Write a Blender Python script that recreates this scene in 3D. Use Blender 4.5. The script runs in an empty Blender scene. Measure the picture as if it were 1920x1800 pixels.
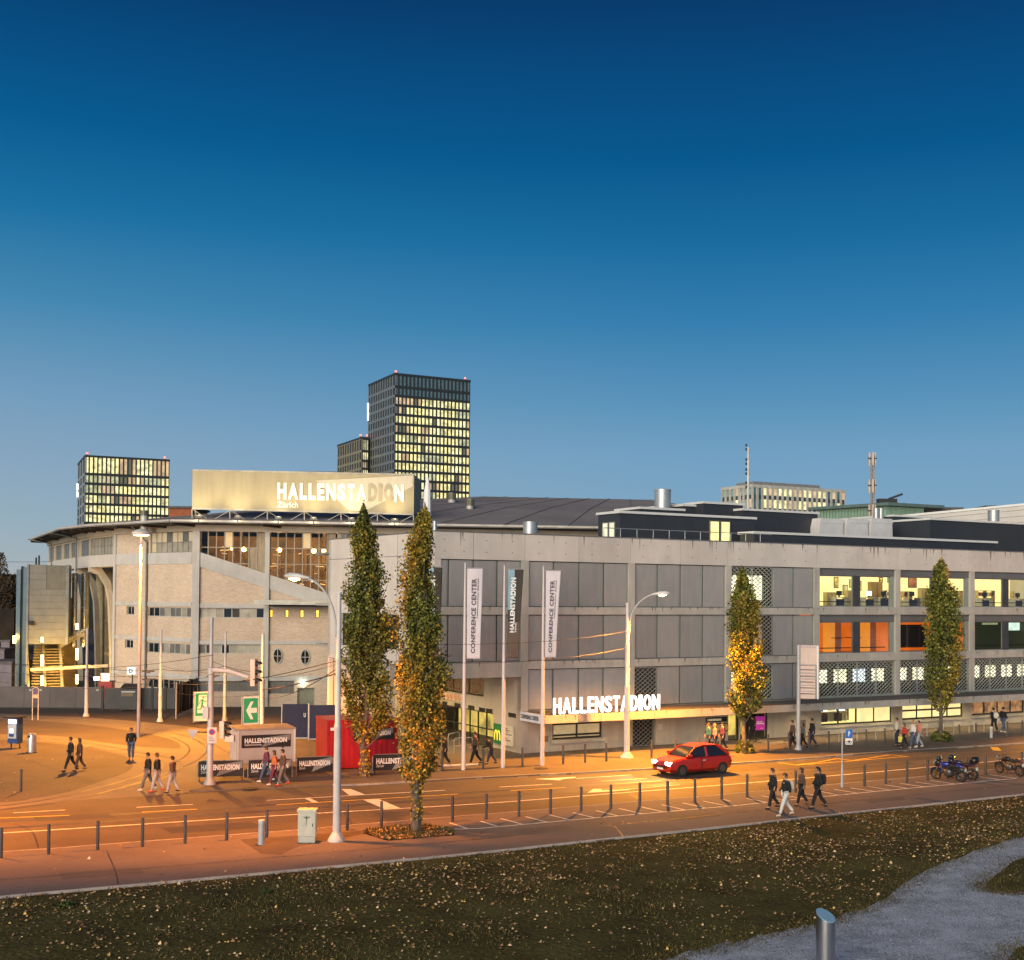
import bpy, bmesh, math, random
import numpy as np
from mathutils import Matrix, Vector
LIT=0.8; SGN=1.0; SKY=.81; SUNE=3.5; EXPO=0.30
P_LAMP1=11000; P_LAMP2=30000; P_LAMPL=17000; P_LAMPR=85000; P_PLAZA=40000
S = bpy.context.scene
COL = S.collection
RAD = math.radians
random.seed(7)

# ---------------------------------------------------------------- camera
F, CX, CY, CAMH = 2350.0, 960.0, 1069.8, 9.3
PIT, ROL = RAD(1.2), RAD(0.45)
r0 = Vector((1, 0, 0)); u0 = Vector((0, -math.sin(PIT), math.cos(PIT))); fw = Vector((0, math.cos(PIT), math.sin(PIT)))
CR = r0*math.cos(ROL) + u0*math.sin(ROL)
CU = u0*math.cos(ROL) - r0*math.sin(ROL)
CP = Vector((0, 0, CAMH))
cd = bpy.data.cameras.new('camera'); cam = bpy.data.objects.new('camera', cd); COL.objects.link(cam)
M = Matrix((CR, CU, -fw)).transposed().to_4x4(); M.translation = CP
cam.matrix_world = M
cd.sensor_width = 36; cd.lens = 36*F/1920; cd.shift_y = (CY-900)/1920
cd.clip_start = 0.5; cd.clip_end = 6000
S.camera = cam

# ---------------------------------------------------------------- sky, sun, exposure
w = bpy.data.worlds.new('World'); S.world = w; w.use_nodes = True
nt = w.node_tree; nt.nodes.clear()
out = nt.nodes.new('ShaderNodeOutputWorld'); bg = nt.nodes.new('ShaderNodeBackground')
tc = nt.nodes.new('ShaderNodeTexCoord'); sep = nt.nodes.new('ShaderNodeSeparateXYZ')
nt.links.new(tc.outputs['Generated'], sep.inputs[0])
def srgb(r, g, b):
    f = lambda c: (c/255/12.92 if c/255 <= .04045 else ((c/255+.055)/1.055)**2.4)
    return (f(r), f(g), f(b), 1)
def ramp(stops, node_tree=None):
    n = (node_tree or nt).nodes.new('ShaderNodeValToRGB'); e = n.color_ramp.elements
    while len(e) > 1: e.remove(e[-1])
    e[0].position = stops[0][0]; e[0].color = stops[0][1]
    for p, c in stops[1:]:
        k = e.new(p); k.color = c
    return n
# clear dusk sky by elevation: right-hand azimuths and left-hand azimuths (towards the afterglow)
RA = ramp([(0, srgb(146, 170, 188)), (.05, srgb(132, 168, 194)), (.114, srgb(114, 160, 194)), (.155, srgb(88, 146, 186)), (.215, srgb(52, 126, 175)), (.27, srgb(28, 108, 160)), (.33, srgb(9, 88, 142)), (.43, srgb(10, 60, 110)), (.6, srgb(9, 44, 88)), (1, srgb(7, 30, 66))])
LA = ramp([(0, srgb(180, 180, 178)), (.05, srgb(154, 176, 188)), (.10, srgb(138, 166, 190)), (.15, srgb(118, 158, 190)), (.215, srgb(72, 138, 178)), (.28, srgb(28, 114, 164)), (.34, srgb(10, 92, 146)), (.43, srgb(8, 62, 112)), (.6, srgb(8, 44, 88)), (1, srgb(7, 30, 66))])
nt.links.new(sep.outputs['Z'], RA.inputs[0]); nt.links.new(sep.outputs['Z'], LA.inputs[0])
mr = nt.nodes.new('ShaderNodeMapRange'); mr.inputs[1].default_value = .15; mr.inputs[2].default_value = -.45
nt.links.new(sep.outputs['X'], mr.inputs[0])
mx = nt.nodes.new('ShaderNodeMix'); mx.data_type = 'RGBA'
nt.links.new(mr.outputs[0], mx.inputs[0]); nt.links.new(RA.outputs[0], mx.inputs[6]); nt.links.new(LA.outputs[0], mx.inputs[7])
nt.links.new(mx.outputs[2], bg.inputs[0]); bg.inputs[1].default_value = SKY
nt.links.new(bg.outputs[0], out.inputs[0])
sl = bpy.data.lights.new('afterglow_sun', 'SUN'); so = bpy.data.objects.new('afterglow_sun', sl); COL.objects.link(so)
sl.energy = SUNE; sl.angle = RAD(45); sl.color = (1.0, .885, .70)
SD = Vector((.40, .88, -.22)).normalized()      # travel direction of the light
so.rotation_euler = SD.to_track_quat('-Z', 'Y').to_euler(); so.location = (-40, -40, 60)
S.view_settings.view_transform = 'Standard'; S.view_settings.look = 'None'
S.view_settings.exposure = EXPO; S.view_settings.gamma = 1; S.view_settings.use_curve_mapping = False
S.render.engine = 'CYCLES'
S.cycles.max_bounces = 6; S.cycles.diffuse_bounces = 2; S.cycles.glossy_bounces = 3; S.cycles.transmission_bounces = 4; S.cycles.transparent_max_bounces = 12
S.cycles.use_denoising = True; S.cycles.sample_clamp_indirect = 4; S.cycles.caustics_reflective = False; S.cycles.caustics_refractive = False

# ---------------------------------------------------------------- pixel of the photograph -> direction / ground point
def ray(px, py):
    return fw + CR*((px-CX)/F) + CU*(-(py-CY)/F)
def G(px, py, z=0.0):
    d = ray(px, py); t = (z-CAMH)/d.z
    return CP + d*t
def atY(px, py, Y):
    d = ray(px, py); return CP + d*(Y/d.y)
def hz(px): return 1119 + (px-960)*.00785
def dirvp(vpx):
    d = ray(vpx, hz(vpx)); d = Vector((d.x, d.y, 0)); return d.normalized()

class Frame:
    """a vertical plane: origin on the ground, direction d to the right, n towards the viewer"""
    def __init__(s, o, d):
        s.o = Vector((o.x, o.y, 0)); s.d = Vector((d.x, d.y, 0)).normalized(); s.n = Vector((s.d.y, -s.d.x, 0))
        s.ang = math.atan2(s.d.y, s.d.x)
    def uz(s, px, py, off=0):
        r = ray(px, py); o = s.o + s.n*off
        t = (o-CP).dot(s.n)/r.dot(s.n); p = CP + r*t
        return (p-o).dot(s.d), p.z
    def p(s, u, z, off=0): return s.o + s.d*u + s.n*off + Vector((0, 0, z))
    def rect(s, x0, x1, y0, y1, off=0):
        ym = (y0+y1)/2; xm = (x0+x1)/2
        return s.uz(x0, ym, off)[0], s.uz(x1, ym, off)[0], s.uz(xm, y1, off)[1], s.uz(xm, y0, off)[1]
    def M(s, u, z, off=0):
        m = Matrix.Rotation(s.ang, 4, 'Z'); m.translation = s.p(u, z, off); return m

# ---------------------------------------------------------------- materials
MC = {}
def mat(name, col, rough=.8, metal=0, var=.12, scale=1.2, bump=0, col2=None, streak=0, emit=None, es=0, spec=.5, fine=0, island=0, ob=0):
    if name in MC: return MC[name]
    m = bpy.data.materials.new(name); m.use_nodes = True; t = m.node_tree; N = t.nodes; L = t.links
    b = N['Principled BSDF']; b.inputs['Roughness'].default_value = rough; b.inputs['Metallic'].default_value = metal
    b.inputs['Specular IOR Level'].default_value = spec
    c = tuple(col[:3])+(1,); c2 = tuple((col2 or col)[:3])+(1,)
    geo = N.new('ShaderNodeNewGeometry')
    no = N.new('ShaderNodeTexNoise'); no.inputs['Scale'].default_value = scale; no.inputs['Detail'].default_value = 6; no.inputs['Roughness'].default_value = .6
    L.new(geo.outputs['Position'], no.inputs['Vector'])
    fac = no.outputs['Fac']
    if streak:
        mp = N.new('ShaderNodeMapping'); mp.inputs['Scale'].default_value = (1, 1, .12); L.new(geo.outputs['Position'], mp.inputs['Vector'])
        n2 = N.new('ShaderNodeTexNoise'); n2.inputs['Scale'].default_value = scale*4; n2.inputs['Detail'].default_value = 5; L.new(mp.outputs[0], n2.inputs['Vector'])
        ad = N.new('ShaderNodeMix'); ad.data_type = 'FLOAT'; ad.inputs[0].default_value = streak; L.new(fac, ad.inputs[2]); L.new(n2.outputs['Fac'], ad.inputs[3]); fac = ad.outputs[0]
    if fine:
        n3 = N.new('ShaderNodeTexNoise'); n3.inputs['Scale'].default_value = scale*25; n3.inputs['Detail'].default_value = 3; L.new(geo.outputs['Position'], n3.inputs['Vector'])
        ad = N.new('ShaderNodeMix'); ad.data_type = 'FLOAT'; ad.inputs[0].default_value = fine; L.new(fac, ad.inputs[2]); L.new(n3.outputs['Fac'], ad.inputs[3]); fac = ad.outputs[0]
    if island:
        ad = N.new('ShaderNodeMix'); ad.data_type = 'FLOAT'; ad.inputs[0].default_value = island; L.new(fac, ad.inputs[2]); L.new(geo.outputs['Random Per Island'], ad.inputs[3]); fac = ad.outputs[0]
    if ob:
        oi = N.new('ShaderNodeObjectInfo')
        ad = N.new('ShaderNodeMix'); ad.data_type = 'FLOAT'; ad.inputs[0].default_value = ob; L.new(fac, ad.inputs[2]); L.new(oi.outputs['Random'], ad.inputs[3]); fac = ad.outputs[0]
    dk = tuple(x*(1-var*2) for x in c[:3])+(1,); lt = tuple(min(1, x*(1+var*2)) for x in c2[:3])+(1,)
    r = ramp([(.28, dk), (.72, lt)], t); L.new(fac, r.inputs[0]); L.new(r.outputs[0], b.inputs['Base Color'])
    if bump:
        bn = N.new('ShaderNodeTexNoise'); bn.inputs['Scale'].default_value = scale*14; bn.inputs['Detail'].default_value = 4; L.new(geo.outputs['Position'], bn.inputs['Vector'])
        bu = N.new('ShaderNodeBump'); bu.inputs['Strength'].default_value = bump; bu.inputs['Distance'].default_value = .05; L.new(bn.outputs['Fac'], bu.inputs['Height']); L.new(bu.outputs[0], b.inputs['Normal'])
    if emit:
        b.inputs['Emission Color'].default_value = tuple(emit[:3])+(1,); b.inputs['Emission Strength'].default_value = es
    MC[name] = m; return m

def lum(name, col, st, nz=0, scale=1.5):
    """emissive material: light sources, and room surfaces given a glow"""
    if name in MC: return MC[name]
    m = mat(name, (.14, .14, .14), .6, emit=col, es=st)
    if nz:
        t = m.node_tree; N = t.nodes; L = t.links; g = N.new('ShaderNodeNewGeometry'); n = N.new('ShaderNodeTexNoise'); n.inputs['Scale'].default_value = scale; n.inputs['Detail'].default_value = 3
        L.new(g.outputs['Position'], n.inputs['Vector']); mr = N.new('ShaderNodeMapRange'); mr.inputs[1].default_value = .3; mr.inputs[2].default_value = .7; mr.inputs[3].default_value = st*(1-nz); mr.inputs[4].default_value = st*(1+nz)
        L.new(n.outputs['Fac'], mr.inputs[0]); L.new(mr.outputs[0], N['Principled BSDF'].inputs['Emission Strength'])
    return m
def glass(name, tint=(.8, .85, .85), trans=.8):
    if name in MC: return MC[name]
    m = bpy.data.materials.new(name); m.use_nodes = True; t = m.node_tree; N = t.nodes; N.clear(); L = t.links
    o = N.new('ShaderNodeOutputMaterial'); a = N.new('ShaderNodeBsdfTransparent'); g = N.new('ShaderNodeBsdfGlossy'); x = N.new('ShaderNodeMixShader'); fr = N.new('ShaderNodeFresnel')
    a.inputs[0].default_value = tuple(c*trans for c in tint)+(1,); g.inputs['Roughness'].default_value = .03; g.inputs[0].default_value = (.9, .9, .9, 1); fr.inputs[0].default_value = 1.45
    gg = N.new('ShaderNodeNewGeometry'); mu = N.new('ShaderNodeMath'); mu.operation = 'SUBTRACT'; mu.use_clamp = True; L.new(fr.outputs[0], mu.inputs[0]); L.new(gg.outputs['Backfacing'], mu.inputs[1]); L.new(mu.outputs[0], x.inputs[0]); L.new(a.outputs[0], x.inputs[1]); L.new(g.outputs[0], x.inputs[2]); L.new(x.outputs[0], o.inputs[0])
    MC[name] = m; return m
def brick_mat(name, ang, c1, c2, mortar, bw=.27, bh=.085):
    if name in MC: return MC[name]
    m = mat(name, c1, .9); t = m.node_tree; N = t.nodes; L = t.links; b = N['Principled BSDF']
    g = N.new('ShaderNodeNewGeometry'); mp = N.new('ShaderNodeMapping'); mp.vector_type = 'POINT'; mp.inputs['Rotation'].default_value = (0, 0, -ang); L.new(g.outputs['Position'], mp.inputs['Vector'])
    sx = N.new('ShaderNodeSeparateXYZ'); L.new(mp.outputs[0], sx.inputs[0]); cx = N.new('ShaderNodeCombineXYZ'); L.new(sx.outputs['X'], cx.inputs['X']); L.new(sx.outputs['Z'], cx.inputs['Y'])
    br = N.new('ShaderNodeTexBrick'); L.new(cx.outputs[0], br.inputs['Vector']); br.inputs['Color1'].default_value = c1+(1,); br.inputs['Color2'].default_value = c2+(1,); br.inputs['Mortar'].default_value = mortar+(1,)
    br.inputs['Scale'].default_value = 1; br.inputs['Brick Width'].default_value = bw; br.inputs['Row Height'].default_value = bh; br.inputs['Mortar Size'].default_value = .012
    no = N.new('ShaderNodeTexNoise'); no.inputs['Scale'].default_value = .5; no.inputs['Detail'].default_value = 6; L.new(g.outputs['Position'], no.inputs['Vector'])
    r = ramp([(.3, (.92, .91, .90, 1)), (.7, (1.06, 1.05, 1.04, 1))], t); L.new(no.outputs['Fac'], r.inputs[0])
    mm = N.new('ShaderNodeMix'); mm.data_type = 'RGBA'; mm.blend_type = 'MULTIPLY'; mm.inputs[0].default_value = 1; L.new(br.outputs['Color'], mm.inputs[6]); L.new(r.outputs[0], mm.inputs[7]); L.new(mm.outputs[2], b.inputs['Base Color'])
    bu = N.new('ShaderNodeBump'); bu.inputs['Strength'].default_value = .5; bu.inputs['Distance'].default_value = .02; bu.invert = True; L.new(br.outputs['Fac'], bu.inputs['Height']); L.new(bu.outputs[0], b.inputs['Normal'])
    return m

# ---------------------------------------------------------------- objects
WM = {}
def setp(o, parent, Mx):
    if parent is not None:
        o.parent = parent; o.matrix_parent_inverse = WM[parent.name].inverted()
    o.matrix_basis = Mx; WM[o.name] = Mx.copy(); return o
def tag(o, label=None, cat=None, group=None, kind=None):
    if label: o['label'] = label
    if cat: o['category'] = cat
    if group: o['group'] = group
    if kind: o['kind'] = kind
    return o
def thing(name, loc, label, cat, group=None, rz=0):
    o = bpy.data.objects.new(name, None); COL.objects.link(o); o.empty_display_size = .3
    m = Matrix.Rotation(rz, 4, 'Z'); m.translation = Vector(loc)
    setp(o, None, m); return tag(o, label, cat, group)
def link(name, me, parent=None, Mx=None, m=None):
    o = bpy.data.objects.new(name, me); COL.objects.link(o)
    if m is not None:
        if not me.materials: me.materials.append(m)
        if me.materials[0] is not m:
            o.material_slots[0].link = 'OBJECT'; o.material_slots[0].material = m
    return setp(o, parent, Mx if Mx is not None else Matrix.Identity(4))
class MB:
    def __init__(s): s.v = []; s.f = []; s.mi = []
    def quadbox(s, P, mi=0):
        b = len(s.v); s.v += [tuple(p) for p in P]
        for q in ((0, 3, 2, 1), (4, 5, 6, 7), (0, 1, 5, 4), (1, 2, 6, 5), (2, 3, 7, 6), (3, 0, 4, 7)): s.f.append(tuple(b+i for i in q)); s.mi.append(mi)
        return s
    def box(s, x0, x1, y0, y1, z0, z1, mi=0):
        return s.quadbox([(x0, y0, z0), (x1, y0, z0), (x1, y1, z0), (x0, y1, z0), (x0, y0, z1), (x1, y0, z1), (x1, y1, z1), (x0, y1, z1)], mi)
    def bar(s, a, b, wd, ht=None, mi=0, up=(0, 0, 1)):
        a = Vector(a); b = Vector(b); d = (b-a).normalized(); up = Vector(up)
        if abs(d.dot(up)) > .95: up = Vector((0, 1, 0))
        x = d.cross(up).normalized(); y = x.cross(d); x *= wd/2; y *= (ht or wd)/2
        return s.quadbox([a-x-y, a+x-y, a+x+y, a-x+y, b-x-y, b+x-y, b+x+y, b-x+y], mi)
    def tube(s, pts, rad, n=10, mi=0, cap=True):
        pts = [Vector(p) for p in pts]; rad = rad if isinstance(rad, (list, tuple)) else [rad]*len(pts)
        base = len(s.v); prev = None
        for i, p in enumerate(pts):
            d = (pts[min(i+1, len(pts)-1)]-pts[max(i-1, 0)]).normalized()
            if prev is None:
                a = Vector((0, 0, 1)) if abs(d.z) < .9 else Vector((1, 0, 0)); x = d.cross(a).normalized()
            else: x = (prev-d*prev.dot(d)).normalized()
            prev = x; y = d.cross(x)
            for k in range(n):
                an = 2*math.pi*k/n; s.v.append(tuple(p+(x*math.cos(an)+y*math.sin(an))*rad[i]))
        for i in range(len(pts)-1):
            for k in range(n):
                a = base+i*n+k; b = base+i*n+(k+1) % n; s.f.append((a, b, b+n, a+n)); s.mi.append(mi)
        if cap:
            s.f.append(tuple(base+k for k in range(n))[::-1]); s.mi.append(mi); e = base+(len(pts)-1)*n; s.f.append(tuple(e+k for k in range(n))); s.mi.append(mi)
        return s
    def lathe(s, prof, n=16, c=(0, 0, 0), mi=0):
        return s.tube([(c[0], c[1], c[2]+z) for z, r in prof], [max(r, .001) for z, r in prof], n, mi) if False else s._lathe(prof, n, c, mi)
    def _lathe(s, prof, n, c, mi):
        base = len(s.v)
        for z, r in prof:
            for k in range(n):
                an = 2*math.pi*k/n; s.v.append((c[0]+math.cos(an)*r, c[1]+math.sin(an)*r, c[2]+z))
        for i in range(len(prof)-1):
            for k in range(n):
                a = base+i*n+k; b = base+i*n+(k+1) % n; s.f.append((a, b, b+n, a+n)); s.mi.append(mi)
        s.f.append(tuple(base+k for k in range(n))[::-1]); s.mi.append(mi); e = base+(len(prof)-1)*n; s.f.append(tuple(e+k for k in range(n))); s.mi.append(mi)
        return s
    def prism(s, pts, d, mi=0):
        """polygon pts extruded by vector d"""
        n = len(pts); b = len(s.v); d = Vector(d); s.v += [tuple(p) for p in pts]; s.v += [tuple(Vector(p)+d) for p in pts]
        s.f.append(tuple(range(b, b+n))); s.mi.append(mi); s.f.append(tuple(range(b+2*n-1, b+n-1, -1))); s.mi.append(mi)
        for i in range(n):
            j = (i+1) % n; s.f.append((b+j, b+i, b+n+i, b+n+j)); s.mi.append(mi)
        return s
    def mesh(s, name, mats=(), smooth=False, fix=True):
        me = bpy.data.meshes.new(name); me.from_pydata(s.v, [], s.f); me.update()
        for m in mats: me.materials.append(m)
        if len(mats) > 1: me.polygons.foreach_set('material_index', s.mi)
        if fix:
            bm = bmesh.new(); bm.from_mesh(me); bmesh.ops.recalc_face_normals(bm, faces=bm.faces); bm.to_mesh(me); bm.free()
        if smooth: smooth_by(me)
        return me
    def obj(s, name, mats, parent=None, Mx=None, smooth=False, fix=True):
        """mesh verts in world space unless Mx gives the local frame"""
        if not isinstance(mats, (list, tuple)): mats = [mats]
        me = s.mesh(name, mats, smooth, fix)
        if Mx is None and parent is not None:
            t = WM[parent.name].translation; me.transform(Matrix.Translation(-t)); Mx = Matrix.Translation(t)
        elif Mx is None:
            n = len(s.v); c = Vector((sum(v[0] for v in s.v)/n, sum(v[1] for v in s.v)/n, min(v[2] for v in s.v)))
            me.transform(Matrix.Translation(-c)); Mx = Matrix.Translation(c)
        return link(name, me, parent, Mx)
def smooth_by(me, ang=35):
    me.polygons.foreach_set('use_smooth', [True]*len(me.polygons))
    try: me.set_sharp_from_angle(angle=RAD(ang))
    except Exception: pass
UC = {}
def ucube(m):
    if m.name not in UC:
        UC[m.name] = MB().box(0, 1, 0, 1, 0, 1).mesh('unit_box', [m])
    return UC[m.name]
def fb(name, m, parent, Fr, u0_, u1, z0, z1, o0, o1, label=None):
    """box in a facade's own coordinates (u along, z up, o outwards), shared unit mesh"""
    Mx = Fr.M(u0_, z0, o1) @ Matrix.Diagonal((u1-u0_, o1-o0, z1-z0, 1))
    o = link(name, ucube(m), parent, Mx)
    if label: o['label'] = label
    return o
def pb(name, m, parent, Fr, x0, x1, y0, y1, o0, o1, label=None):
    a = Fr.rect(x0, x1, y0, y1, o1); return fb(name, m, parent, Fr, a[0], a[1], a[2], a[3], o0, o1, label)
def fbox(mb, Fr, u0_, u1, z0, z1, o0, o1, mi=0):
    P = [Fr.p(u0_, z0, o1), Fr.p(u1, z0, o1), Fr.p(u1, z0, o0), Fr.p(u0_, z0, o0), Fr.p(u0_, z1, o1), Fr.p(u1, z1, o1), Fr.p(u1, z1, o0), Fr.p(u0_, z1, o0)]
    return mb.quadbox(P, mi)
def wall_open(name, m, parent, Fr, u0_, u1, z0, z1, o0, o1, ops):
    """wall with real rectangular openings"""
    us = sorted({u0_, u1} | {c for o in ops for c in (o[0], o[1]) if u0_ < c < u1}); zs = sorted({z0, z1} | {c for o in ops for c in (o[2], o[3]) if z0 < c < z1})
    mb = MB()
    for i in range(len(zs)-1):
        run = None
        for j in range(len(us)):
            solid = False
            if j < len(us)-1:
                cu = (us[j]+us[j+1])/2; cz = (zs[i]+zs[i+1])/2
                solid = not any(o[0] < cu < o[1] and o[2] < cz < o[3] for o in ops)
            if solid and run is None: run = us[j]
            if not solid and run is not None:
                fbox(mb, Fr, run, us[j], zs[i], zs[i+1], o0, o1); run = None
    return mb.obj(name, m, parent)
def window(parent, Fr, u0_, u1, z0, z1, off, nc, nr, fm, panes, fw_=.06, dep=.08, skip=(), label=None, rows=None):
    """frame (part) with a pane (sub-part) in every light"""
    mb = MB()
    fbox(mb, Fr, u0_, u1, z0, z0+fw_, off-dep, off); fbox(mb, Fr, u0_, u1, z1-fw_, z1, off-dep, off)
    fbox(mb, Fr, u0_, u0_+fw_, z0+fw_, z1-fw_, off-dep, off); fbox(mb, Fr, u1-fw_, u1, z0+fw_, z1-fw_, off-dep, off)
    cu = [u0_+(u1-u0_)*i/nc for i in range(nc+1)]; cz = rows or [z0+(z1-z0)*i/nr for i in range(nr+1)]; nr = len(cz)-1
    for c in cu[1:-1]: fbox(mb, Fr, c-fw_/2, c+fw_/2, z0+fw_, z1-fw_, off-dep, off)
    for r in cz[1:-1]: fbox(mb, Fr, u0_+fw_, u1-fw_, r-fw_/2, r+fw_/2, off-dep+.003, off-.003)
    wf = mb.obj('window', fm, parent)
    if label: wf['label'] = label
    for i in range(nc):
        for j in range(nr):
            pm = panes(i, j) if callable(panes) else panes
            fb('pane', pm, wf, Fr, cu[i]+fw_/2, cu[i+1]-fw_/2, cz[j]+fw_/2, cz[j+1]-fw_/2, off-dep*.6, off-dep*.4)
    return wf
TC = {}
def text_mesh(s, bold=.02):
    k = (s, bold)
    if k in TC: return TC[k]
    cu = bpy.data.curves.new('txt', 'FONT'); cu.body = s; cu.offset = bold; cu.extrude = .02; cu.resolution_u = 3
    if len(s) > 1: cu.space_character = 1.08
    o = bpy.data.objects.new('txt', cu); COL.objects.link(o)
    dg = bpy.context.evaluated_depsgraph_get(); me = bpy.data.meshes.new_from_object(o.evaluated_get(dg)); me.name = 'lettering'
    bpy.data.objects.remove(o); bpy.data.curves.remove(cu)
    n = len(me.vertices); a = np.empty(n*3, np.float32); me.vertices.foreach_get('co', a); a = a.reshape(-1, 3)
    lo, hi = a.min(0), a.max(0); a = (a-lo)/np.maximum(hi-lo, 1e-6); a = np.stack([a[:, 0], -a[:, 2], a[:, 1]], 1)   # x right, z up, y depth -1..0
    me.vertices.foreach_set('co', np.ascontiguousarray(a, dtype=np.float32).ravel()); me.update(); me.materials.clear()
    TC[k] = me; return me
def text(name, s, m, parent, Fr, u0_, u1, z0, z1, off, depth=.02, bold=.03, rot=0):
    """flat lettering in a facade frame; rot=90 reads upwards"""
    me = text_mesh(s, bold)
    if rot == 90:
        Mx = Fr.M(u1, z0, off) @ Matrix.Rotation(RAD(-90), 4, 'Y') @ Matrix.Diagonal((z1-z0, depth, u1-u0_, 1))
    else: Mx = Fr.M(u0_, z0, off) @ Matrix.Diagonal((u1-u0_, depth, z1-z0, 1))
    return link(name, me, parent, Mx, m)
def ptext(name, s, m, parent, Fr, x0, x1, y0, y1, off, depth=.02, bold=.03, rot=0):
    a = Fr.rect(x0, x1, y0, y1, off); return text(name, s, m, parent, Fr, a[0], a[1], a[2], a[3], off, depth, bold, rot)
def sheet(name, pts, z, m, parent=None, kind=None, thick=0):
    mb = MB(); P = [(p[0], p[1], z) for p in pts]
    if thick: mb.prism(P, (0, 0, -thick))
    else:
        mb.v = P; mb.f = [tuple(range(len(P)))]; mb.mi = [0]
    me = mb.mesh(name, [m], fix=False)
    bm = bmesh.new(); bm.from_mesh(me)
    if not thick: bmesh.ops.triangulate(bm, faces=bm.faces)
    bmesh.ops.recalc_face_normals(bm, faces=bm.faces)
    if not thick and bm.faces[:] and sum(f.normal.z*f.calc_area() for f in bm.faces) < 0: bmesh.ops.reverse_faces(bm, faces=bm.faces)
    bm.to_mesh(me); bm.free()
    o = link(name, me, parent); 
    if kind: o['kind'] = kind
    return o
def spline(P, n=8):
    P = [Vector(p) for p in P]; Q = []
    for i in range(len(P)-1):
        a, b, c, d = P[max(i-1, 0)], P[i], P[i+1], P[min(i+2, len(P)-1)]
        for k in range(n):
            t = k/n; Q.append(.5*((2*b)+(c-a)*t+(2*a-5*b+4*c-d)*t*t+(3*b-a-3*c+d)*t*t*t))
    Q.append(P[-1]); return Q
def ribbon(P, wd, z):
    L, R = [], []
    for i, p in enumerate(P):
        d = P[min(i+1, len(P)-1)]-P[max(i-1, 0)]; d = Vector((d.x, d.y, 0)).normalized(); n = Vector((-d.y, d.x, 0))*wd/2
        L.append(p+n); R.append(p-n)
    v = [(q.x, q.y, z) for pr in zip(L, R) for q in pr]; f = [(2*i, 2*i+1, 2*i+3, 2*i+2) for i in range(len(P)-1)]
    return v, f
def ribs(name, lines, z, m, parent=None, kind=None):
    mb = MB()
    for P, wd in lines:
        v, f = ribbon([Vector(p) for p in P], wd, z); b = len(mb.v); mb.v += v; mb.f += [tuple(b+i for i in q) for q in f]; mb.mi += [0]*len(f)
    me = mb.mesh(name, [m], fix=False)
    bm = bmesh.new(); bm.from_mesh(me)
    for fc in bm.faces:
        if fc.normal.z < 0: fc.normal_flip()
    bm.to_mesh(me); bm.free()
    o = link(name, me, parent)
    if kind: o['kind'] = kind
    return o
def dup(root, Mx, label=None, group=None):
    """copy a thing with its parts and their sub-parts"""
    base = WM[root.name]; inv = base.inverted()
    def cp(o, par):
        c = o.copy(); COL.objects.link(c)
        for k in ('label',):
            if o is root and label: c[k] = label
        mw = Mx @ (inv @ WM[o.name]); setp(c, par, mw)
        for ch in KIDS.get(o.name, list(o.children)): cp(ch, c)
        return c
    c = cp(root, None)
    if group: c['group'] = group
    return c
KIDS = {}
# ================================================================ palette
ASPH = mat('asphalt', (.086, .070, .050), .8, var=.12, scale=.35, bump=.25, fine=.35, col2=(.108, .087, .062))
ASPH2 = mat('asphalt_plaza', (.075, .06, .052), .85, var=.12, scale=.3, bump=.25, fine=.4, col2=(.10, .08, .068))
ASPHW = mat('asphalt_walk', (.145, .118, .112), .85, var=.12, scale=.4, bump=.25, fine=.35, col2=(.15, .13, .125))
ASPHD = mat('asphalt_far', (.06, .045, .04), .85, var=.1, scale=.4, bump=.2, fine=.3)
TRAMC = mat('tram_concrete', (.17, .145, .12), .85, var=.1, scale=.6, bump=.15, fine=.3)
KERB = mat('kerb_stone', (.27, .25, .235), .85, var=.15, scale=2)
PAINTW = mat('road_paint_white', (.72, .68, .64), .7, var=.08, scale=3)
PAINTY = mat('road_paint_yellow', (.72, .46, .05), .7, var=.1, scale=3)
STEEL = mat('galvanised_steel', (.42, .44, .46), .45, metal=.6, var=.05, scale=3)
STEELP = mat('painted_pole_grey', (.40, .41, .43), .5, metal=.15, var=.06, scale=2)
PALEP = mat('pale_pole', (.55, .50, .49), .55, var=.06, scale=2)
DARKM = mat('dark_metal', (.03, .03, .033), .55, metal=.4, var=.05)
BOLL = mat('bollard_grey', (.055, .05, .052), .55, metal=.2, var=.08)
CONC = mat('facade_concrete', (.40, .385, .35), .88, var=.14, scale=.55, bump=.15, streak=.45, fine=.15)
CONC2 = mat('facade_concrete_parapet', (.52, .49, .46), .88, var=.11, scale=.4, bump=.12, streak=.3, fine=.12, ob=.15)
CONCW = mat('board_concrete', (.38, .35, .31), .88, var=.09, scale=.8, bump=.12, streak=.4)
WHITE = mat('white_paint', (.75, .74, .74), .5, var=.03)
BLACK = mat('black_matt', (.012, .012, .014), .6, var=.03)
STRIPL = mat('pale_metal_edge', (.6, .6, .6), .5, var=.03)

# ================================================================ ground
def W(px, py, z=0): return G(px, py, z)
sheet('ground', [(-900, -20), (900, -20), (1600, 2600), (-1600, 2600)], -.004, ASPHD, kind='structure')
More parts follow.
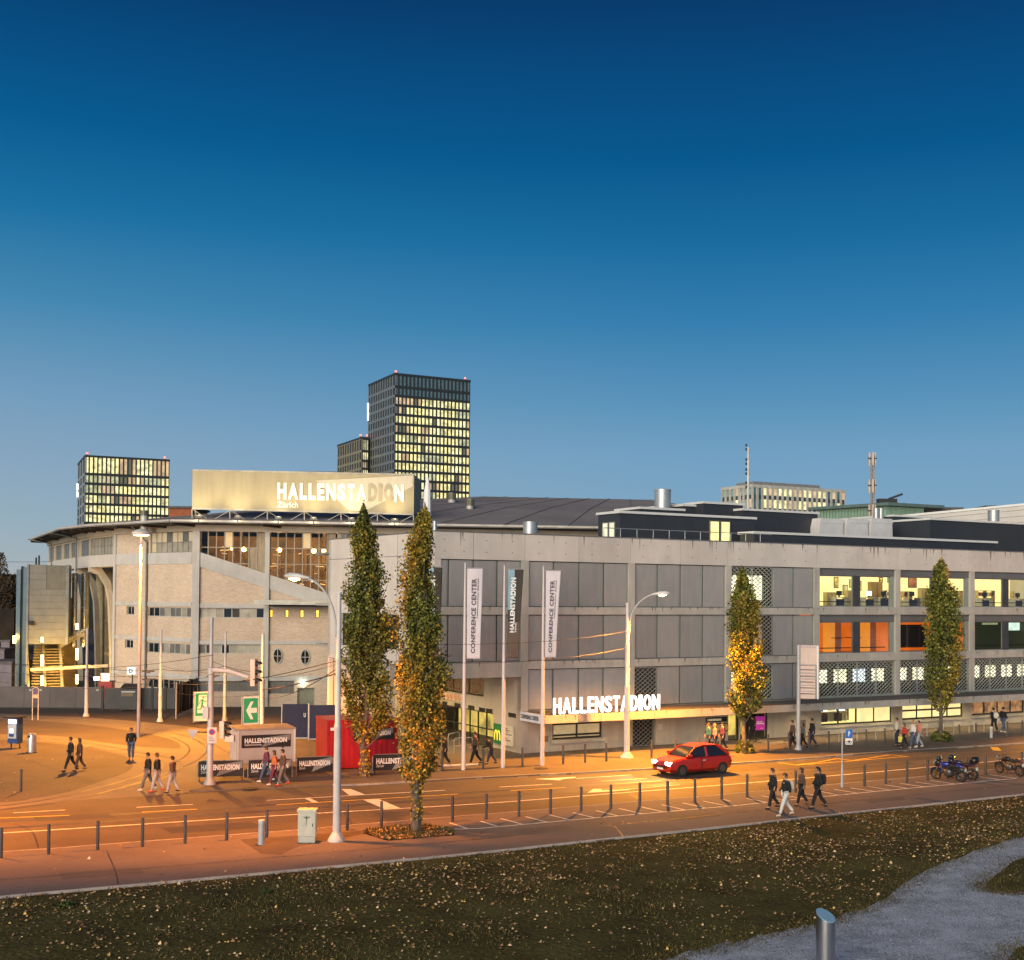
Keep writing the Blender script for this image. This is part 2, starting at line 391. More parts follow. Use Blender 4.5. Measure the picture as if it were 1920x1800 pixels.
# carriageway
near = [(-260, 1627), (2, 1606), (91, 1600), (183, 1592.5), (267, 1586), (347, 1580), (425, 1574), (500, 1568.5), (651, 1556), (715, 1550), (848, 1539), (911, 1534), (972, 1529), (1089, 1519), (1199, 1510), (1302, 1501.5), (1401, 1492.5), (1492, 1484), (1621, 1472), (1700, 1465), (1848, 1450.5), (1916, 1444.5), (2150, 1424)]
far = [(-260, 1528), (0, 1517), (83, 1506), (177, 1498), (260, 1494.5), (333, 1490), (400, 1485), (624, 1474.5), (700, 1472), (900, 1460), (1069, 1452), (1200, 1444.5), (1400, 1431.6), (1560, 1420), (1698, 1409), (1830, 1401), (1920, 1394.5), (2150, 1378)]
road_pts = [G(x, y) for x, y in near]+[G(x, y) for x, y in reversed(far)]
road = sheet('road', road_pts, .004, ASPH, kind='structure')
WALK = .11
nearw = [G(x, y-2, 0) for x, y in near]
gedge = [(-260, 1705), (0, 1682), (350, 1651), (700, 1618), (900, 1599), (1100, 1577.5), (1300, 1556.5), (1500, 1534.5), (1700, 1513), (1920, 1489.5), (2200, 1458)]
ge = [G(x, y, WALK) for x, y in gedge]
walk = sheet('near_footway', [Vector((p.x, p.y, 0)) for p in nearw]+[p for p in reversed(ge)], WALK, ASPHW, kind='structure', thick=.1)
# kerb stones along the carriageway and edging stones along the grass: real pieces
def kerb_run(name, pts, z0, z1, wd, seg, parent, m, lim=300):
    P = spline(pts, 6); L = 0; acc = [0]
    for i in range(1, len(P)): acc.append(acc[-1]+(P[i]-P[i-1]).length)
    def at(s_):
        s_ = max(0, min(acc[-1]-1e-4, s_)); i = max(j for j in range(len(acc)) if acc[j] <= s_); i = min(i, len(P)-2)
        return P[i].lerp(P[i+1], (s_-acc[i])/(acc[i+1]-acc[i]))
    s_ = 0; n = 0; cube = ucube(m)
    while s_ < acc[-1]-seg and n < lim:
        a, b = at(s_), at(s_+seg-.015); d = b-a; an = math.atan2(d.y, d.x)
        Mx = Matrix.Translation((a.x, a.y, z0)) @ Matrix.Rotation(an, 4, 'Z') @ Matrix.Diagonal((math.hypot(d.x, d.y), wd, z1-z0+random.uniform(-.003, .003), 1))
        link(name, cube, parent, Mx); s_ += seg; n += 1
kerb_run('kerb_stone', [Vector((p.x, p.y, 0)) for p in nearw], 0, WALK+.008, .16, 1.0, walk, KERB)
kerb_run('edging_stone', [Vector((p.x, p.y, 0)) for p in ge], 0, WALK+.03, .10, 1.0, walk, mat('edging_stone', (.42, .36, .34), .85, var=.12, scale=2))
# far footway, raised behind the far kerb, up to the building
farw = [(x, y) for x, y in far if x >= 624]
fr = [G(x, y, 0) for x, y in farw]
back = [G(2200, 1320), G(1920, 1345), G(1440, 1385), G(970, 1400), G(790, 1400), G(620, 1415), G(470, 1462), G(355, 1484)]
fwalk = sheet('far_footway', [G(400, 1484.5)]+fr+back, .07, mat('asphalt_far_walk', (.10, .078, .066), .85, var=.1, scale=.4, bump=.2, fine=.3, col2=(.12, .095, .08)), kind='structure', thick=.066)
kerb_run('kerb_stone', [Vector((p.x, p.y, 0)) for p in fr], 0, .085, .18, 1.0, fwalk, KERB)
FW = .07
# tram loop of pale concrete with asphalt islands
loop = [(-260, 1332), (0, 1338), (156, 1345), (250, 1352), (333, 1360), (390, 1367), (440, 1378), (470, 1395), (468, 1420), (430, 1450), (400, 1470), (342, 1488), (260, 1494), (177, 1498), (83, 1506), (0, 1517), (-260, 1530)]
sheet('tram_loop_paving', [G(x, y) for x, y in loop], .002, TRAMC, kind='structure')
isl = [(-260, 1345), (0, 1348), (104, 1354), (187, 1362), (260, 1373), (308, 1382.5), (331, 1391), (338, 1399), (328, 1403.5), (250, 1399), (187, 1391), (104, 1380), (0, 1377), (-260, 1376)]
sheet('plaza_island', [p for p in spline([G(x, y) for x, y in isl], 4)], .006, ASPH2, kind='structure')
isl2 = [(-260, 1389), (0, 1387), (83, 1392), (167, 1403), (229, 1416), (247, 1428), (248, 1438), (236, 1448), (187, 1466), (125, 1484.6), (62, 1497), (0, 1504), (-260, 1512)]
sheet('plaza_island', [p for p in spline([G(x, y) for x, y in isl2], 4)], .006, ASPH2, kind='structure')
sheet('plaza_pavement', [G(x, y) for x, y in [(392, 1366), (640, 1362), (760, 1400), (720, 1471), (624, 1474), (400, 1485), (345, 1488), (402, 1470), (432, 1450), (468, 1422), (472, 1394), (442, 1377)]], .008, ASPH2, kind='structure')
RAIL = mat('tram_rail_steel', (.09, .07, .06), .35, metal=.7, var=.1)
def rail(P, z=.012):
    C = spline([G(x, y) for x, y in P], 8); o = []
    for sgn in (-.5, .5):
        Q = []
        for i, p in enumerate(C):
            d = C[min(i+1, len(C)-1)]-C[max(i-1, 0)]; d = Vector((d.x, d.y, 0)).normalized(); Q.append(p+Vector((-d.y, d.x, 0))*sgn)
        o.append((Q, .07))
    return o
tr = rail([(-200, 1341), (0, 1343), (120, 1348), (210, 1358), (290, 1371), (340, 1383), (368, 1398), (369, 1412), (348, 1428), (318, 1440), (271, 1458), (210, 1476), (125, 1497), (0, 1515), (-200, 1530)])
ribs('tram_rail', tr, .012, RAIL, kind='structure')
tr = rail([(-200, 1381), (0, 1383), (104, 1389), (187, 1401), (250, 1413), (300, 1422), (322, 1432), (318, 1445), (285, 1460)])
ribs('tram_rail', tr, .016, RAIL, kind='structure')
tr = rail([(-200, 1552), (0, 1541), (150, 1517), (220, 1498), (300, 1470), (360, 1440), (440, 1418), (600, 1408)])
# ---- painted markings: thin sheets, each a part of the road
def line(name, x0, y0, x1, y1, wd, m=PAINTW, z=.010, parent=road):
    return ribs(name, [([G(x0, y0), G(x1, y1)], wd)], z, m, parent)
ribs('edge_line', [(spline([G(x, y) for x, y in [(-260, 1576), (0, 1562.5), (277, 1545), (554, 1527.5), (900, 1507.3), (1150, 1488), (1400, 1468.4), (1660, 1446), (1920, 1422.5), (2200, 1397)]], 4), .15)], .010, PAINTW, road)
for a in [(25, 1524.3, 122, 1519), (256, 1514, 362, 1508.5), (500, 1501, 835, 1482), (936, 1476, 1035, 1470.5), (1080, 1460, 1185, 1453)]: line('lane_dash', *a, .12)
for a in [(-20, 1535, 130, 1529), (266, 1523, 369, 1517.5), (518, 1509.5, 858, 1489), (958, 1482.7, 1060, 1476.7), (1127, 1465, 1214, 1459.5), (1152, 1470.5, 1242, 1464.5)]: line('yellow_dash', *a, .12, m=PAINTY)
line('lane_dash', 1148, 1482.5, 1275, 1471.5, .12)
def quad(name, pts, m=PAINTW, z=.014): return sheet(name, [G(x, y) for x, y in pts], z, m, road)
quad('crossing_block', [(640, 1480), (658, 1480), (685, 1490.5), (655, 1491.5)])
quad('crossing_block', [(680, 1500), (710, 1498.5), (750, 1515.5), (722, 1518)])
quad('stop_bar', [(570, 1497), (579, 1496.5), (597, 1504.5), (586, 1505)])
quad('lane_arrow', [(1003, 1461), (1079, 1457), (1079, 1459), (1056, 1461), (1050, 1463.5)])
quad('lane_arrow', [(1101, 1487), (1113, 1479.5), (1128, 1479.8), (1127, 1482), (1180, 1480.3), (1180, 1481.5), (1150, 1484.2)])
zz = [(1458, 1430), (1492, 1434.5), (1530, 1430.5), (1569, 1422.5), (1600, 1426), (1640, 1420), (1669, 1415.5), (1704, 1419)]
ribs('bus_zigzag', [([G(*zz[i]), G(*zz[i+1])], .14) for i in range(len(zz)-1)], .012, PAINTY, road)
line('bus_line', 1495, 1435, 1700, 1419, .12, PAINTY, .016); line('bus_mark', 1864, 1401, 1870, 1408, .5, PAINTY, .016)
# motorcycle bays on the footway
P = [G(x, y, WALK) for x, y in [(846, 1554), (900, 1553.3), (1113, 1534), (1389.6, 1509.7), (1400, 1508.5), (1638, 1484.4), (1906, 1459.5)]]
P[0] = G(852, 1555, WALK)
ribs('bay_line', [(P, .12)], WALK+.005, PAINTW, walk)
st = [((843, 1543), (878, 1554.5)), ((900, 1539.7), (932, 1549.6)), ((938.5, 1535), (979, 1545.7)), ((985, 1531.4), (1026, 1541.8)), ((1029.4, 1528), (1070.6, 1538)), ((1074.5, 1524), (1115.6, 1533.8)), ((1117.4, 1520.2), (1158, 1529.8)), ((1160.4, 1516.2), (1202, 1525.6)), ((1200.8, 1512.9), (1242.7, 1522.5)), ((1240.6, 1509.2), (1284, 1518.8)), ((1279.7, 1505.8), (1323, 1515)), ((1318, 1502.4), (1362, 1511)), ((1355, 1499), (1369, 1502.5))]
st += [((1400+a/3.692, 1320+b/3.692), (1400+c/3.692, 1320+d/3.692)) for a, b, c, d in [(0, 655, 145, 683), (105, 637, 260, 668), (250, 630, 400, 660), (400, 622, 490, 638), (505, 605, 650, 633), (605, 592, 770, 618), (720, 582, 885, 606), (840, 572, 1010, 598), (955, 560, 1120, 586), (1060, 550, 1235, 575), (1170, 541, 1345, 566), (1275, 530, 1450, 556), (1500, 512, 1660, 534), (1585, 500, 1760, 526), (1680, 490, 1865, 515)]]
for a, b in st: ribs('bay_stripe', [([G(*a, WALK), G(*b, WALK)], .11)], WALK+.009, PAINTW, walk)
# darker repair patch at the cabinet
sheet('asphalt_patch', [G(x, y, WALK) for x, y in [(450, 1574), (650, 1560), (720, 1552), (700, 1560), (556, 1588), (525, 1603), (490, 1601)]], WALK+.004, mat('asphalt_patch', (.09, .07, .062), .85, var=.1, bump=.2), walk)

# ================================================================ grass verge, gravel, fallen leaves
SOIL = mat('verge_soil', (.155, .082, .042), .95, var=.42, scale=.42, bump=1.0, fine=.48, spec=.08, col2=(.088, .078, .024))
GRAV = mat('gravel', (.24, .26, .31), .95, var=.25, scale=1.0, bump=1.0, fine=.5, col2=(.45, .48, .56))  # blue of the sky light mixed into the grey stone colour
gz = .06
gp = [G(x, y, gz) for x, y in gedge]
right = G(2600, 1500, gz)
sheet('grass_verge', [p for p in gp]+[Vector((60, 45, 0)), Vector((60, 8, 0)), Vector((-60, 8, 0)), Vector((-60, 40, 0))], gz, SOIL, kind='structure')
gb = [(1130, 1850), (1245, 1800), (1324, 1777), (1425, 1755), (1526, 1732), (1575, 1717), (1650, 1691), (1699, 1654), (1755, 1624), (1837, 1594), (1920, 1567), (2050, 1530)]
gb2 = spline([G(x, y, gz) for x, y in gb], 14)
rng = np.random.default_rng(3)
def rough(P, a):
    o = []
    for i, p in enumerate(P):
        k = a*(math.sin(i*1.7)*.4+math.sin(i*.61+1)*.6+rng.normal()*.45); o.append(p+Vector((k*.5, k, 0)))
    return o
gb2 = rough(gb2, .22)
GZ = gz+.004
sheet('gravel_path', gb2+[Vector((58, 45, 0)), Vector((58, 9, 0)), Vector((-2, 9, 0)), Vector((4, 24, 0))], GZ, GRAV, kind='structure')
isb = [(2050, 1590), (1920, 1609), (1880, 1632), (1855, 1652), (1849, 1661), (1862, 1669), (1890, 1673), (1925, 1672), (2060, 1676)]
isl3 = rough(spline([G(x, y, gz) for x, y in isb], 8), .12)
sheet('grass_patch', isl3, GZ+.004, SOIL, kind='structure')
isl4 = rough(spline([G(x, y, gz) for x, y in [(2060, 1740), (1920, 1774), (1897, 1790), (1880, 1830), (1960, 1900)]], 8), .1)
sheet('grass_patch', isl4, GZ+.004, SOIL, kind='structure')
def inpoly(x, y, P):
    X = np.array([p[0] for p in P]); Y = np.array([p[1] for p in P]); c = np.zeros(len(x), bool); j = len(P)-1
    for i in range(len(P)):
        k = ((Y[i] > y) != (Y[j] > y)) & (x < (X[j]-X[i])*(y-Y[i])/(Y[j]-Y[i]+1e-12)+X[i]); c ^= k; j = i
    return c
vergeP = [(p.x, p.y) for p in gp]+[(60, 45), (60, 8), (-60, 8), (-60, 40)]
gravP = [(p.x, p.y) for p in gb2]+[(58, 45), (58, 9), (-2, 9), (4, 24)]
def vnoise(x, y, s, seed=0):
    x = x*s+seed*17.3; y = y*s+seed*9.1; xi = np.floor(x).astype(int); yi = np.floor(y).astype(int); fx = x-xi; fy = y-yi
    h = lambda a, b: np.modf(np.abs(np.sin(a*127.1+b*311.7+seed)*43758.5453))[0]
    fx = fx*fx*(3-2*fx); fy = fy*fy*(3-2*fy)
    return (h(xi, yi)*(1-fx)+h(xi+1, yi)*fx)*(1-fy)+(h(xi, yi+1)*(1-fx)+h(xi+1, yi+1)*fx)*fy
def scatter(n, dens=None, ymax=66):
    x = rng.uniform(-30, 42, n); y = rng.uniform(27, ymax, n)
    ok = (np.abs(x) < y*.46+1) & inpoly(x, y, vergeP)
    g = inpoly(x, y, gravP) & ~inpoly(x, y, [(p.x, p.y) for p in isl3]) & ~inpoly(x, y, [(p.x, p.y) for p in isl4])
    return x, y, ok, g
def mesh_np(name, v, f, m, kind='stuff', cat='grass', label=None, mats=None, mi=None):
    me = bpy.data.meshes.new(name); nv = len(v); nf, k = f.shape
    me.vertices.add(nv); me.vertices.foreach_set('co', v.astype(np.float32).ravel()); me.loops.add(nf*k); me.loops.foreach_set('vertex_index', f.astype(np.int32).ravel())
    me.polygons.add(nf); me.polygons.foreach_set('loop_start', np.arange(0, nf*k, k, dtype=np.int32)); me.polygons.foreach_set('loop_total', np.full(nf, k, np.int32))
    for a in (mats or [m]): me.materials.append(a)
    if mi is not None: me.polygons.foreach_set('material_index', mi.astype(np.int32))
    me.update(calc_edges=True); me.validate(); 
    return me
# grass blades in tufts, dense where the sward is green
GRASS = mat('grass_blades', (.024, .026, .006), .8, var=.25, scale=.3, col2=(.11, .085, .022), island=.5)
x, y, ok, g = scatter(230000)
d = vnoise(x, y, .35, 1)*.5+vnoise(x, y, 1.1, 2)*.35+vnoise(x, y, 3.5, 5)*.15
edge = rng.random(len(x))
keep = ok & ~g & (edge < np.clip((d-.47)*5, .05, 1))
x, y = x[keep], y[keep]; n = len(x)
h = rng.uniform(.03, .10, n)*(.6+d[keep]); an = rng.uniform(0, 6.28, n); wd = rng.uniform(.008, .018, n)
dx, dy = np.cos(an)*wd, np.sin(an)*wd; lx, ly = rng.normal(0, .035, n), rng.normal(0, .035, n)
v = np.stack([np.stack([x-dx, y-dy, np.full(n, gz)], 1), np.stack([x+dx, y+dy, np.full(n, gz)], 1), np.stack([x+lx, y+ly, gz+h], 1)], 1).reshape(-1, 3)
f = np.arange(3*n).reshape(-1, 3)
o = link('grass', mesh_np('grass', v, f, GRASS)); tag(o, 'short autumn grass covering the verge in front of the footway', 'grass', kind='stuff')
# fallen leaves: small curled quads
LEAFM = [mat('fallen_leaf_gold', (.42, .25, .05), .7, var=.15, col2=(.62, .42, .12), island=.9), mat('fallen_leaf_pale', (.44, .27, .13), .7, var=.15, col2=(.62, .43, .25), island=.9), mat('fallen_leaf_brown', (.16, .075, .035), .75, var=.15, col2=(.36, .19, .09), island=.9)]
def leaves(name, x, y, z, smin, smax, label, cat='leaves'):
    n = len(x); s_ = rng.uniform(smin, smax, n); a = rng.uniform(0, 6.28, n); t = rng.normal(0, .5, n); 
    ux, uy = np.cos(a), np.sin(a); z = z+rng.uniform(.004, .03, n)
    q = []
    for (p, r, hh) in ((-1, 0, 0), (0, -.62, .25), (1, 0, 0), (0, .62, .25)):
        q.append(np.stack([x+(ux*p-uy*r)*s_/2, y+(uy*p+ux*r)*s_/2, z+np.abs(t)*hh*s_+(r*t*s_*.5)], 1))
    v = np.stack(q, 1).reshape(-1, 3); v[:, 2] = np.maximum(v[:, 2], np.repeat(z, 4)-.02)
    mi = rng.choice(3, n, p=[.30, .50, .20]); me = mesh_np(name, v, np.arange(4*n).reshape(-1, 4), None, mats=LEAFM, mi=mi)
    return tag(link(name, me), label, cat, kind='stuff')
x, y, ok, g = scatter(190000)
d = vnoise(x, y, .3, 7)*.35+vnoise(x, y, .9, 8)*.35+vnoise(x, y, 2.4, 3)*.3
prox = np.clip((y-30-(x*.25))/16, 0, 1)         # more of them towards the footway and its trees
keep = ok & ~g & (rng.random(len(x)) < np.clip((d-.36)*3.2, .02, 1)*(.10+.75*prox**1.1))
leaves('fallen_leaves', x[keep], y[keep], gz+.02, .05, .115, 'yellow and brown leaves scattered over the grass verge')
x, y, ok, g = scatter(160000)
d = vnoise(x, y, 1.3, 21)*.6+vnoise(x, y, 4, 22)*.4; prox = np.clip((y-30-(x*.25))/16, 0, 1)
keep = ok & ~g & (d > .60) & (rng.random(len(x)) < .12+.6*prox)
o = leaves('fallen_leaves', x[keep], y[keep], gz+.01, .06, .13, 'drifts of brown and rusty leaves lying among the yellow ones on the verge')
me = o.data; me.polygons.foreach_set('material_index', np.where(rng.random(len(me.polygons)) < .75, 2, 1).astype(np.int32))
x = rng.uniform(-30, 45, 900); y = rng.uniform(38, 92, 900)
wp = [(p.x, p.y) for p in nearw]+[(p.x, p.y) for p in reversed(ge)]
k = inpoly(x, y, wp); leaves('fallen_leaves', x[k], y[k], WALK+.004, .07, .14, 'single dry leaves lying on the near footway')
x = rng.uniform(-34, -12, 260); y = rng.uniform(52, 72, 260); k = inpoly(x, y, [tuple(G(a, b)[:2]) for a, b in isl2]); leaves('fallen_leaves', x[k], y[k], .012, .07, .13, 'dry leaves lying on the asphalt plaza')
# pebbles on the gravel
x = rng.uniform(2, 34, 60000); y = rng.uniform(27, 52, 60000); k = inpoly(x, y, gravP) & (np.abs(x) < y*.46+1) & ~inpoly(x, y, [(p.x, p.y) for p in isl3]); x, y = x[k], y[k]; n = len(x)
r = rng.uniform(.008, .025, n); a = rng.uniform(0, 6.28, n)
v = np.stack([np.stack([x+np.cos(a+t)*r, y+np.sin(a+t)*r, np.full(n, GZ)], 1) for t in (0, 2.1, 4.2)]+[np.stack([x, y, GZ+r*.9], 1)], 1).reshape(-1, 3)
b = np.arange(n)[:, None]*4; f = np.concatenate([b+np.array([[0, 1, 3]]), b+np.array([[1, 2, 3]]), b+np.array([[2, 0, 3]])])
tag(link('gravel_stones', mesh_np('gravel_stones', v, f, mat('gravel_stone', (.13, .145, .185), .9, var=.2, col2=(.44, .48, .58), island=.95))), 'grey gravel stones on the path at lower right', 'gravel', kind='stuff')  # stones carry the same blue sky tint in their colour
# tufts along the ragged edge of the gravel
ex, ey, eh = [], [], []
for P_ in (gb2, isl3, isl4):
    for p in P_:
        for _ in range(70): ex.append(p.x+rng.normal()*.35); ey.append(p.y+rng.normal()*.3)
x = np.array(ex); y = np.array(ey); n = len(x); h = rng.uniform(.02, .08, n); an = rng.uniform(0, 6.28, n); dx, dy = np.cos(an)*.012, np.sin(an)*.012; lx, ly = rng.normal(0, .04, n), rng.normal(0, .04, n)
v = np.stack([np.stack([x-dx, y-dy, np.full(n, gz)], 1), np.stack([x+dx, y+dy, np.full(n, gz)], 1), np.stack([x+lx, y+ly, gz+h], 1)], 1).reshape(-1, 3)
tag(link('grass', mesh_np('grass', v, np.arange(3*n).reshape(-1, 3), GRASS)), 'ragged grass tufts fringing the gravel path', 'grass', kind='stuff')

# patched and worn asphalt: repair fields, sealed joints, tyre-darkened lanes, gullies
PT = [mat('asphalt_repair_dark', (.062, .055, .05), .75, var=.12, scale=.8, bump=.2, fine=.3), mat('asphalt_repair_pale', (.115, .10, .09), .85, var=.1, scale=.8, bump=.2, fine=.3)]
for q, pts in enumerate(([(300, 1552), (470, 1541), (500, 1552), (322, 1563)], [(905, 1499), (1010, 1492), (1040, 1499), (930, 1507)], [(60, 1531), (200, 1525), (220, 1533), (70, 1540)], [(1345, 1451), (1450, 1443), (1475, 1448), (1368, 1457)], [(700, 1524), (790, 1518), (812, 1527), (716, 1533)], [(1700, 1428), (1780, 1421), (1802, 1425), (1722, 1433)])): sheet('asphalt_patch', [G(x, y) for x, y in pts], .006, PT[q % 2], road)
for q, pts in enumerate(([(110, 1637), (260, 1627), (270, 1637), (118, 1648)], [(960, 1556), (1060, 1546), (1075, 1552), (975, 1563)], [(1250, 1532), (1340, 1524), (1352, 1530), (1262, 1538)], [(1620, 1500), (1690, 1494), (1700, 1499), (1632, 1506)])): sheet('asphalt_patch', [G(x, y, WALK) for x, y in pts], WALK+.004, mat('walk_repair', (.105, .092, .088), .85, var=.1, bump=.2, fine=.3), walk)
TAR = mat('tar_joint', (.03, .027, .025), .5)
ribs('tar_joint', [(spline([G(x, y) for x, y in P_], 6), .05) for P_ in ([(-50, 1556), (250, 1538), (560, 1517), (830, 1497)], [(560, 1483), (600, 1500), (640, 1520), (660, 1545)], [(1000, 1470), (1300, 1450), (1560, 1430)], [(1130, 1456), (1160, 1475), (1200, 1500)], [(30, 1545), (60, 1560), (72, 1590)], [(1480, 1427), (1530, 1445), (1580, 1468)])], .007, TAR, road)
ribs('tar_joint', [(spline([G(x, y, WALK) for x, y in P_], 6), .035) for P_ in ([(0, 1650), (300, 1626), (640, 1597), (900, 1573)], [(900, 1573), (1300, 1532), (1700, 1492), (1920, 1470)], [(200, 1596), (215, 1630), (222, 1660)], [(1120, 1532), (1150, 1548), (1170, 1570)])], WALK+.006, TAR, walk)
WEAR = mat('tyre_worn_asphalt', (.068, .060, .056), .6, var=.1, scale=.5, bump=.15, fine=.3)
ribs('tyre_track', [(spline([G(x, y) for x, y in P_], 6), .45) for P_ in ([(-200, 1567), (280, 1535), (700, 1508), (1150, 1478), (1500, 1449), (1920, 1412)], [(-200, 1553), (280, 1523.5), (700, 1497.5), (1150, 1469), (1500, 1441.5), (1920, 1405)])], .005, WEAR, road)
for x_, y_ in ((236, 1583), (760, 1541.5), (1275, 1499.5), (980, 1457), (1500, 1425)):
    mb = MB(); mb.box(-.25, .25, -.2, .2, 0, .012)
    o = mb.obj('drain_frame', KERB, road, Matrix.Translation(G(x_, y_, .005)))
    for k in range(5): MB().box(-.2+k*.09, -.16+k*.09, -.16, .16, .0125, .018).obj('drain_slot', BOLL, o, Matrix.Translation(G(x_, y_, .005)))
# ================================================================ conference building
FA = Frame(G(978, 1415), dirvp(5150))
PANEL = mat('metal_mesh_panel', (.28, .285, .29), .6, metal=.15, var=.09, scale=.9, streak=.5, col2=(.31, .305, .30), ob=.25, fine=.2)
TRIM = mat('panel_joint_dark', (.05, .06, .055), .6, var=.05)
TRIMG = mat('panel_edge_green', (.22, .26, .235), .6, var=.05)
LATT = mat('perforated_lattice', (.34, .35, .34), .55, metal=.3, var=.06)
SHADE = mat('blind_box_grey', (.12, .125, .13), .6, var=.05)
GLZ = glass('window_glass', (.95, .97, .95), .93)
GLD = mat('dark_glass', (.012, .016, .018), .05, var=.05, spec=.8)
SLATE = mat('slate_pier', (.045, .05, .06), .6, var=.08)
cb = thing('office_building', FA.p(0, 0), 'long grey concrete office building with mesh panels and glowing windows along the street', 'building')
U = lambda px, py=1150: FA.uz(px, py)[0]
Z = lambda py, px=985: FA.uz(px, py)[1]
piers = [984.4, 1182, 1364.5, 1530, 1683.5, 1816]
pu = [U(p) for p in piers]; bay = (pu[4]-pu[0])/4; pu = [pu[0]+bay*i for i in range(7)]
pw = .46
zt, zp = Z(1002.3), Z(1051.3); z3b, z2t = Z(1138), Z(1152.5); z2b, z1t = Z(1240), Z(1255); z1b = Z(1332.5)
ulft = U(815, 1100); uend = pu[6]+pw
LV = [(z3b, zp), (z2b, z2t), (z1b, z1t)]     # panel zones: top floor, middle, first
# parapet: one concrete slab per panel (joints recessed)
jo = [815, 887.5, 984, 1085, 1181.5, 1275, 1364, 1449, 1530, 1608, 1683, 1754, 1815, 1870, 1960]
jo = [U(a, 1020) for a in jo]
for a, b in zip(jo[:-1], jo[1:]): fb('parapet_panel', CONC2, cb, FA, a+.015, b-.015, zp, zt, -.25, .04)
mb = MB(); fbox(mb, FA, ulft, uend, zt, zt+.06, -.4, .08); mb.obj('parapet_cap', mat('zinc_cap', (.2, .2, .21), .5, metal=.5), cb)
mb = MB(); fbox(mb, FA, ulft+.02, uend-.02, zp+.01, zt-.01, -.5, -.26); mb.obj('parapet_core', TRIM, cb)
# concrete piers and spandrels
for i, u in enumerate(pu):
    for lo, hi in LV: fb('pier', CONC, cb, FA, u-pw/2, u+pw/2, lo, hi, -.35, .03)
for i in range(6):
    a, b = pu[i]-pw/2, pu[i+1]-pw/2
    fb('spandrel', CONC, cb, FA, a+.01, b-.01, z2t, z3b, -.35, .06); fb('spandrel', CONC, cb, FA, a+.01, b-.01, z1t, z2b, -.35, .06)
fb('spandrel', CONC, cb, FA, ulft, pu[0]-pw/2-.01, z2t, z3b, -.35, .06)
zbm = Z(1269, 976)
fb('entrance_beam', CONC, cb, FA, ulft, pu[0]-pw/2-.01, zbm, z2b, -.8, .06)
fb('corner_pier', CONC, cb, FA, pu[0]-pw/2, pu[0]+pw/2, 0, z1t-.01, -.5, .028)
# floor slabs and roof so that it is a solid house
mb = MB(); fbox(mb, FA, ulft+4, uend, zt-.5, zt-.3, -30, -.5); fbox(mb, FA, ulft+.1, ulft+3.99, zt-.5, zt-.3, -8, -.5); mb.obj('roof_slab', mat('roof_gravel', (.2, .2, .2), .9), cb)
mb = MB(); fbox(mb, FA, ulft+4, uend, z2b-.2, z2b, -30, -.36); fbox(mb, FA, ulft+4, uend, z3b-.2, z3b, -30, -.36); fbox(mb, FA, pu[0], uend, z1b-.2, z1b, -30, -.36); mb.obj('floor_slab', CONCW, cb)
mb = MB(); fbox(mb, FA, uend-.3, uend, 0, zt-.5, -30, -.5); fbox(mb, FA, pu[0], uend, 0, zt-.5, -30.3, -30); mb.obj('rear_wall', CONCW, cb)
def lattice(wd, ht, cw=.37, ch=.265, t=.085):
    mb = MB(); k = ch/cw
    def seg(c, sg):
        pts = []
        # line z = sg*k*2/2*x + c, clipped to the panel
        s_ = sg*k
        for x in (0, wd):
            zz_ = s_*x+c
            if -1e-6 <= zz_ <= ht+1e-6: pts.append((x, zz_))
        for zz_ in (0, ht):
            x = (zz_-c)/s_
            if 1e-6 < x < wd-1e-6: pts.append((x, zz_))
        if len(pts) >= 2 and (Vector(pts[0])-Vector(pts[1])).length > .05:
            a, b = pts[0], pts[1]; mb.bar((a[0], 0 if sg > 0 else .004, a[1]), (b[0], 0 if sg > 0 else .004, b[1]), .012, t, up=(0, 1, 0))
    c = -k*wd
    while c < ht: seg(c, 1); c += ch
    c = 0
    while c < ht+k*wd: seg(c, -1); c += ch
    for a in ((0, 0, wd, .05), (0, ht-.05, wd, ht), (0, .05, .05, ht-.05), (wd-.05, .05, wd, ht-.05)): mb.box(a[0], a[2], -.02, .02, a[1], a[3])
    return mb.mesh('lattice', [LATT], fix=False)
LM = {}
def perf(Fr, u0_, u1, z0, z1, off):
    k = (round(u1-u0_, 2), round(z1-z0, 2))
    if k not in LM: LM[k] = lattice(*k)
    o = link('perforated_panel', LM[k], cb, Fr.M(u0_, z0, off)); return o
ROOMW = lum('glowing_room_wall', (1.0, .75, .26), 1.65*LIT, .15)  # back walls glow themselves, standing in for the room lighting
ROOMC = lum('ceiling_light', (1.0, .86, .5), 4*LIT)
BACKG = lum('room_wall_first_floor', (1.0, .95, .6), 1.9*LIT, .5, 2.2)
def bay_panels(a, b, lo, hi, kinds, n=4):
    w_ = (b-a)/n
    for i in range(n):
        x0, x1 = a+i*w_+.035, a+(i+1)*w_-.035
        if kinds[i] == 's':
            fb('mesh_panel', PANEL, cb, FA, x0, x1-.1, lo+.04, hi-.05, -.14, -.08); fb('panel_edge', TRIMG, cb, FA, x1-.1, x1-.005, lo+.04, hi-.05, -.16, -.10)
        else: perf(FA, x0, x1, lo+.04, hi-.05, -.11)
    fb('panel_back', TRIM, cb, FA, a, b, lo, hi, -.30, -.25) if all(k == 's' for k in kinds) else None
def inb(i): return pu[i]+pw/2, pu[i+1]-pw/2
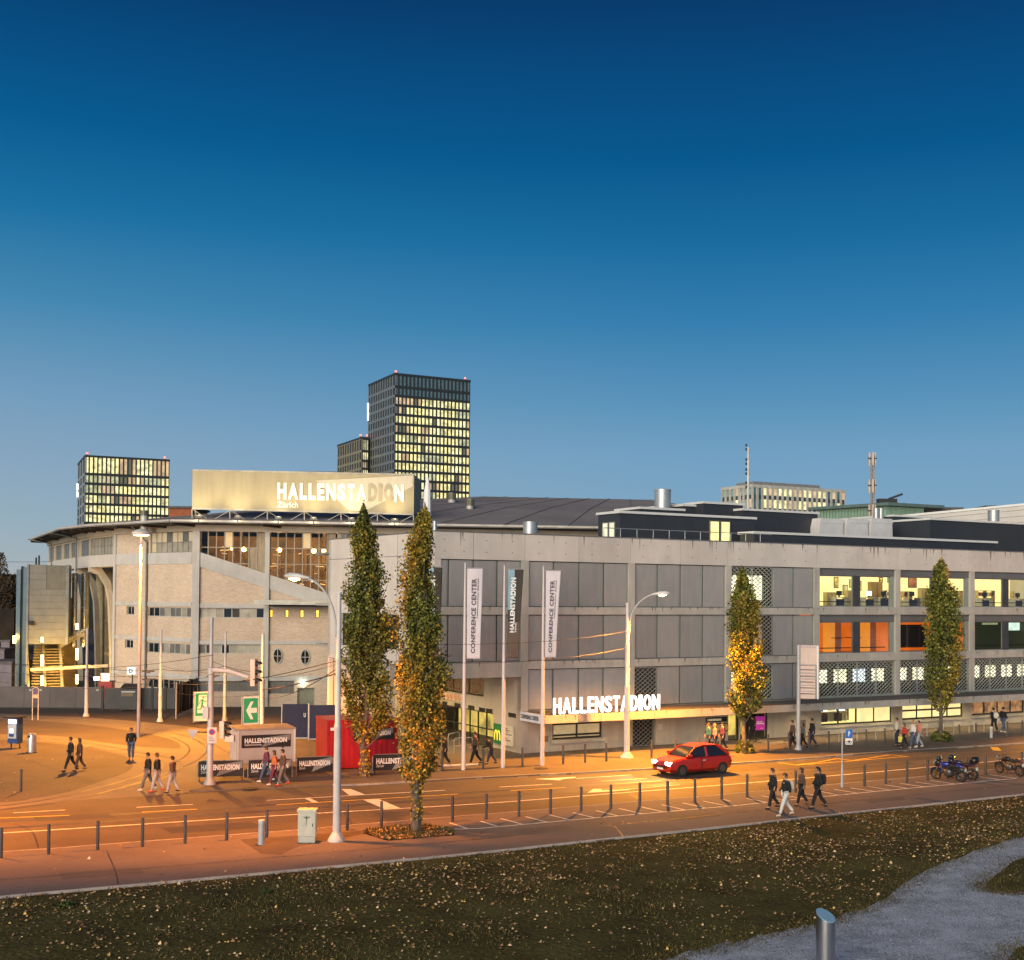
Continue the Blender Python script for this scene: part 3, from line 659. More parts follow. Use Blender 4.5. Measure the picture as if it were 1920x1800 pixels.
for lv, (lo, hi) in enumerate(LV):
    bay_panels(*inb(0), lo, hi, 'ssss'); bay_panels(*inb(1), lo, hi, 'psss' if lv == 2 else 'ssss')
    a, b = inb(2); bay_panels(a, b, lo, hi, 'ppss')
    # lit openings behind the two perforated panels
    fb('lit_window', BACKG if lv != 1 else lum('mid_window_light', (1, .55, .3), .45*LIT, .3), cb, FA, a+(b-a)*.03, a+(b-a)*.20, lo+.5, hi-.6, -.9, -.85); fb('lit_window', BACKG if lv != 1 else MC['mid_window_light'], cb, FA, a+(b-a)*.27, a+(b-a)*.46, lo+.5, hi-.6, -.9, -.85)
    fb('panel_back', TRIM, cb, FA, a, b, lo, hi, -1.5, -1.45)
fb('panel_back', TRIM, cb, FA, *inb(1), *LV[2], -.6, -.55)
for lo, hi in LV[:2]:
    n = 4; xs = [ulft, U(841.5), U(888), U(933), pu[0]-pw/2]
    for i in range(4):
        fb('mesh_panel', PANEL, cb, FA, xs[i]+.04, xs[i+1]-.13, lo+.04, hi-.05, -.14, -.08); fb('panel_edge', TRIMG, cb, FA, xs[i+1]-.13, xs[i+1]-.04, lo+.04, hi-.05, -.16, -.10)
    fb('panel_back', TRIM, cb, FA, ulft, pu[0]-pw/2, lo, hi, -.30, -.25)
# office bays
FRM = mat('window_frame_grey', (.20, .20, .19), .5, metal=.2)
FRMD = mat('window_frame_dark', (.03, .032, .03), .5, metal=.2)
CREAM = mat('room_wall_cream', (.78, .70, .52), .9, var=.02)
DARKF = mat('office_floor', (.24, .19, .12), .7)
ORW = lum('orange_room_wall', (1.0, .17, .006), .75*LIT, .25, .5); ORD = lum('orange_room_brown', (.35, .05, .01), .5*LIT, .3)  # orange walls, floor and partitions glow in place of room lamps
ORL = lum('orange_room_bright', (1.0, .30, .012), .95*LIT, .1, .6)
DKR = mat('dark_room_wall', (.03, .03, .025), .6, emit=(.12, .14, .06), es=.16*LIT)  # dim glow put into the room surfaces
def room(a, b, lo, hi, dp, wallm, sidem, ceilm, floorm):
    fb('room_back_wall', wallm, cb, FA, a-.1, b+.1, lo, hi, -dp-.1, -dp)
    fb('room_side_wall', sidem, cb, FA, a-.2, a-.1, lo, hi, -dp, -.36); fb('room_side_wall', sidem, cb, FA, b+.1, b+.2, lo, hi, -dp, -.36)
    fb('room_ceiling', ceilm, cb, FA, a-.1, b+.1, hi-.32, hi-.26, -dp, -1.1); fb('room_floor', floorm, cb, FA, a-.1, b+.1, lo+.003, lo+.05, -dp, -.36)
for i in (3, 4, 5):
    a, b = inb(i); w_ = b-a
    for lv in (0, 1):
        lo, hi = LV[lv]
        fb('blind_box', SHADE, cb, FA, a+.005, b-.005, hi-.50, hi-.002, -.34, -.12)
        fb('sill', CONC, cb, FA, a+.01, b-.01, lo+.003, lo+.10, -.34, -.02)
        m0, m1 = a+w_*.455, a+w_*.545
        fb('window_pier', SLATE, cb, FA, m0, m1, lo+.10, hi-.5, -.32, -.14)
        fb('jamb', FRM, cb, FA, a+.01, a+.12, lo+.1, hi-.5, -.32, -.15); fb('jamb', TRIMG, cb, FA, b-.35, b-.01, lo+.1, hi-.5, -.32, -.15)
        window(cb, FA, a+.12, m0, lo+.1, hi-.5, -.2, 1, 1, FRM, GLZ); window(cb, FA, m1, b-.35, lo+.1, hi-.5, -.2, 1, 1, FRM, GLZ)
        if lv == 0:
            fb('room_back_wall', ROOMW, cb, FA, a-(.3 if i == 3 else .2), b+(.19 if i < 5 else 6), lo, hi, -3.1, -3.0); fb('room_ceiling', ROOMC, cb, FA, a-.2, b+.19, hi-.32, hi-.26, -3.0, -1.1); fb('room_floor', DARKF, cb, FA, a-.2, b+.19, lo+.003, lo+.05, -3.0, -.36)
            if i == 3: fb('room_side_wall', CREAM, cb, FA, a-.4, a-.31, lo, hi, -3, -.36)
        elif i == 3: room(a, b, lo, hi, 4.0, ORW, ORW, ORL, ORD)
        elif i == 4: room(a, b, lo, hi, 3.0, ORW, ORW, ORW, ORD)
        else: room(a, b, lo, hi, 4.0, DKR, DKR, DKR, DKR)
    lo, hi = LV[2]; bay_panels(a, b, lo, hi, 'pppp')
    fb('panel_back', mat('panel_back_violet', (.02, .016, .022), .7), cb, FA, a, b, lo, hi, -.9, -.85)
    for k in range(4):
        x0 = a+w_*(k+.08)/4; x1 = a+w_*(k+.82)/4
        window(cb, FA, x0, x1, lo+(hi-lo)*.36, lo+(hi-lo)*.78, -.72, 1, 1, FRMD, BACKG if k != 2 or i != 3 else lum('cool_window_light', (.8, .95, 1), 1.6*LIT, .3, 3))
    fb('louvre_edge', TRIMG, cb, FA, a, b, lo-.04, lo+.035, -.2, -.02)
# orange room furnishing, dark red curtain panels
a, b = inb(3); lo, hi = LV[1]
for x0, x1, m in ((.07, .19, ORL), (.19, .27, ORD), (.56, .66, ORL), (.66, .74, ORD), (.75, .93, ORW)): fb('room_partition', m, cb, FA, a+(b-a)*x0+1.6, min(b, a+(b-a)*x1+1.6), lo+.1, hi-.4, -1.9, -1.6)
a, b = inb(4)
for k, (x0, x1) in enumerate(((.05, .15), (.165, .31), (.325, .43), (.58, .70), (.71, .85))): fb('room_partition', BLACK, cb, FA, a+(b-a)*x0+.8, a+(b-a)*x1+.8, lo+.35, hi-.75, -1.2, -1.1)
# long dark radiator rails behind the office glass
for i in (3, 4, 5):
    for lv in (0, 1):
        a, b = inb(i); lo, hi = LV[lv]; fb('radiator', DARKM, cb, FA, a+.3, b-.3, lo+.40, lo+.46, -.75, -.68)
a, b = inb(5); fb('room_screen', lum('projection_screen', (.75, .95, .8), 1.3*LIT, .2, 3), cb, FA, a+(b-a)*.60+1.7, a+(b-a)*.86+1.7, LV[1][0]+1.5, LV[1][0]+2.1, -1.9, -1.85)
fb('room_screen', lum('dim_screen', (.7, .8, .4), .5*LIT, .3, 3), cb, FA, a+(b-a)*.18+2, a+(b-a)*.42+2, LV[1][0]+1.95, LV[1][0]+2.1, -2.1, -2.05)

# canopy slab
ca = FA.uz(1022, 1350, 2.7); CZ0, CZ1 = FA.uz(1022, 1357.5, 2.7)[1], FA.uz(1022, 1343.5, 2.7)[1]
cps = [U(1022, 1350)] ; mb = MB()
u_l = pu[0]-pw/2
fbox(mb, FA, u_l+.06, uend, CZ0+.06, CZ1, .035, 2.55); mb.obj('canopy', CONC, cb)
js = [u_l+.06+bay*k*.5 for k in range(0, 13)]
for j0, j1 in zip(js[:-1], js[1:]): fb('canopy_edge_panel', CONC, cb, FA, j0+.01, j1-.01, CZ0, CZ1+.02, 2.55, 2.7)
fb('canopy_edge_panel', mat('rust_patch_panel', (.25, .24, .24), .6), cb, FA, FA.uz(1085, 1345, 2.7)[0], FA.uz(1099, 1345, 2.7)[0], CZ0+.05, CZ1+.03, 2.7, 2.73)
fb('ledge', mat('ledge_roofing', (.10, .09, .09), .8), cb, FA, u_l+.1, uend-.1, CZ1+.003, CZ1+.03, .06, 2.5)
FE_ = Frame(FA.p(u_l, 0, .03), -FA.n)   # end face of the canopy / recess wall plane, d pointing away from the street
# CONFERENCE CENTER sign on the canopy end (frame seen from the left)
FL = Frame(FA.p(u_l+.05, 0, 2.72), Vector((-FA.n.x, -FA.n.y, 0)))
FL = Frame(FA.p(u_l+.02, 0, 0), FA.n)      # right-pointing for the viewer: from wall outwards
cs = thing('fascia_sign', FL.p(1.2, CZ0), 'pale sign board with dark lettering on the left end of the entrance canopy', 'sign')
FLn = Frame(FA.p(u_l, 0, 0), FA.n)
fb('sign_board', mat('sign_grey_white', (.55, .57, .6), .5, emit=(.7, .8, 1), es=.12*LIT), cs, FLn, .04, 2.72, CZ0-.02, CZ1+.08, 0.0, .06)
text('lettering', 'CONFERENCE CENTER', mat('sign_ink', (.08, .08, .09), .5), cs, FLn, .15, 2.2, CZ0+.12, CZ1-.06, .075, .01)
# ground floor
ug = pu[0]+pw/2
ops = []
def op(x0, x1, y0, y1): r_ = FA.rect(x0, x1, y0, y1, 0); ops.append((r_[0], r_[1], max(r_[2], .0), min(r_[3], CZ0+.25))); return ops[-1]
w1 = op(1036, 1129, 1354, 1385); g1 = op(1186, 1229, 1345, 1400); d1 = op(1365, 1386, 1338, 1402); d2 = op(1388, 1440, 1335, 1400)
w2 = op(1540, 1673, 1320, 1357); w3 = op(1692, 1806, 1313, 1347); w4 = op(1822, 1921, 1305, 1339)
g1 = (g1[0], g1[1], .05, g1[3]); ops[1] = g1; d1 = (d1[0], d1[1], 0, d1[3]); ops[2] = d1; d2 = (d2[0], d2[1], 0, d2[3]); ops[3] = d2
wall_open('ground_floor_wall', CONCW, cb, FA, ug, uend, 0, z1b-.2, -.38, 0, ops)
fb('sill', CONC, cb, FA, w1[0]-.15, w1[1]+.15, w1[2]-.22, w1[2]-.02, 0.002, .12)
for ww in (w2, w3, w4): fb('sill', CONC, cb, FA, ww[0]-.05, ww[1]+.1, ww[2]-.18, ww[2]-.02, 0.002, .14)
WL = lum('ground_window_light', (1, .78, .32), 1.15*LIT, .15, 1.0); WB = mat('ground_window_blind', (.5, .45, .3), .8, emit=(1, .8, .4), es=.22*LIT); WO = lum('warm_dim_light', (1, .45, .15), .30*LIT, .9, 2.5)
window(cb, FA, w1[0], w1[1], w1[2], w1[3]-.02, -.1, 2, 2, FRMD, lambda i, j: WB, fw_=.12, rows=[w1[2], w1[3]-.75, w1[3]-.02])
perf(FA, g1[0]+.03, g1[1]-.03, g1[2], g1[3]-.05, -.08); fb('gate_back', BLACK, cb, FA, g1[0], g1[1], g1[2], g1[3], -.5, -.45)
window(cb, FA, w2[0], w2[1], w2[2], w2[3]-.02, -.12, 4, 1, FRMD, lambda i, j: GLZ if i < 2 else WL, fw_=.10)
window(cb, FA, w3[0], w3[1], w3[2], w3[3]-.02, -.12, 4, 2, FRMD, WL, fw_=.12)
window(cb, FA, w4[0], w4[1], w4[2], w4[3]-.02, -.12, 4, 1, FRMD, lambda i, j: WO, fw_=.12)
# the shop-like room behind the left half of window w2
fb('room_back_wall', ROOMW, cb, FA, w2[0]-.5, w2[1]+1, 0.1, w2[3]+.2, -2.3, -2.2); fb('room_floor', DARKF, cb, FA, w2[0]-.5, w2[1], .1, .15, -3.4, -.4); fb('room_ceiling', ROOMC, cb, FA, w2[0]-.5, w2[1], w2[3]+.2, w2[3]+.25, -3.4, -.4)
for k in range(2):
    x0 = w2[0]+(w2[1]-w2[0])*(.12+.25*k); fb('room_screen', lum('blue_menu_screen', (.6, .85, 1), 2.2*LIT), cb, FA, x0, x0+.9, w2[3]-.55, w2[3]-.15, -1.3, -1.25)
W2S = w2
# doors
GOLD = lum('vestibule_wall_glow', (1, .66, .13), .8*LIT, .7, 1.1); GOLDB = lum('vestibule_bright', (1, .88, .5), 1.6*LIT)  # back wall given a glow in place of vestibule lighting
fb('vestibule_back', GOLD, cb, FA, d1[0]-.3, d2[1]+.3, 0, d1[3]+.2, -3.1, -3.0); fb('vestibule_lamp', GOLDB, cb, FA, d1[0], d2[1], d1[3]+.02, d1[3]+.08, -2.8, -1.0)
dw = window(cb, FA, d1[0], d1[1], 0.05, d1[3], -.1, 1, 1, FRMD, GLZ, fw_=.09); dw.name = 'door'
dw = window(cb, FA, d2[0], d2[1], 0.05, d2[3], -.1, 3, 1, FRMD, GLZ, fw_=.09); dw.name = 'door'
# small signs on the ground floor wall
def board(x0, x1, y0, y1, m, name, label, cat, txt=None, tm=None, off=.05, rect=None, Fr=FA, g=None, th=.045):
    a = rect or Fr.rect(x0, x1, y0, y1, off)
    t = thing(name, Fr.p((a[0]+a[1])/2, a[2], off), label, cat, g)
    fb('board', m, t, Fr, a[0], a[1], a[2], a[3], off-th, off)
    for (s_, f0, f1, g0, g1_) in (txt or []): text('lettering', s_, tm or WHITE, t, Fr, a[0]+(a[1]-a[0])*f0, a[0]+(a[1]-a[0])*f1, a[2]+(a[3]-a[2])*g0, a[2]+(a[3]-a[2])*g1_, off+.012, .01)
    return t, a
board(1324, 1363, 1345, 1353.5, mat('sign_black', (.02, .02, .02), .4), 'wall_sign', 'long black sign above the poster left of the yellow doors', 'sign', [('LOGENEINGANG', .06, .72, .25, .72)], mat('sign_gold_text', (.7, .6, .4), .5, emit=(1, .8, .5), es=.3))
t, a_ = board(1324, 1363, 1358, 1370.5, mat('poster_warm', (.5, .33, .2), .6, var=.2, scale=3), 'poster', 'framed orange and cream poster on the wall left of the yellow doors', 'poster')
fb('poster_frame', FRMD, t, FA, a_[0]-.06, a_[1]+.06, a_[2]-.06, a_[2], .0, .06); fb('poster_frame', FRMD, t, FA, a_[0]-.06, a_[1]+.06, a_[3], a_[3]+.06, .0, .06)
board(1416.5, 1434, 1343, 1369, mat('purple_sign', (.28, .02, .22), .5, emit=(.5, .03, .4), es=.25), 'hanging_sign', 'purple banner sign with a green dot beside the glazed doors', 'sign', [('Hotel', .12, .7, .56, .68), ('Parking', .12, .9, .40, .54), ('+ P', .5, .8, .08, .16)], off=.25)
board(1233, 1242, 1358, 1368, mat('plaque_grey', (.45, .45, .45), .5), 'wall_plaque', 'small pale plaque on the concrete right of the perforated gate', 'plaque')
board(1500, 1511, 1350, 1365, mat('plate_brown', (.18, .14, .11), .6), 'wall_plaque', 'brown square plate on the wall behind the tall signpost', 'plaque')
board(1531, 1537, 1346, 1355.5, mat('frame_small', (.4, .38, .32), .5), 'wall_plaque', 'small framed notice beside the shop window', 'plaque')
board(1012.5, 1028, 1380, 1391, mat('vent_brown', (.16, .13, .11), .6), 'wall_vent', 'square louvred vent low on the wall behind the right flagpole', 'vent')

# ---- illuminated letters standing on the canopy
ls = thing('illuminated_sign', FA.p(FA.uz(1037, 1330, 2.3)[0], CZ1+.03, 2.3), 'row of tall glowing white letters standing on the canopy edge', 'sign')
GLOW = lum('letter_glow', (1, .97, .93), 2.0)
s_ = 'HALLENSTADION'; wd = {'H': 1, 'A': 1.12, 'L': .78, 'E': .82, 'N': 1.05, 'S': .98, 'T': .84, 'D': 1.0, 'I': .42, 'O': 1.02}
o_ = 2.3; U0 = FA.uz(1037, 1325, o_)[0]; U1 = FA.uz(1235.5, 1315, o_)[0]; zb = CZ1+.06; zt_ = FA.uz(1037, 1309, o_)[1]
tot = sum(wd[c] for c in s_)+.26*(len(s_)-1); k = (U1-U0)/tot; x = U0
for c in s_:
    text('letter', c, GLOW, ls, FA, x, x+wd[c]*k, zb, zt_, o_, .12, .02); x += (wd[c]+.26)*k
fb('letter_rail', DARKM, ls, FA, U0-.1, U1+.1, CZ1+.03, CZ1+.06, o_-.15, o_+.02)

# ---- recessed entrance: side wall perpendicular to the street, under the upper floors
FR = Frame(FA.p(u_l, 0, .0)+(-FA.n)*12.0, FA.n)    # u=12 at the street corner, smaller further in
def ru(px, py): return FR.uz(px, py)
rd = FR.rect(800, 925, 1326, 1400)
fb('vestibule_back', GOLD, cb, Frame(FR.p(0, 0, -3), FR.d), -2, 11, .0, 3.0, -.1, 0); 
zd = FR.uz(925, 1337.6)[1]; ud1 = FR.uz(925, 1370)[0]; wz0 = FR.uz(905, 1306.5)[1]; wz1 = zbm+.2; uw1 = FR.uz(907, 1290)[0]
wall_open('entrance_wall', CONCW, cb, FR, -2, 12-.0, 0, z2b-.25, -.35, 0, [(-1.5, ud1, 0, zd), (-1.5, uw1, wz0, wz1)])
dd = window(cb, FR, -1.5, ud1, .05, zd, -.1, 9, 2, FRMD, GLZ, fw_=.07, rows=[.05, 2.1, zd] if zd > 2.4 else None)
dd.name = 'glazed_doors'
window(cb, FR, -1.5, uw1, wz0, wz1, -.1, 4, 1, FRMD, mat('brown_dim_glass', (.05, .035, .03), .1, emit=(.3, .14, .06), es=.25*LIT), fw_=.09)
fb('vestibule_lamp', GOLDB, cb, FR, -1, ud1-.5, zd+.05, zd+.1, -2.5, -1.2)
fb('entrance_soffit', CONCW, cb, FA, ulft+.05, u_l-.02, zbm+.25, zbm+.33, -12, -.82)
# further back wall closing the recess
FB = Frame(FA.p(ulft, 0, -12.1), FA.d)
fb('recess_back_wall', CONCW, cb, FB, -.4, -ulft+u_l-.02, 0, z2b, -.4, 0)
DARKP = mat('vent_slot_dark', (.015, .014, .012), .6)
for x0, x1, y0, y1 in ((829, 838, 1315, 1324), (852, 863, 1318.5, 1326), (877.5, 889, 1323, 1331), (898, 909, 1327, 1335), (911, 922.5, 1329, 1337), (953, 966.5, 1337, 1345)): pb('vent_slot', DARKP, cb, FR, x0, x1, y0, y1, 0.002, .03)
t, a_ = board(0, 0, 0, 0, mat('pictogram_board', (.62, .58, .5), .5), 'pictogram_board', 'white board of round prohibition pictograms above the glazed doors', 'sign', rect=FR.rect(824, 874, 1300, 1313), Fr=FR)
rp = mat('pictogram_red', (.5, .08, .05), .5)
for k in range(7):
    cu_ = a_[0]+(a_[1]-a_[0])*(k+.5)/7; cz_ = (a_[2]+a_[3])/2; mb = MB(); pts = [Vector((math.cos(q*math.pi/8)*.19, 0, math.sin(q*math.pi/8)*.19)) for q in range(17)]
    for q in range(16): mb.bar(pts[q], pts[q+1], .03, .01, up=(0, 1, 0))
    mb.bar((-.12, 0, .12), (.12, 0, -.12), .03, .01, up=(0, 1, 0)); mb.bar((0, 0, -.1), (0, 0, .08), .06, .008, up=(0, 1, 0))
    mb.obj('pictogram', rp, t, FR.M(cu_, cz_, .07))
t, a_ = board(0, 0, 0, 0, mat('green_logo_board', (.01, .12, .03), .5, emit=(.01, .2, .04), es=.2*LIT), 'logo_sign', 'dark green board with a yellow arched letter beside the glazed doors', 'sign', rect=FR.rect(928, 943, 1357, 1394), Fr=FR, off=.1)
mb = MB(); cw = (a_[1]-a_[0]); ch = (a_[3]-a_[2])
arch = lambda c0: [Vector((c0+cw*.17*(-math.cos(q*math.pi/12)), 0, ch*(.18+.48*math.sin(q*math.pi/12)**.75))) for q in range(13)]
for c0 in (cw*.33, cw*.67):
    A = arch(c0)
    for q in range(12): mb.bar(A[q], A[q+1], .09, .02, up=(0, 1, 0))
mb.obj('arches', mat('arch_yellow', (.8, .55, .05), .4, emit=(1, .7, .08), es=.9*LIT), t, FR.M(a_[0], a_[2], .115))
board(0, 0, 0, 0, mat('notice_cream', (.6, .57, .48), .5), 'notice_board', 'cream information board with small print next to the green logo board', 'sign', [('Tickets', .1, .45, .84, .9), ('Conference', .1, .7, .74, .8), ('Catering', .1, .5, .64, .7), ('Hallenstadion AG', .1, .9, .54, .6), ('Zürich', .1, .45, .34, .39), ('www.hallenstadion.ch', .1, .8, .24, .29)], mat('ink_grey', (.12, .12, .12), .6), rect=FR.rect(947, 965.5, 1361, 1398), Fr=FR, off=.14, th=.1)

# ---- chamfered left wing
K1 = FA.p(ulft, 0, 0); dC = dirvp(-560)
FCo = K1+dC*0; FC_end = None
tmp = Frame(K1, -dC); uC = tmp.uz(616, 1100)[0]          # negative
FC = Frame(K1-dC*uC if uC < 0 else K1+dC*uC, -dC); LC = abs(uC)
b1 = FC.rect(639, 748, 1151, 1214)
ops = [(b1[0], b1[1], b1[2], b1[3])]
zl = Z(1253, 815)
wall_open('wing_wall', CONC2, cb, FC, 0, LC, zl, zt, -.4, 0, ops)
wall_open('wing_wall', CONCW, cb, FC, 0, LC-5.5, 0, zl-.02, -.45, -.05, [])
fb('wing_pilaster', CONCW, cb, FC, .3, .9, 0, zl-.02, -.04, .02)
mb = MB(); fbox(mb, FC, 0, LC-.02, zt, zt+.06, -.4, .04); mb.obj('parapet_cap', MC['zinc_cap'], cb)
fb('board_joint', TRIM, cb, FC, .02, LC-.02, Z(1040, 815), Z(1040, 815)+.03, 0.001, .006)
for q in (LC*.33, LC*.68): fb('board_joint', TRIM, cb, FC, q, q+.03, zl, zt, 0.001, .0065)
window(cb, FC, b1[0], b1[1], b1[2], b1[3], -.15, 3, 1, FRMD, mat('green_dark_glass', (.012, .025, .018), .08, spec=.7), fw_=.08)
fb('wing_rear_wall', CONC2, cb, Frame(FC.p(0, 0, 0), -FC.n), 0, 8, 0, zt, 0, .3)
# roof railing along the parapet
rl = thing('roof_railing', FA.p(U(1132, 1005), zt, -.5), 'thin metal railing along the parapet in front of the dark roof storey', 'railing')
mb = MB(); ua, ub = FA.uz(1132, 1004, -.5)[0], FA.uz(1447, 1014, -.5)[0]
mb.tube([FA.p(ua, zt+.62, -.5), FA.p(ub, zt+.62, -.5)], .03, 6); mb.obj('handrail', STEEL, rl)
k = 0
while ua+k*1.25 <= ub: mb = MB(); mb.tube([FA.p(ua+k*1.25, zt+.0, -.5), FA.p(ua+k*1.25, zt+.62, -.5)], .022, 6); mb.obj('post', STEEL, rl); k += 1

# ---- dark roof storeys, each its own volume
ANTH = mat('anthracite_cladding', (.028, .032, .042), .6, var=.08, scale=.6, streak=.3)
def roofbox(name, x0, x1, ytop, yref, off, depth, label, cat, zb=None, m=ANTH):
    r_ = FA.rect(x0, x1, ytop, 1010, off); zt2 = FA.uz(x0, ytop, off)[1]; zb_ = zt-.3 if zb is None else zb
    t = thing(name, FA.p((r_[0]+r_[1])/2, zb_, off), label, cat)
    fb('cladding', m, t, FA, r_[0], r_[1], zb_, zt2-.16, off-depth, off); fb('roof_edge', STRIPL, t, FA, r_[0]-.12, r_[1]+.12, zt2-.16, zt2, off-depth-.12, off+.12)
    return t, r_, zt2
pv, r_, zz_ = roofbox('roof_pavilion', 1162, 1415, 957.5, 0, -4.5, 2.6, 'dark roof storey with glazed lit doors behind the railing', 'roof storey')
dr = FA.rect(1330, 1369, 977, 1014, -4.45)
for q in range(2):
    x0 = dr[0]+(dr[1]-dr[0])*(.52*q); x1 = x0+(dr[1]-dr[0])*.46
    wn = window(pv, FA, x0, x1, zt-.2, dr[3], -4.38, 1, 1, FRM, lum('pavilion_door_light', (1, .78, .25), 1.6*LIT, .3, 1.5)); wn.name = 'glazed_door'
le = Frame(FA.p(r_[0], 0, -4.5)-FA.n*2.6, FA.n)
lum('white_door_light', (1, .92, .62), .9*LIT, .2)
for q in (.55, 1.35):
    wn = window(pv, le, q, q+.72, zt-.2, zz_-.7, .05, 1, 1, FRM, MC['white_door_light']); wn.name = 'glazed_door'
roofbox('roof_storey', 1200, 1281, 950, 0, -9, 3, 'low dark roof block behind the pavilion, left of the flue', 'roof storey', zb=zt-.22)
roofbox('roof_storey', 1281, 1320, 945, 0, -12, 8, 'low dark roof block between the pavilion and the lift tower', 'roof storey')
roofbox('lift_overrun', 1319, 1393, 940, 0, -11, 8, 'tallest dark roof block above the pavilion', 'roof storey', zb=zt-.2)
roofbox('roof_storey', 1393, 1533, 953, 0, -10, 8, 'wide dark roof block right of the tallest block', 'roof storey', zb=zt-.25)
roofbox('roof_upstand', 1414, 1867, 996, 0, -2.2, 1.5, 'long low dark roof wall with a white edge behind the parapet', 'roof wall')
roofbox('roof_storey', 1744, 2010, 971, 0, -7, 12, 'dark flat roof block at the right end of the roof', 'roof storey', zb=zt-.28)
roofbox('roof_storey', 1675, 1746, 965, 0, -14.5, 5, 'dark roof block set back behind the white ventilation hoods', 'roof storey', zb=zt-.26)
HV = mat('white_duct_metal', (.66, .64, .64), .5, metal=.2, var=.05)
for q, (x0, x1) in enumerate(((1535, 1583), (1585, 1629), (1631, 1675))):
    a_ = FA.rect(x0, x1, 970, 1004, -9); zt2 = FA.uz(x0, 971, -9)[1]
    t = thing('ventilation_hood', FA.p(a_[0], zt-.3, -9), ['boxy pale ventilation hood, left of three on the roof', 'boxy pale ventilation hood, middle of three on the roof', 'boxy pale ventilation hood, right of three on the roof'][q], 'vent', 'ventilation hoods on the roof')
    mb = MB(); w_ = a_[1]-a_[0]
    P = [FA.p(a_[0]+w_*.02, zt-.3, -9), FA.p(a_[1]-w_*.01, zt-.3, -9), FA.p(a_[1]-w_*.05, zt2, -9), FA.p(a_[0]+w_*.10, zt2, -9), FA.p(a_[0]+w_*.03, zt2-.7, -9)]
    mb.prism(P, -FA.n*3); mb.obj('hood_body', HV, t); fb('hood_seam', STRIPL, t, FA, a_[0]+w_*.15, a_[1]-w_*.03, zt2-.35, zt2-.28, -9.0+.002, -8.96)
def chimney(x0, x1, y0, y1, off, label, cat='chimney', m=None, seg=0):
    a_ = FA.rect(x0, x1, y0, y1, off); r__ = (a_[1]-a_[0])/2; c = FA.p((a_[0]+a_[1])/2, a_[2], off); t = thing('flue' if cat == 'chimney' else 'roof_vent', c, label, cat)
    h = a_[3]-a_[2]; mb = MB().lathe([(-2.5, r__), (h*.9, r__), (h*.9, r__*1.05), (h, r__*1.05)], 20); mb.obj('pipe', m or STEEL, t, Matrix.Translation(c), True)
    MB().lathe([(h*.98, r__*.85), (h+.02, r__*.85)], 16).obj('cap', DARKM, t, Matrix.Translation(c))
chimney(1230, 1255, 918, 948, -13, 'fat shiny steel flue above the dark pavilion')
chimney(1639, 1646.5, 953, 975, -15, 'thin steel flue, left one of the close pair behind the hoods'); chimney(1648, 1655.5, 953, 975, -15, 'thin steel flue, right one of the close pair behind the hoods')
chimney(1856, 1870, 957, 977, -12, 'short steel flue at the far right of the roof')
chimney(982.5, 1006, 978.5, 1002, -2, 'squat steel drum vent on the parapet above the mesh panels', 'vent')
chimney(811.5, 819, 977, 998, -1.5, 'short steel pipe vent left of the folded parasol', 'vent')
# folded sunshade
c = FA.p(U(829, 997), zt-.2, -2); sh = thing('folded_parasol', c, 'tall folded white parasol standing on the roof corner', 'parasol'); h = atY(830, 893, c.y).z-zt+.2
MB().lathe([(0, .12), (.25, .12)], 8).obj('base', STEEL, sh, Matrix.Translation(c)); MB().lathe([(.25, .16), (1.0, .26), (h*.45, .24), (h*.75, .2), (h*.93, .1), (h, .03)], 9).obj('furled_cloth', mat('parasol_cloth', (.72, .72, .74), .7, var=.05, streak=.5), sh, Matrix.Translation(c))

# added unseen downlights under the canopy and entrance soffit, warming the walls
DLM = lum('added_downlight_face', (1, .78, .38), 8)
def added_downlight(p, e, rr=.11):
    MB().lathe([(-.05, rr), (0, rr)], 12).obj('added_downlight', DLM, cb, Matrix.Translation(p))
    pl = bpy.data.lights.new('added_downlight_beam', 'SPOT'); pl.energy = e*LIT; pl.color = (1, .68, .27); pl.spot_size = RAD(165); pl.spot_blend = 1; pl.shadow_soft_size = .2; po = bpy.data.objects.new('added_downlight_beam', pl); COL.objects.link(po); po.location = p-Vector((0, 0, .12))
for k in range(1, 7):
    for f_ in (.28, .78): added_downlight(FA.p(pu[0]+bay*(k-1+f_), CZ0+.055, 1.7), 130 if k < 3 else 330)
for a_, w__ in ((-3.6, -2.6), (-3.4, -6.5), (-2.4, -10)): added_downlight(FA.p(u_l+a_, zbm+.24, w__), 1100, .16)

STAIN = mat('rain_stain', (.20, .185, .165), .9, var=.2, scale=1.5, streak=.6); TIE = mat('tie_hole', (.10, .09, .085), .9)
rs_ = random.Random(12); me_s = MB().prism([(0, 0, 0), (.5, 0, -1), (1, 0, 0)], (0, .004, 0)).mesh('stain', [STAIN]); nn = 0
for k in range(150):
    u_ = rs_.uniform(ulft+.3, uend-.5); z_, L_, off = rs_.choice(((z3b-.001, .38, .068), (z2b-.001, .38, .068), (zt-.001, .9, .048), (CZ1+.015, .4, 2.708)))
    if z_ < z2b-1 and u_ < pu[0]: continue
    link('rain_stain', me_s, cb, FA.M(u_, z_, off-.0005) @ Matrix.Diagonal((rs_.uniform(.04, .16), 1, L_*rs_.uniform(.35, 1), 1)))
mb = MB()
for a, b in zip(jo[:-1], jo[1:]):
    for f_ in (.25, .75):
        for g_ in (.28, .72): u_ = a+(b-a)*f_; z_ = zp+(zt-zp)*g_; fbox(mb, FA, u_-.03, u_+.03, z_-.03, z_+.03, .041, .045)
tag(mb.obj('tie_holes', TIE, cb), kind='stuff')
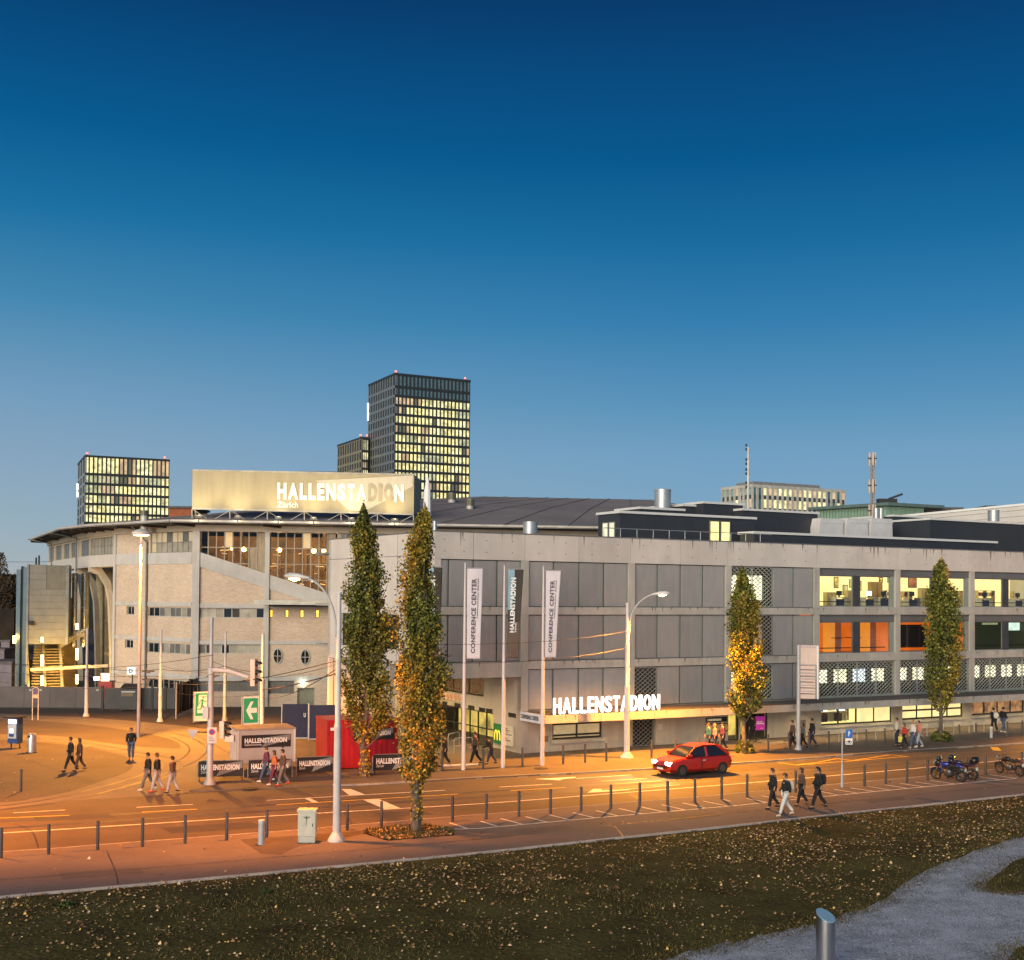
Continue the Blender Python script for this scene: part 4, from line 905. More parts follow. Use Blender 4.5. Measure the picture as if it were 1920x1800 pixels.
# ================================================================ brick arena hall
aD = RAD(9.5); dD = Vector((math.cos(aD), math.sin(aD), 0))
V0 = atY(368, 1115, 103.6); V0.z = 0
FD = Frame(V0, dD); dE = dirvp(-1924)          # points away to the left
tE = Frame(V0, -dE); V1 = tE.p(tE.uz(215, 1100)[0], 0); FE = Frame(V1, -dE); LE = (V0-V1).length
d2_ = dirvp(-800); t2 = Frame(V1, -d2_); V2 = t2.p(t2.uz(167, 1060)[0], 0); F2 = Frame(V2, -d2_); L2 = (V1-V2).length
d3_ = dirvp(-292); t3 = Frame(V2, -d3_); V3 = t3.p(t3.uz(91, 1040)[0], 0); F3 = Frame(V3, -d3_); L3 = (V2-V3).length
print('stadium', V0, V1, V2, V3, LE, L2, L3)
BR = ((.62, .49, .375), (.50, .36, .265), (.58, .50, .42))
BRD = brick_mat('sand_brick_front', FD.ang, *BR); BRE = brick_mat('sand_brick_side', FE.ang, *BR)
SCON = mat('arena_concrete', (.46, .44, .42), .88, var=.09, scale=.6, streak=.35, bump=.1)
SLINT = mat('arena_lintel', (.44, .37, .29), .88, var=.08, scale=.6, streak=.3)
ah = thing('arena_hall', V0, 'sand coloured brick arena with broad low roof and slanting stair windows', 'arena')
zd_ = lambda py, px=368: FD.uz(px, py)[1]
zL1, zL0 = zd_(985.5), zd_(995.5)           # lintel top / bottom
zB2t, zB2b = zd_(1131.5), zd_(1139.5); zW2b = zd_(1158.5)
zB3t, zB3b = zd_(1201), zd_(1208); zW3b = zd_(1226)
zBt, zBb = zd_(1268), zd_(1277); zW4b = zd_(1297)
LD = FD.uz(1290, 1000)[0]
uP2a, uP2b = FD.uz(496.5, 1100)[0], FD.uz(505, 1100)[0]
uP1b = FD.uz(374, 1100)[0]; uw2 = FD.uz(613, 1060)[0]
# front: masonry below the slanting beam
def beamz(px): return FD.uz(px, 1035+(px-374)*(77.5/239))[1]
def bu(px): return FD.uz(px, 1080)[0]
uend_ = bu(640); zs0 = beamz(374); 
WS = []   # strip windows on the front: (px0,px1,z0,z1,n)
w2_ = (bu(374), bu(496.5), zW2b, zB2b, 8); w3_ = (bu(373), bu(490), zW3b, zB3b, 8); w4_ = (bu(371), bu(487), zW4b, zBb, 6); w4b = (bu(503), bu(554), zW4b-.2, zBb+.1, 5)
w2c = (bu(505), bu(606), zW2b, zB2b, 0)
ops = [(a, b, c, d) for a, b, c, d, n in (w2_, w3_, w4_, w4b)]
dr_ = (bu(560), bu(592), 0, zBb-.6); ops.append(dr_)
small = [(bu(x0), bu(x1), zW2b+.05, zB2b-.1) for x0, x1 in ((506.5, 513), (535, 542.5), (563, 571), (592, 600))]; ops += small
mb = MB()
wall_open('brick_wall', BRD, ah, FD, -.3, LD*.62, 0, zB2b-.001, -.5, 0, ops)
# brick above the second band, cut along the slope
def slope_poly(xa, xb, ztop_off, zbot, o0, o1, m, name):
    a, b = bu(xa), bu(xb); P = [FD.p(a, zbot, o1), FD.p(b, zbot, o1), FD.p(b, beamz(xb)+ztop_off, o1), FD.p(a, beamz(xa)+ztop_off, o1)]
    return MB().prism(P, -FD.n*(o1-o0)).obj(name, m, ah)
slope_poly(374, 496.5, -1.2, zB2t+.001, -.5, 0, BRD, 'brick_wall'); slope_poly(505, 600, -1.2, zB2t+.001, -.5, 0, BRD, 'brick_wall')
for xa, xb in ((374, 496.5), (505, 640)):
    a, b = bu(xa), bu(xb); P = [FD.p(a, beamz(xa)-1.21, .12), FD.p(b, beamz(xb)-1.21, .12), FD.p(b, beamz(xb), .12), FD.p(a, beamz(xa), .12)]
    MB().prism(P, -FD.n*.8).obj('slanting_beam', SCON, ah)
for a, b, c, d in ((bu(361), bu(374), -.001, zL0), (bu(496.5), bu(505), 0, zL0)): fb('pillar', SCON, ah, FD, a, b, c, d, -.6, .22)
for t_, b_ in ((zB2t, zB2b), (zB3t, zB3b), (zBt, zBb)):
    fb('band', SCON, ah, FD, bu(374)+.01, bu(496.5)-.01, b_, t_, -.45, .08); fb('band', SCON, ah, FD, bu(505)+.01, bu(630), b_, t_, -.45, .08)
fb('lintel', SLINT, ah, FD, -.2, LD, zL0, zL1+.1, -.6, .25)
# strip windows with mixed blinds
PB = [mat('blind_beige', (.30, .27, .22), .5, spec=.6), mat('blind_grey', (.13, .13, .125), .3, spec=.7), GLD, mat('blind_cream', (.38, .35, .28), .5), mat('glass_brown', (.06, .045, .03), .12, spec=.8)]
def mixp(seed):
    r__ = random.Random(seed)
    return lambda i, j: r__.choice(PB)
FRL = mat('window_frame_pale', (.42, .41, .38), .5)
for q, (a, b, c, d, n) in enumerate((w2_, w3_)): window(ah, FD, a, b, c, d, -.12, n, 1, FRL, mixp(q), fw_=.07)
window(ah, FD, w4_[0], w4_[1], w4_[2], w4_[3], -.12, 6, 1, FRM, PB[1], fw_=.06); window(ah, FD, w4b[0], w4b[1], w4b[2], w4b[3], -.12, 5, 1, FRM, PB[1], fw_=.06)
YEL = lum('yellow_slit_light', (1, .62, .08), 1.6*LIT, .3, 2)
for q in small: window(ah, FD, *q, -.15, 1, 1, mat('slit_frame_brass', (.3, .22, .08), .5), YEL, fw_=.06)
dw = window(ah, FD, dr_[0], dr_[1], .05, dr_[3], -.2, 1, 1, mat('door_green_grey', (.2, .21, .17), .6), mat('door_olive', (.19, .19, .14), .6), fw_=.12); dw.name = 'door'
dl = fb('door_lamp', lum('cool_lamp', (.85, 1, .8), 14), ah, FD, bu(566), bu(574), dr_[3]+.35, dr_[3]+.5, .1, .35)
# flat canopy with rounded edge
a, b = bu(478), bu(640); mb = MB(); P = []
for k in range(9): t_ = math.pi/2*k/8; P.append((a+3.2*(1-math.sin(t_)), 2.6*math.cos(t_) if False else 2.6*(1-math.sin(math.pi/2-t_)*0)))
zc0 = zd_(1133, 480); zc1 = zd_(1127.5, 480)
pts = [FD.p(a+2.6, zc0+.0, .1), FD.p(a+1.0, zc0, .5), FD.p(a+.2, zc0, 1.4), FD.p(a, zc0, 2.2), FD.p(b, zc0, 2.2), FD.p(b, zc0, .1)]
mb.prism(pts, (0, 0, zc1-zc0+.12)); mb.obj('canopy', mat('canopy_pale', (.55, .53, .49), .7), ah)
fb('canopy_soffit_edge', DARKM, ah, FD, a+1.2, b, zc0-.18, zc0-.02, .3, 1.7)
# round windows
for cx_ in (520.5, 572):
    u_, z_ = FD.uz(cx_, 1230+(cx_-520)*.04); rx, rz_ = .37*2, .62*2
    mb = MB(); n = 20
    el = [FD.p(u_+math.cos(q*2*math.pi/n)*rx*.5, z_+math.sin(q*2*math.pi/n)*rz_*.5, .03) for q in range(n)]
    for q in range(n): mb.bar(el[q], el[(q+1) % n], .09, .1, up=tuple(FD.n))
    mb.bar(FD.p(u_-rx*.5, z_, .03), FD.p(u_+rx*.5, z_, .03), .05, .07, up=tuple(FD.n)); mb.bar(FD.p(u_, z_-rz_*.5, .033), FD.p(u_, z_+rz_*.5, .033), .05, .07, up=tuple(FD.n))
    wf = mb.obj('round_window', FRL, ah); MB().prism([FD.p(u_+math.cos(q*2*math.pi/n)*rx*.49, z_+math.sin(q*2*math.pi/n)*rz_*.49, .012) for q in range(n)], -FD.n*.02).obj('pane', GLD, wf)
# big stair windows with interior
GLB = glass('stair_glass', (.95, .88, .75), .8)
INT = lum('stair_interior', (1, .40, .12), .17*LIT, .95, .9)  # back wall glow stands in for lighting inside the stair hall
for q, (xa, xb) in enumerate(((374, 496.5), (505, 628))):
    a, b = bu(xa)+.0, bu(xb); n = 8; m_ = 6; mb = MB()
    cu_ = [a+(b-a)*k/n for k in range(n+1)]; zr = [zL0-k*(1.33) for k in range(0, 7)]
    sl_ = lambda u: beamz(xa)+(beamz(xb)-beamz(xa))*(u-a)/(b-a)
    for k, c in enumerate(cu_): fbox(mb, FD, c-.045, c+.045, sl_(c), zL0, -.25, -.12)
    for z_ in zr[:]:
        ue = b if z_ > sl_(a) else a+(z_-sl_(a))/(sl_(b)-sl_(a))*(b-a)
        us = a if z_ >= sl_(a) else a+(sl_(a)-z_)/(sl_(a)-sl_(b))*(b-a)
        if us < b-.1: fbox(mb, FD, us, b, z_-.04, z_+.04, -.247, -.123)
    wf = mb.obj('stair_window', mat('stair_window_frame', (.28, .24, .19), .5), ah)
    for k in range(n):
        for j in range(len(zr)):
            zt_ = zr[j]-.04; zb_ = (zr[j+1] if j+1 < len(zr) else zr[j]-1.33)+.04; x0, x1 = cu_[k]+.045, cu_[k+1]-.045
            s0, s1 = sl_(x0), sl_(x1)
            if s0 >= zt_ and s1 >= zt_: continue
            P = [(x0, max(zb_, min(s0, zt_))), (x1, max(zb_, s1))]
            if s0 < zt_: P += [(x1, zt_), (x0, zt_)]
            else: P += [(x1, zt_)]; P[0] = (x0+(x1-x0)*(s0-zt_)/(s0-s1), zt_)
            pm = GLB
            if j == 0 and (k*7+q*3) % 5 == 1: pm = mat('lit_blind', (.5, .38, .22), .7, emit=(1, .65, .3), es=.35*LIT)
            if k == n-1 or (k == n-2 and q == 0 and j > 0): pm = mat('curtain_tan', (.32, .25, .17), .8, var=.2, scale=2, streak=.7)
            MB().prism([FD.p(u_, z_, -.17) for u_, z_ in P], -FD.n*.015).obj('pane', pm, wf)
mb = MB(); fbox(mb, FD, bu(374), bu(640), zB2t, zL0, -9, -8.8); fbox(mb, FD, bu(374), bu(640), zB2t, zB2t+.1, -8.8, -.7); mb.obj('stair_hall_back', INT, ah)
mb = MB()
for k in range(16):
    a_ = random.Random(k).uniform(bu(390), bu(620)); z_ = random.Random(k+50).uniform(zB2t+1, zL0-1)
    if k % 2: mb.bar(FD.p(a_, z_, -4), FD.p(a_+random.Random(k).uniform(1, 4), z_+random.Random(k+9).uniform(-.9, .5), -5), .16)
    else: mb.bar(FD.p(a_, z_-2, -6), FD.p(a_, z_+2, -6), .3)
mb.obj('stair_structure', mat('stair_steel', (.10, .07, .05), .5, emit=(1, .5, .2), es=.02*LIT), ah)  # faint warm glow put into the steel
mb = MB(); r_ = random.Random(77)
for k in range(26): a_ = r_.uniform(bu(385), bu(640)); z_ = r_.uniform(zL0-4.6, zL0-.8); w__ = r_.uniform(.15, .8); mb.bar(FD.p(a_, z_, -5), FD.p(a_+w__, z_+r_.uniform(-.1, .1), -5), r_.uniform(.03, .09))
tag(mb.obj('hall_glint_bars', lum('hall_glint', (1, .66, .28), 2.2*LIT), ah), kind='stuff')  # glints painted in as glowing bars at random, not real lamps
BULB = lum('hall_bulb', (1, .62, .22), 40)
for x_, y_, r__ in ((457, 1030, .2), (434, 1029, .10), (524, 1031, .2), (588.5, 1033, .2), (607, 1033, .18), (586, 1089, .08)):
    c = FD.uz(x_, y_, -1.6); p = FD.p(c[0], c[1], -1.6); bm = bmesh.new(); bmesh.ops.create_icosphere(bm, subdivisions=2, radius=r__); me = bpy.data.meshes.new('bulb'); bm.to_mesh(me); bm.free()
    t = thing('hall_lamp', p, 'round glowing arena lamp, '+{457: 'largest in the left slanting window', 434: 'small one left of the big lamp in the left slanting window', 524: 'leftmost behind the right slanting window', 588.5: 'left of the close pair behind the right window', 607: 'right of the close pair, beside the office wing', 586: 'tiny one low in the right slanting window'}[x_], 'lamp', 'lamps inside the stair windows'); link('bulb', me, t, Matrix.Translation(p), BULB); MB().box(-.1, .1, -.1, .1, r__, r__+.12).obj('lamp_cap', DARKM, t, Matrix.Translation(p))
    if r__ > .15:
        pl = bpy.data.lights.new('hall_lamp_light', 'POINT'); pl.energy = 600*LIT; pl.color = (1, .6, .25); pl.shadow_soft_size = .3; po = bpy.data.objects.new('hall_lamp_light', pl); COL.objects.link(po); po.location = p-FD.n*.7
# windows right of the stair windows, below the eave
for xa, xb in ((640, 680), (700, 770), (830, 980), (1010, 1120)):
    window(ah, FD, FD.uz(xa, 1000)[0], FD.uz(xb, 1000)[0], zL0-2.2, zL0-.02, .05, 8, 1, FRM, mixp(xa), fw_=.08)
fb('upper_wall', SLINT, ah, FD, bu(628)+.2, LD, zL0-3.5, zL0-.001, -.5, 0)
# ---- left-hand brick bay
zE = lambda py, px=290: FE.uz(px, py)[1]
eu = lambda px, py=1100: FE.uz(px, py)[0]
zEw0, zEw1 = zE(1037), zE(998.5)
wins = [(eu(238), eu(252), zE(1154), zE(1137)), (eu(278), eu(359), zE(1156), zE(1138)), (eu(236), eu(251), zE(1218), zE(1201.5)), (eu(278), eu(358), zE(1224), zE(1204.5)), (eu(278), eu(357), zE(1290), zE(1272))]
big = (eu(282, 1015), eu(361, 1015), zEw0, zEw1)
wall_open('brick_wall', BRE, ah, FE, .02, LE-.02, 0, zL0, -.5, 0, wins+[big])
fb('band', SCON, ah, FE, .25, LE-.6, zE(1058), zEw0-.001, -.45, .07)
for y0, y1 in ((1129, 1136), (1194, 1201), (1261, 1268)): fb('band', SCON, ah, FE, .25, LE-.6, zE(y1), zE(y0), -.45, .07)
fb('corner_pilaster', SCON, ah, FE, -.1, .25, 0, zL0, -.5, .12); fb('lintel', SLINT, ah, FE, -.1, LE+.1, zL0, zL1+.1, -.6, .2)
for q, ww in enumerate(wins):
    n = 2 if q in (0, 2) else 8; r_ = random.Random(q)
    window(ah, FE, *ww, -.12, n, 1, FRL, (lambda i, j, n=n: GLD if i < 2 else PB[1 if n > 2 and i % 3 else 0]) if q < 4 else GLD, fw_=.07)
window(ah, FE, *big, -.12, 8, 2, FRM, lambda i, j: mat('torn_blind', (.42, .35, .24), .6, emit=(1, .75, .45), es=.2*LIT) if (j == 1 and i in (0, 1, 2, 4, 5, 7)) or (i == 0) else PB[0] if j == 0 else PB[1], fw_=.06)
# downpipe
pp = MB().tube([FE.p(eu(277), .2, .15), FE.p(eu(277), zL0-.8, .15), FE.p(eu(274), zL0+.6, 1.6)], .09, 8).obj('downpipe', mat('pipe_zinc', (.2, .2, .2), .5, metal=.3), ah, smooth=True)
# ---- glazed gallery on curved ribs
zG0, zG1 = F2.uz(190, 1041)[1], zL0; zGb = F2.uz(190, 1063)[1]
wall_open('gallery_wall', SLINT, ah, F2, .05, L2-.12, zG0-.001, zL0, -.4, 0, [(.3, L2-.5, zG0+.05, zG1-.15)])
window(ah, F2, .3, L2-.5, zG0+.05, zG1-.15, -.1, 7, 2, FRM, lambda i, j: PB[0] if i < 6 else PB[3], fw_=.06)
gw = [(167, 151.5), (144.5, 133), (130, 119), (115.5, 104), (101, 92)]
ops = [(F3.uz(x1, 1030)[0], F3.uz(x0, 1030)[0], zG0+.05, zG1-.2) for x0, x1 in gw]; ops = [(max(a, .2), min(b, L3-.1), c, d) for a, b, c, d in ops]
wall_open('gallery_wall', SLINT, ah, F3, 0, L3-.02, zG0-.001, zL0, -.4, 0, ops)
for o_ in ops: window(ah, F3, *o_, -.1, 3, 2, FRM, PB[1], fw_=.05)
for Fx, Lx in ((F2, L2), (F3, L3)):
    fb('lintel', SLINT, ah, Fx, -.1, Lx+.05, zL0, zL1+.1, -.6, .18); fb('gallery_apron', mat('apron_pale', (.50, .47, .45), .85, var=.05, streak=.2), ah, Fx, 0, Lx-.02, zGb, zG0, -1.2, .10)
# ribs that carry the gallery: profile in the plane perpendicular to the wall
def rib(base, dirn, s=1.0):
    n = Vector((-dirn.y, dirn.x, 0)) if False else dirn
    prof = [(.1, zGb), (-1.0, zGb), (-1.9, zGb-1.3), (-2.2, zGb-3.2), (-2.4, 4.6), (-2.6, 0), (-2.1, 0), (-1.95, 4.6), (-1.75, zGb-3.2), (-1.45, zGb-1.7), (-.8, zGb-.7), (.1, zGb-.4)]
    perp = Vector((-dirn.y, dirn.x, 0))*.45
    P = [base+dirn*a_+Vector((0, 0, b_))-perp*.5 for a_, b_ in prof]
    MB().prism(P, perp).obj('curved_rib', mat('rib_concrete', (.50, .45, .38), .85, var=.08), ah)
rib(F2.p(.25, 0, 0), F2.n); rib(F3.p(L3*.72, 0, 0), F2.n); rib(F3.p(L3*.30, 0, 0), F3.n)
mb = MB(); fbox(mb, F2, -10, L2+2, 0, zGb, -4.4, -4.0); mb.obj('inner_wall', mat('stair_wall_ochre', (.36, .29, .16), .85, var=.15), ah)
fb('side_wall', BRE, ah, Frame(V1, FE.n), -6.2, -.02, 0, zGb, -.4, 0)
# landings between the ribs, rails
for z_ in (3.4, 6.6): fb('landing', mat('landing_concrete', (.4, .34, .24), .85), ah, F2, -3.5, L2-.35, z_, z_+.3, -4, -2.7)
window(ah, F2, -3.0, -.6, 3.9, 6.4, -3.8, 3, 2, FRMD, lum('gallery_glow', (1, .72, .15), 1.0*LIT, .4, 1.5)); window(ah, F2, -3.0, -.6, 7.1, 9.4, -3.8, 3, 1, FRMD, lum('gallery_dim', (.6, .55, .12), .35*LIT, .5, 1.5))

# ---- roof
RM = mat('arena_roof_sheet', (.24, .215, .215), .75, var=.12, scale=.15, streak=0, fine=.15)
t_ = bpy.context
zEv = FD.uz(368, 974, 2.5)[1]
ring = [V3+Vector((1.5, 12, 0)), V3.copy(), V2.copy(), V1.copy(), V0.copy(), FD.p(LD*.5, 0), FD.p(LD, 0), FD.p(LD+14, 0)+Vector((0, 22, 0)), FD.p(LD+6, 0)+Vector((0, 60, 0)), Vector((20, 190, 0)), Vector((-30, 180, 0)), V3+Vector((3, 34, 0))]
cen = Vector((14, 150, 0))
def off_(p, k): d = (p-cen); d.z = 0; return p+d.normalized()*k
evd = [2.0, 2.0, 2.6, 2.4, 2.6, 2.4, 2.4, 2.5, 2.5, 2.5, 2.5, 3]
outer = [off_(p, e) for p, e in zip(ring, evd)]
def lay(Ps, z): return [Vector((p.x, p.y, z)) for p in Ps]
A_ = lay(outer, zEv); A0 = lay(outer, zEv-.22); B_ = lay([cen+(p-cen)*.72 for p in outer], zEv+2.3); C_ = lay([cen+(p-cen)*.40 for p in outer], zEv+4.4); D_ = lay([cen+(p-cen)*.12 for p in outer], zEv+5.2)
mb = MB(); n = len(A_); mb.v = [tuple(p) for L_ in (A0, A_, B_, C_, D_) for p in L_]
for l in range(4):
    for k in range(n): a = l*n+k; b = l*n+(k+1) % n; mb.f.append((a, b, b+n, a+n)); mb.mi.append(0)
mb.f.append(tuple(4*n+k for k in range(n))); mb.mi.append(0)
mb.obj('roof', RM, ah)
mb = MB()
for k in range(n):   # roof seams
    for fr_ in (0, .25, .5, .75):
        a = A_[k].lerp(A_[(k+1) % n], fr_); b = B_[k].lerp(B_[(k+1) % n], fr_); c = C_[k].lerp(C_[(k+1) % n], fr_)
        mb.bar(a+Vector((0, 0, .04)), b+Vector((0, 0, .04)), .07, .03); mb.bar(b+Vector((0, 0, .04)), c+Vector((0, 0, .04)), .07, .03)
tag(mb.obj('roof_seam', mat('roof_seam', (.235, .21, .21), .7), ah), kind='stuff')
mb = MB()
for k in range(n): mb.bar(A_[k]+Vector((0, 0, -.06)), A_[(k+1) % n]+Vector((0, 0, -.06)), .22, .16)
mb.obj('gutter', mat('gutter_pale', (.5, .46, .42), .5, metal=.2), ah)
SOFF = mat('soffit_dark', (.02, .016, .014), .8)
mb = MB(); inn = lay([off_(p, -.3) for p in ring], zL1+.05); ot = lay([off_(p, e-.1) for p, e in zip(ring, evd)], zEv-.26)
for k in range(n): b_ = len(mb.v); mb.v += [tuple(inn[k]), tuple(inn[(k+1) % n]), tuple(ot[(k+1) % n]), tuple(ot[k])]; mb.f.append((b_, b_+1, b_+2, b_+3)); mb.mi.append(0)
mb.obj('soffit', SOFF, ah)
mb = MB()
for k in (1, 2, 3, 4):
    for fr_ in (.0, .33, .66):
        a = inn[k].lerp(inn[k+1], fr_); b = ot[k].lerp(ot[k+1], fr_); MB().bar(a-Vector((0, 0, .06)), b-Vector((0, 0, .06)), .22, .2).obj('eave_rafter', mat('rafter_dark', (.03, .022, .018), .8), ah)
for Fx, x_, y0, y1 in ((F3, 148, 1000, 1068), (F3, 101, 1018, 1055)):
    u_ = Fx.uz(x_, 1040)[0]; MB().tube([Fx.p(u_, zGb-.3, .25), Fx.p(u_, zL0+.1, .25), Fx.p(u_-1.3, zEv-.2, 2.5)], .07, 6).obj('downpipe', MC['pipe_zinc'], ah)
# roof vents
def rvent(px, y0, y1, Y, label, wpx):
    c = atY(px, y1, Y); h = atY(px, y0, Y).z-c.z; r__ = wpx/2*Y/F; t = thing('roof_vent', c, label, 'vent')
    MB().lathe([(-1.2, r__*.8), (h*.42, r__*.8)], 14).obj('vent_base', mat('vent_pale', (.5, .46, .44), .5, metal=.2), t, Matrix.Translation(c), True)
    mb = MB()
    for q in range(5): mb.lathe([(h*(.45+q*.1), r__), (h*(.52+q*.1), r__)], 14)
    mb.lathe([(h*.42, r__*.85), (h, r__*.85)], 14); mb.obj('vent_louvres', mat('vent_olive', (.17, .16, .12), .5, metal=.3), t, Matrix.Translation(c))
rvent(847, 924, 946, 122, 'round louvred roof vent, left one of the pair right of the tower', 17); rvent(881, 935, 958, 116, 'round louvred roof vent, lower right one of the pair', 17)
rvent(270.5, 957, 974, 106, 'metal roof vent near the eave left of the big roof sign', 17)
chim = atY(702, 985, 104); 

# ================================================================ rooftop sign
FS = Frame(FD.p(0, 0, -.2)+FD.n*1.1, dD)
su = lambda px, py=920: FS.uz(px, py)[0]; szz = lambda px, py: FS.uz(px, py)[1]
rs = thing('rooftop_sign', FS.p(su(568), zEv), 'huge floodlit beige roof banner with white capitals above the arena eave', 'sign')
a, b = su(360.5), su(776); zt0, zt1 = szz(360.5, 881.5), szz(776, 890); zb0, zb1 = szz(362, 952), szz(776, 963)
CLO = mat('banner_mesh_beige', (.40, .34, .22), .75, var=.06, scale=.5, streak=.8)
MB().prism([FS.p(a, zb0), FS.p(b, zb1), FS.p(b, zt1), FS.p(a, zt0)], -FS.n*.12).obj('banner', CLO, rs)
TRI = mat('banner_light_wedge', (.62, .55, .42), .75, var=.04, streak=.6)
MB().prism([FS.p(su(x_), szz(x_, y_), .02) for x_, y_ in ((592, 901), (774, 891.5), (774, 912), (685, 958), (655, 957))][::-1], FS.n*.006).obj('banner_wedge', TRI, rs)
LW = mat('banner_white', (.88, .85, .78), .6, var=.02); LB = mat('banner_beige_letter', (.42, .36, .25), .7)
mx_ = su(520); mw = su(757)-mx_; tot = sum(wd[c] for c in 'HALLENSTADION')+.16*12; k = mw/tot; x = mx_
for q, c in enumerate('HALLENSTADION'):
    cc = 960+F*0; px_ = 520+(x+wd[c]*k/2-mx_)/mw*237
    z1_ = szz(px_, 905+(px_-520)*.013); z0_ = szz(px_, 936.5+(px_-520)*.021)
    text('letter', c, LB if q in (9, 10, 11) else LW, rs, FS, x, x+wd[c]*k, z0_, z1_, .06, .02, .06); x += (wd[c]+.16)*k
text('lettering', 'Zürich', LW, rs, FS, su(520), su(559.5), szz(540, 952), szz(540, 940.5), .05, .02, .03)
PL = mat('sign_frame_pale', (.42, .38, .31), .5)
mb = MB(); mb.bar(FS.p(a, zt0, -.05), FS.p(b, zt1, -.05), .16, .14); mb.obj('top_rail', PL, rs); mb = MB(); mb.bar(FS.p(a, zb0-.05, -.05), FS.p(b, zb1-.05, -.05), .2, .16); mb.obj('bottom_rail', PL, rs)
mb = MB()
for q in range(7):
    u_ = a+(b-a)*q/6; z_ = zb0+(zb1-zb0)*q/6
    mb.bar(FS.p(u_, zEv-.2, -.3), FS.p(u_, z_-.1, -.05), .08); mb.bar(FS.p(u_, zEv+.2, -4), FS.p(u_, zt0+(zt1-zt0)*q/6, -.2), .14)
    if q < 6: mb.bar(FS.p(u_, z_-.1, -.05), FS.p(u_+(b-a)/12, zEv, -.3), .04); mb.bar(FS.p(u_+(b-a)/12, zEv, -.3), FS.p(u_+(b-a)/6, z_-.15, -.05), .04)
mb.obj('truss', PL, rs)
side = MB().prism([FS.p(b, zb1, 0), FS.p(b+.75, zb1+.2, -2.4), FS.p(b+.75, zt1-.2, -2.4), FS.p(b, zt1, 0)], FS.n*.05).obj('side_banner', CLO, rs)
FL_ = lum('floodlight_face', (1, .85, .5), 25)
for q, x_ in enumerate((376, 448, 523, 588, 658, 738)):
    u_ = su(x_); z_ = zEv+.02; p = FS.p(u_, z_, 1.45)
    t = thing('floodlight', p, ['small floodlight at the far left foot of the roof sign', 'second small floodlight from the left under the roof sign', 'third small floodlight from the left under the roof sign', 'fourth small floodlight from the left under the roof sign', 'fifth small floodlight from the left under the roof sign', 'small floodlight at the far right foot of the roof sign'][q], 'floodlight', 'floodlights along the roof sign')
    MB().box(-.04, .04, -.04, .04, -.2, .12).obj('bracket', DARKM, t, Matrix.Translation(p))
    mm_ = Matrix.Translation(p+Vector((0, 0, .2))) @ Matrix.Rotation(FS.ang, 4, 'Z') @ Matrix.Rotation(RAD(-35), 4, 'X')
    MB().box(-.26, .26, -.08, .08, -.16, .14).obj('housing', mat('flood_housing', (.25, .24, .22), .5), t, mm_); MB().box(-.22, .22, .082, .09, -.13, .11).obj('lens', FL_, t, mm_)
    sp = bpy.data.lights.new('floodlight_beam', 'SPOT'); sp.energy = 340*LIT*SGN; sp.color = (1, .80, .42); sp.spot_size = RAD(125); sp.spot_blend = .9; sp.shadow_soft_size = .15
    so_ = bpy.data.objects.new('floodlight_beam', sp); COL.objects.link(so_); so_.location = p+Vector((0, 0, .35))+FS.n*.2
    tg = FS.p(u_, zt0-.2)-so_.location; so_.rotation_euler = tg.to_track_quat('-Z', 'Y').to_euler()

# ================================================================ stair tower at the left edge
FT = Frame(G(53, 1318)+Vector((0, 8, 0)), dirvp(9000)); tu = lambda px, py=1150: FT.uz(px, py)[0]; tz = lambda py: FT.uz(90, py)[1]
stt = thing('stair_tower', FT.p(tu(53), 0), 'grey panelled stair tower with glass flank at the left of the arena', 'tower')
za, zb_ = tz(1208), tz(1059); TP = mat('tower_grey_panel', (.20, .195, .175), .7, var=.08, scale=1, streak=.3)
a, b = tu(53), tu(126); rows = [1059, 1075, 1087.5, 1105, 1116, 1129, 1141, 1154, 1167, 1180, 1195, 1208]
fb('tower_core', TRIM, stt, FT, a+.05, b-.05, za, zb_-.05, -4, -.12)
for y0, y1 in zip(rows[:-1], rows[1:]): fb('cladding_panel', TP, stt, FT, a+.02, (tu(86) if y0 < 1104 else b-.15), tz(y1)+.02, tz(y0), -.12, 0)
fb('louvre_panel', mat('tower_louvre', (.16, .15, .12), .6, var=.1, streak=.5), stt, FT, tu(86)+.03, b-.15, tz(1105)+.02, tz(1061), -.12, -.02)
fb('corner_post', mat('tower_edge_grey', (.2, .21, .21), .5), stt, FT, a-.16, a-.0, 1, zb_+.05, -.3, .08); fb('corner_post', MC['tower_edge_grey'], stt, FT, b-.15, b+.1, za, zb_+.02, -4, .08)
TGL = mat('tower_side_glass', (.25, .33, .36), .15, metal=.5, var=.06)
fb('side_glass', TGL, stt, FT, tu(42), a-.18, 0, tz(1064), -.9, -.4); fb('side_glass', TGL, stt, FT, tu(28), tu(36), 0, tz(1068), -1.4, -.9); fb('dark_slot', BLACK, stt, FT, tu(36)+.01, tu(42)-.01, 0, tz(1062), -1.6, -1.0)
pb('louvre_box', BLACK, stt, FT, 54, 63.5, 1164, 1172, .01, .3)
for x_, y_ in ((64.5, 1045), (70, 1041)): u_ = tu(x_); MB().tube([FT.p(u_, zb_, -1), FT.p(u_, tz(y_), -1)], .08, 8).obj('vent_pipe', DARKM, stt)
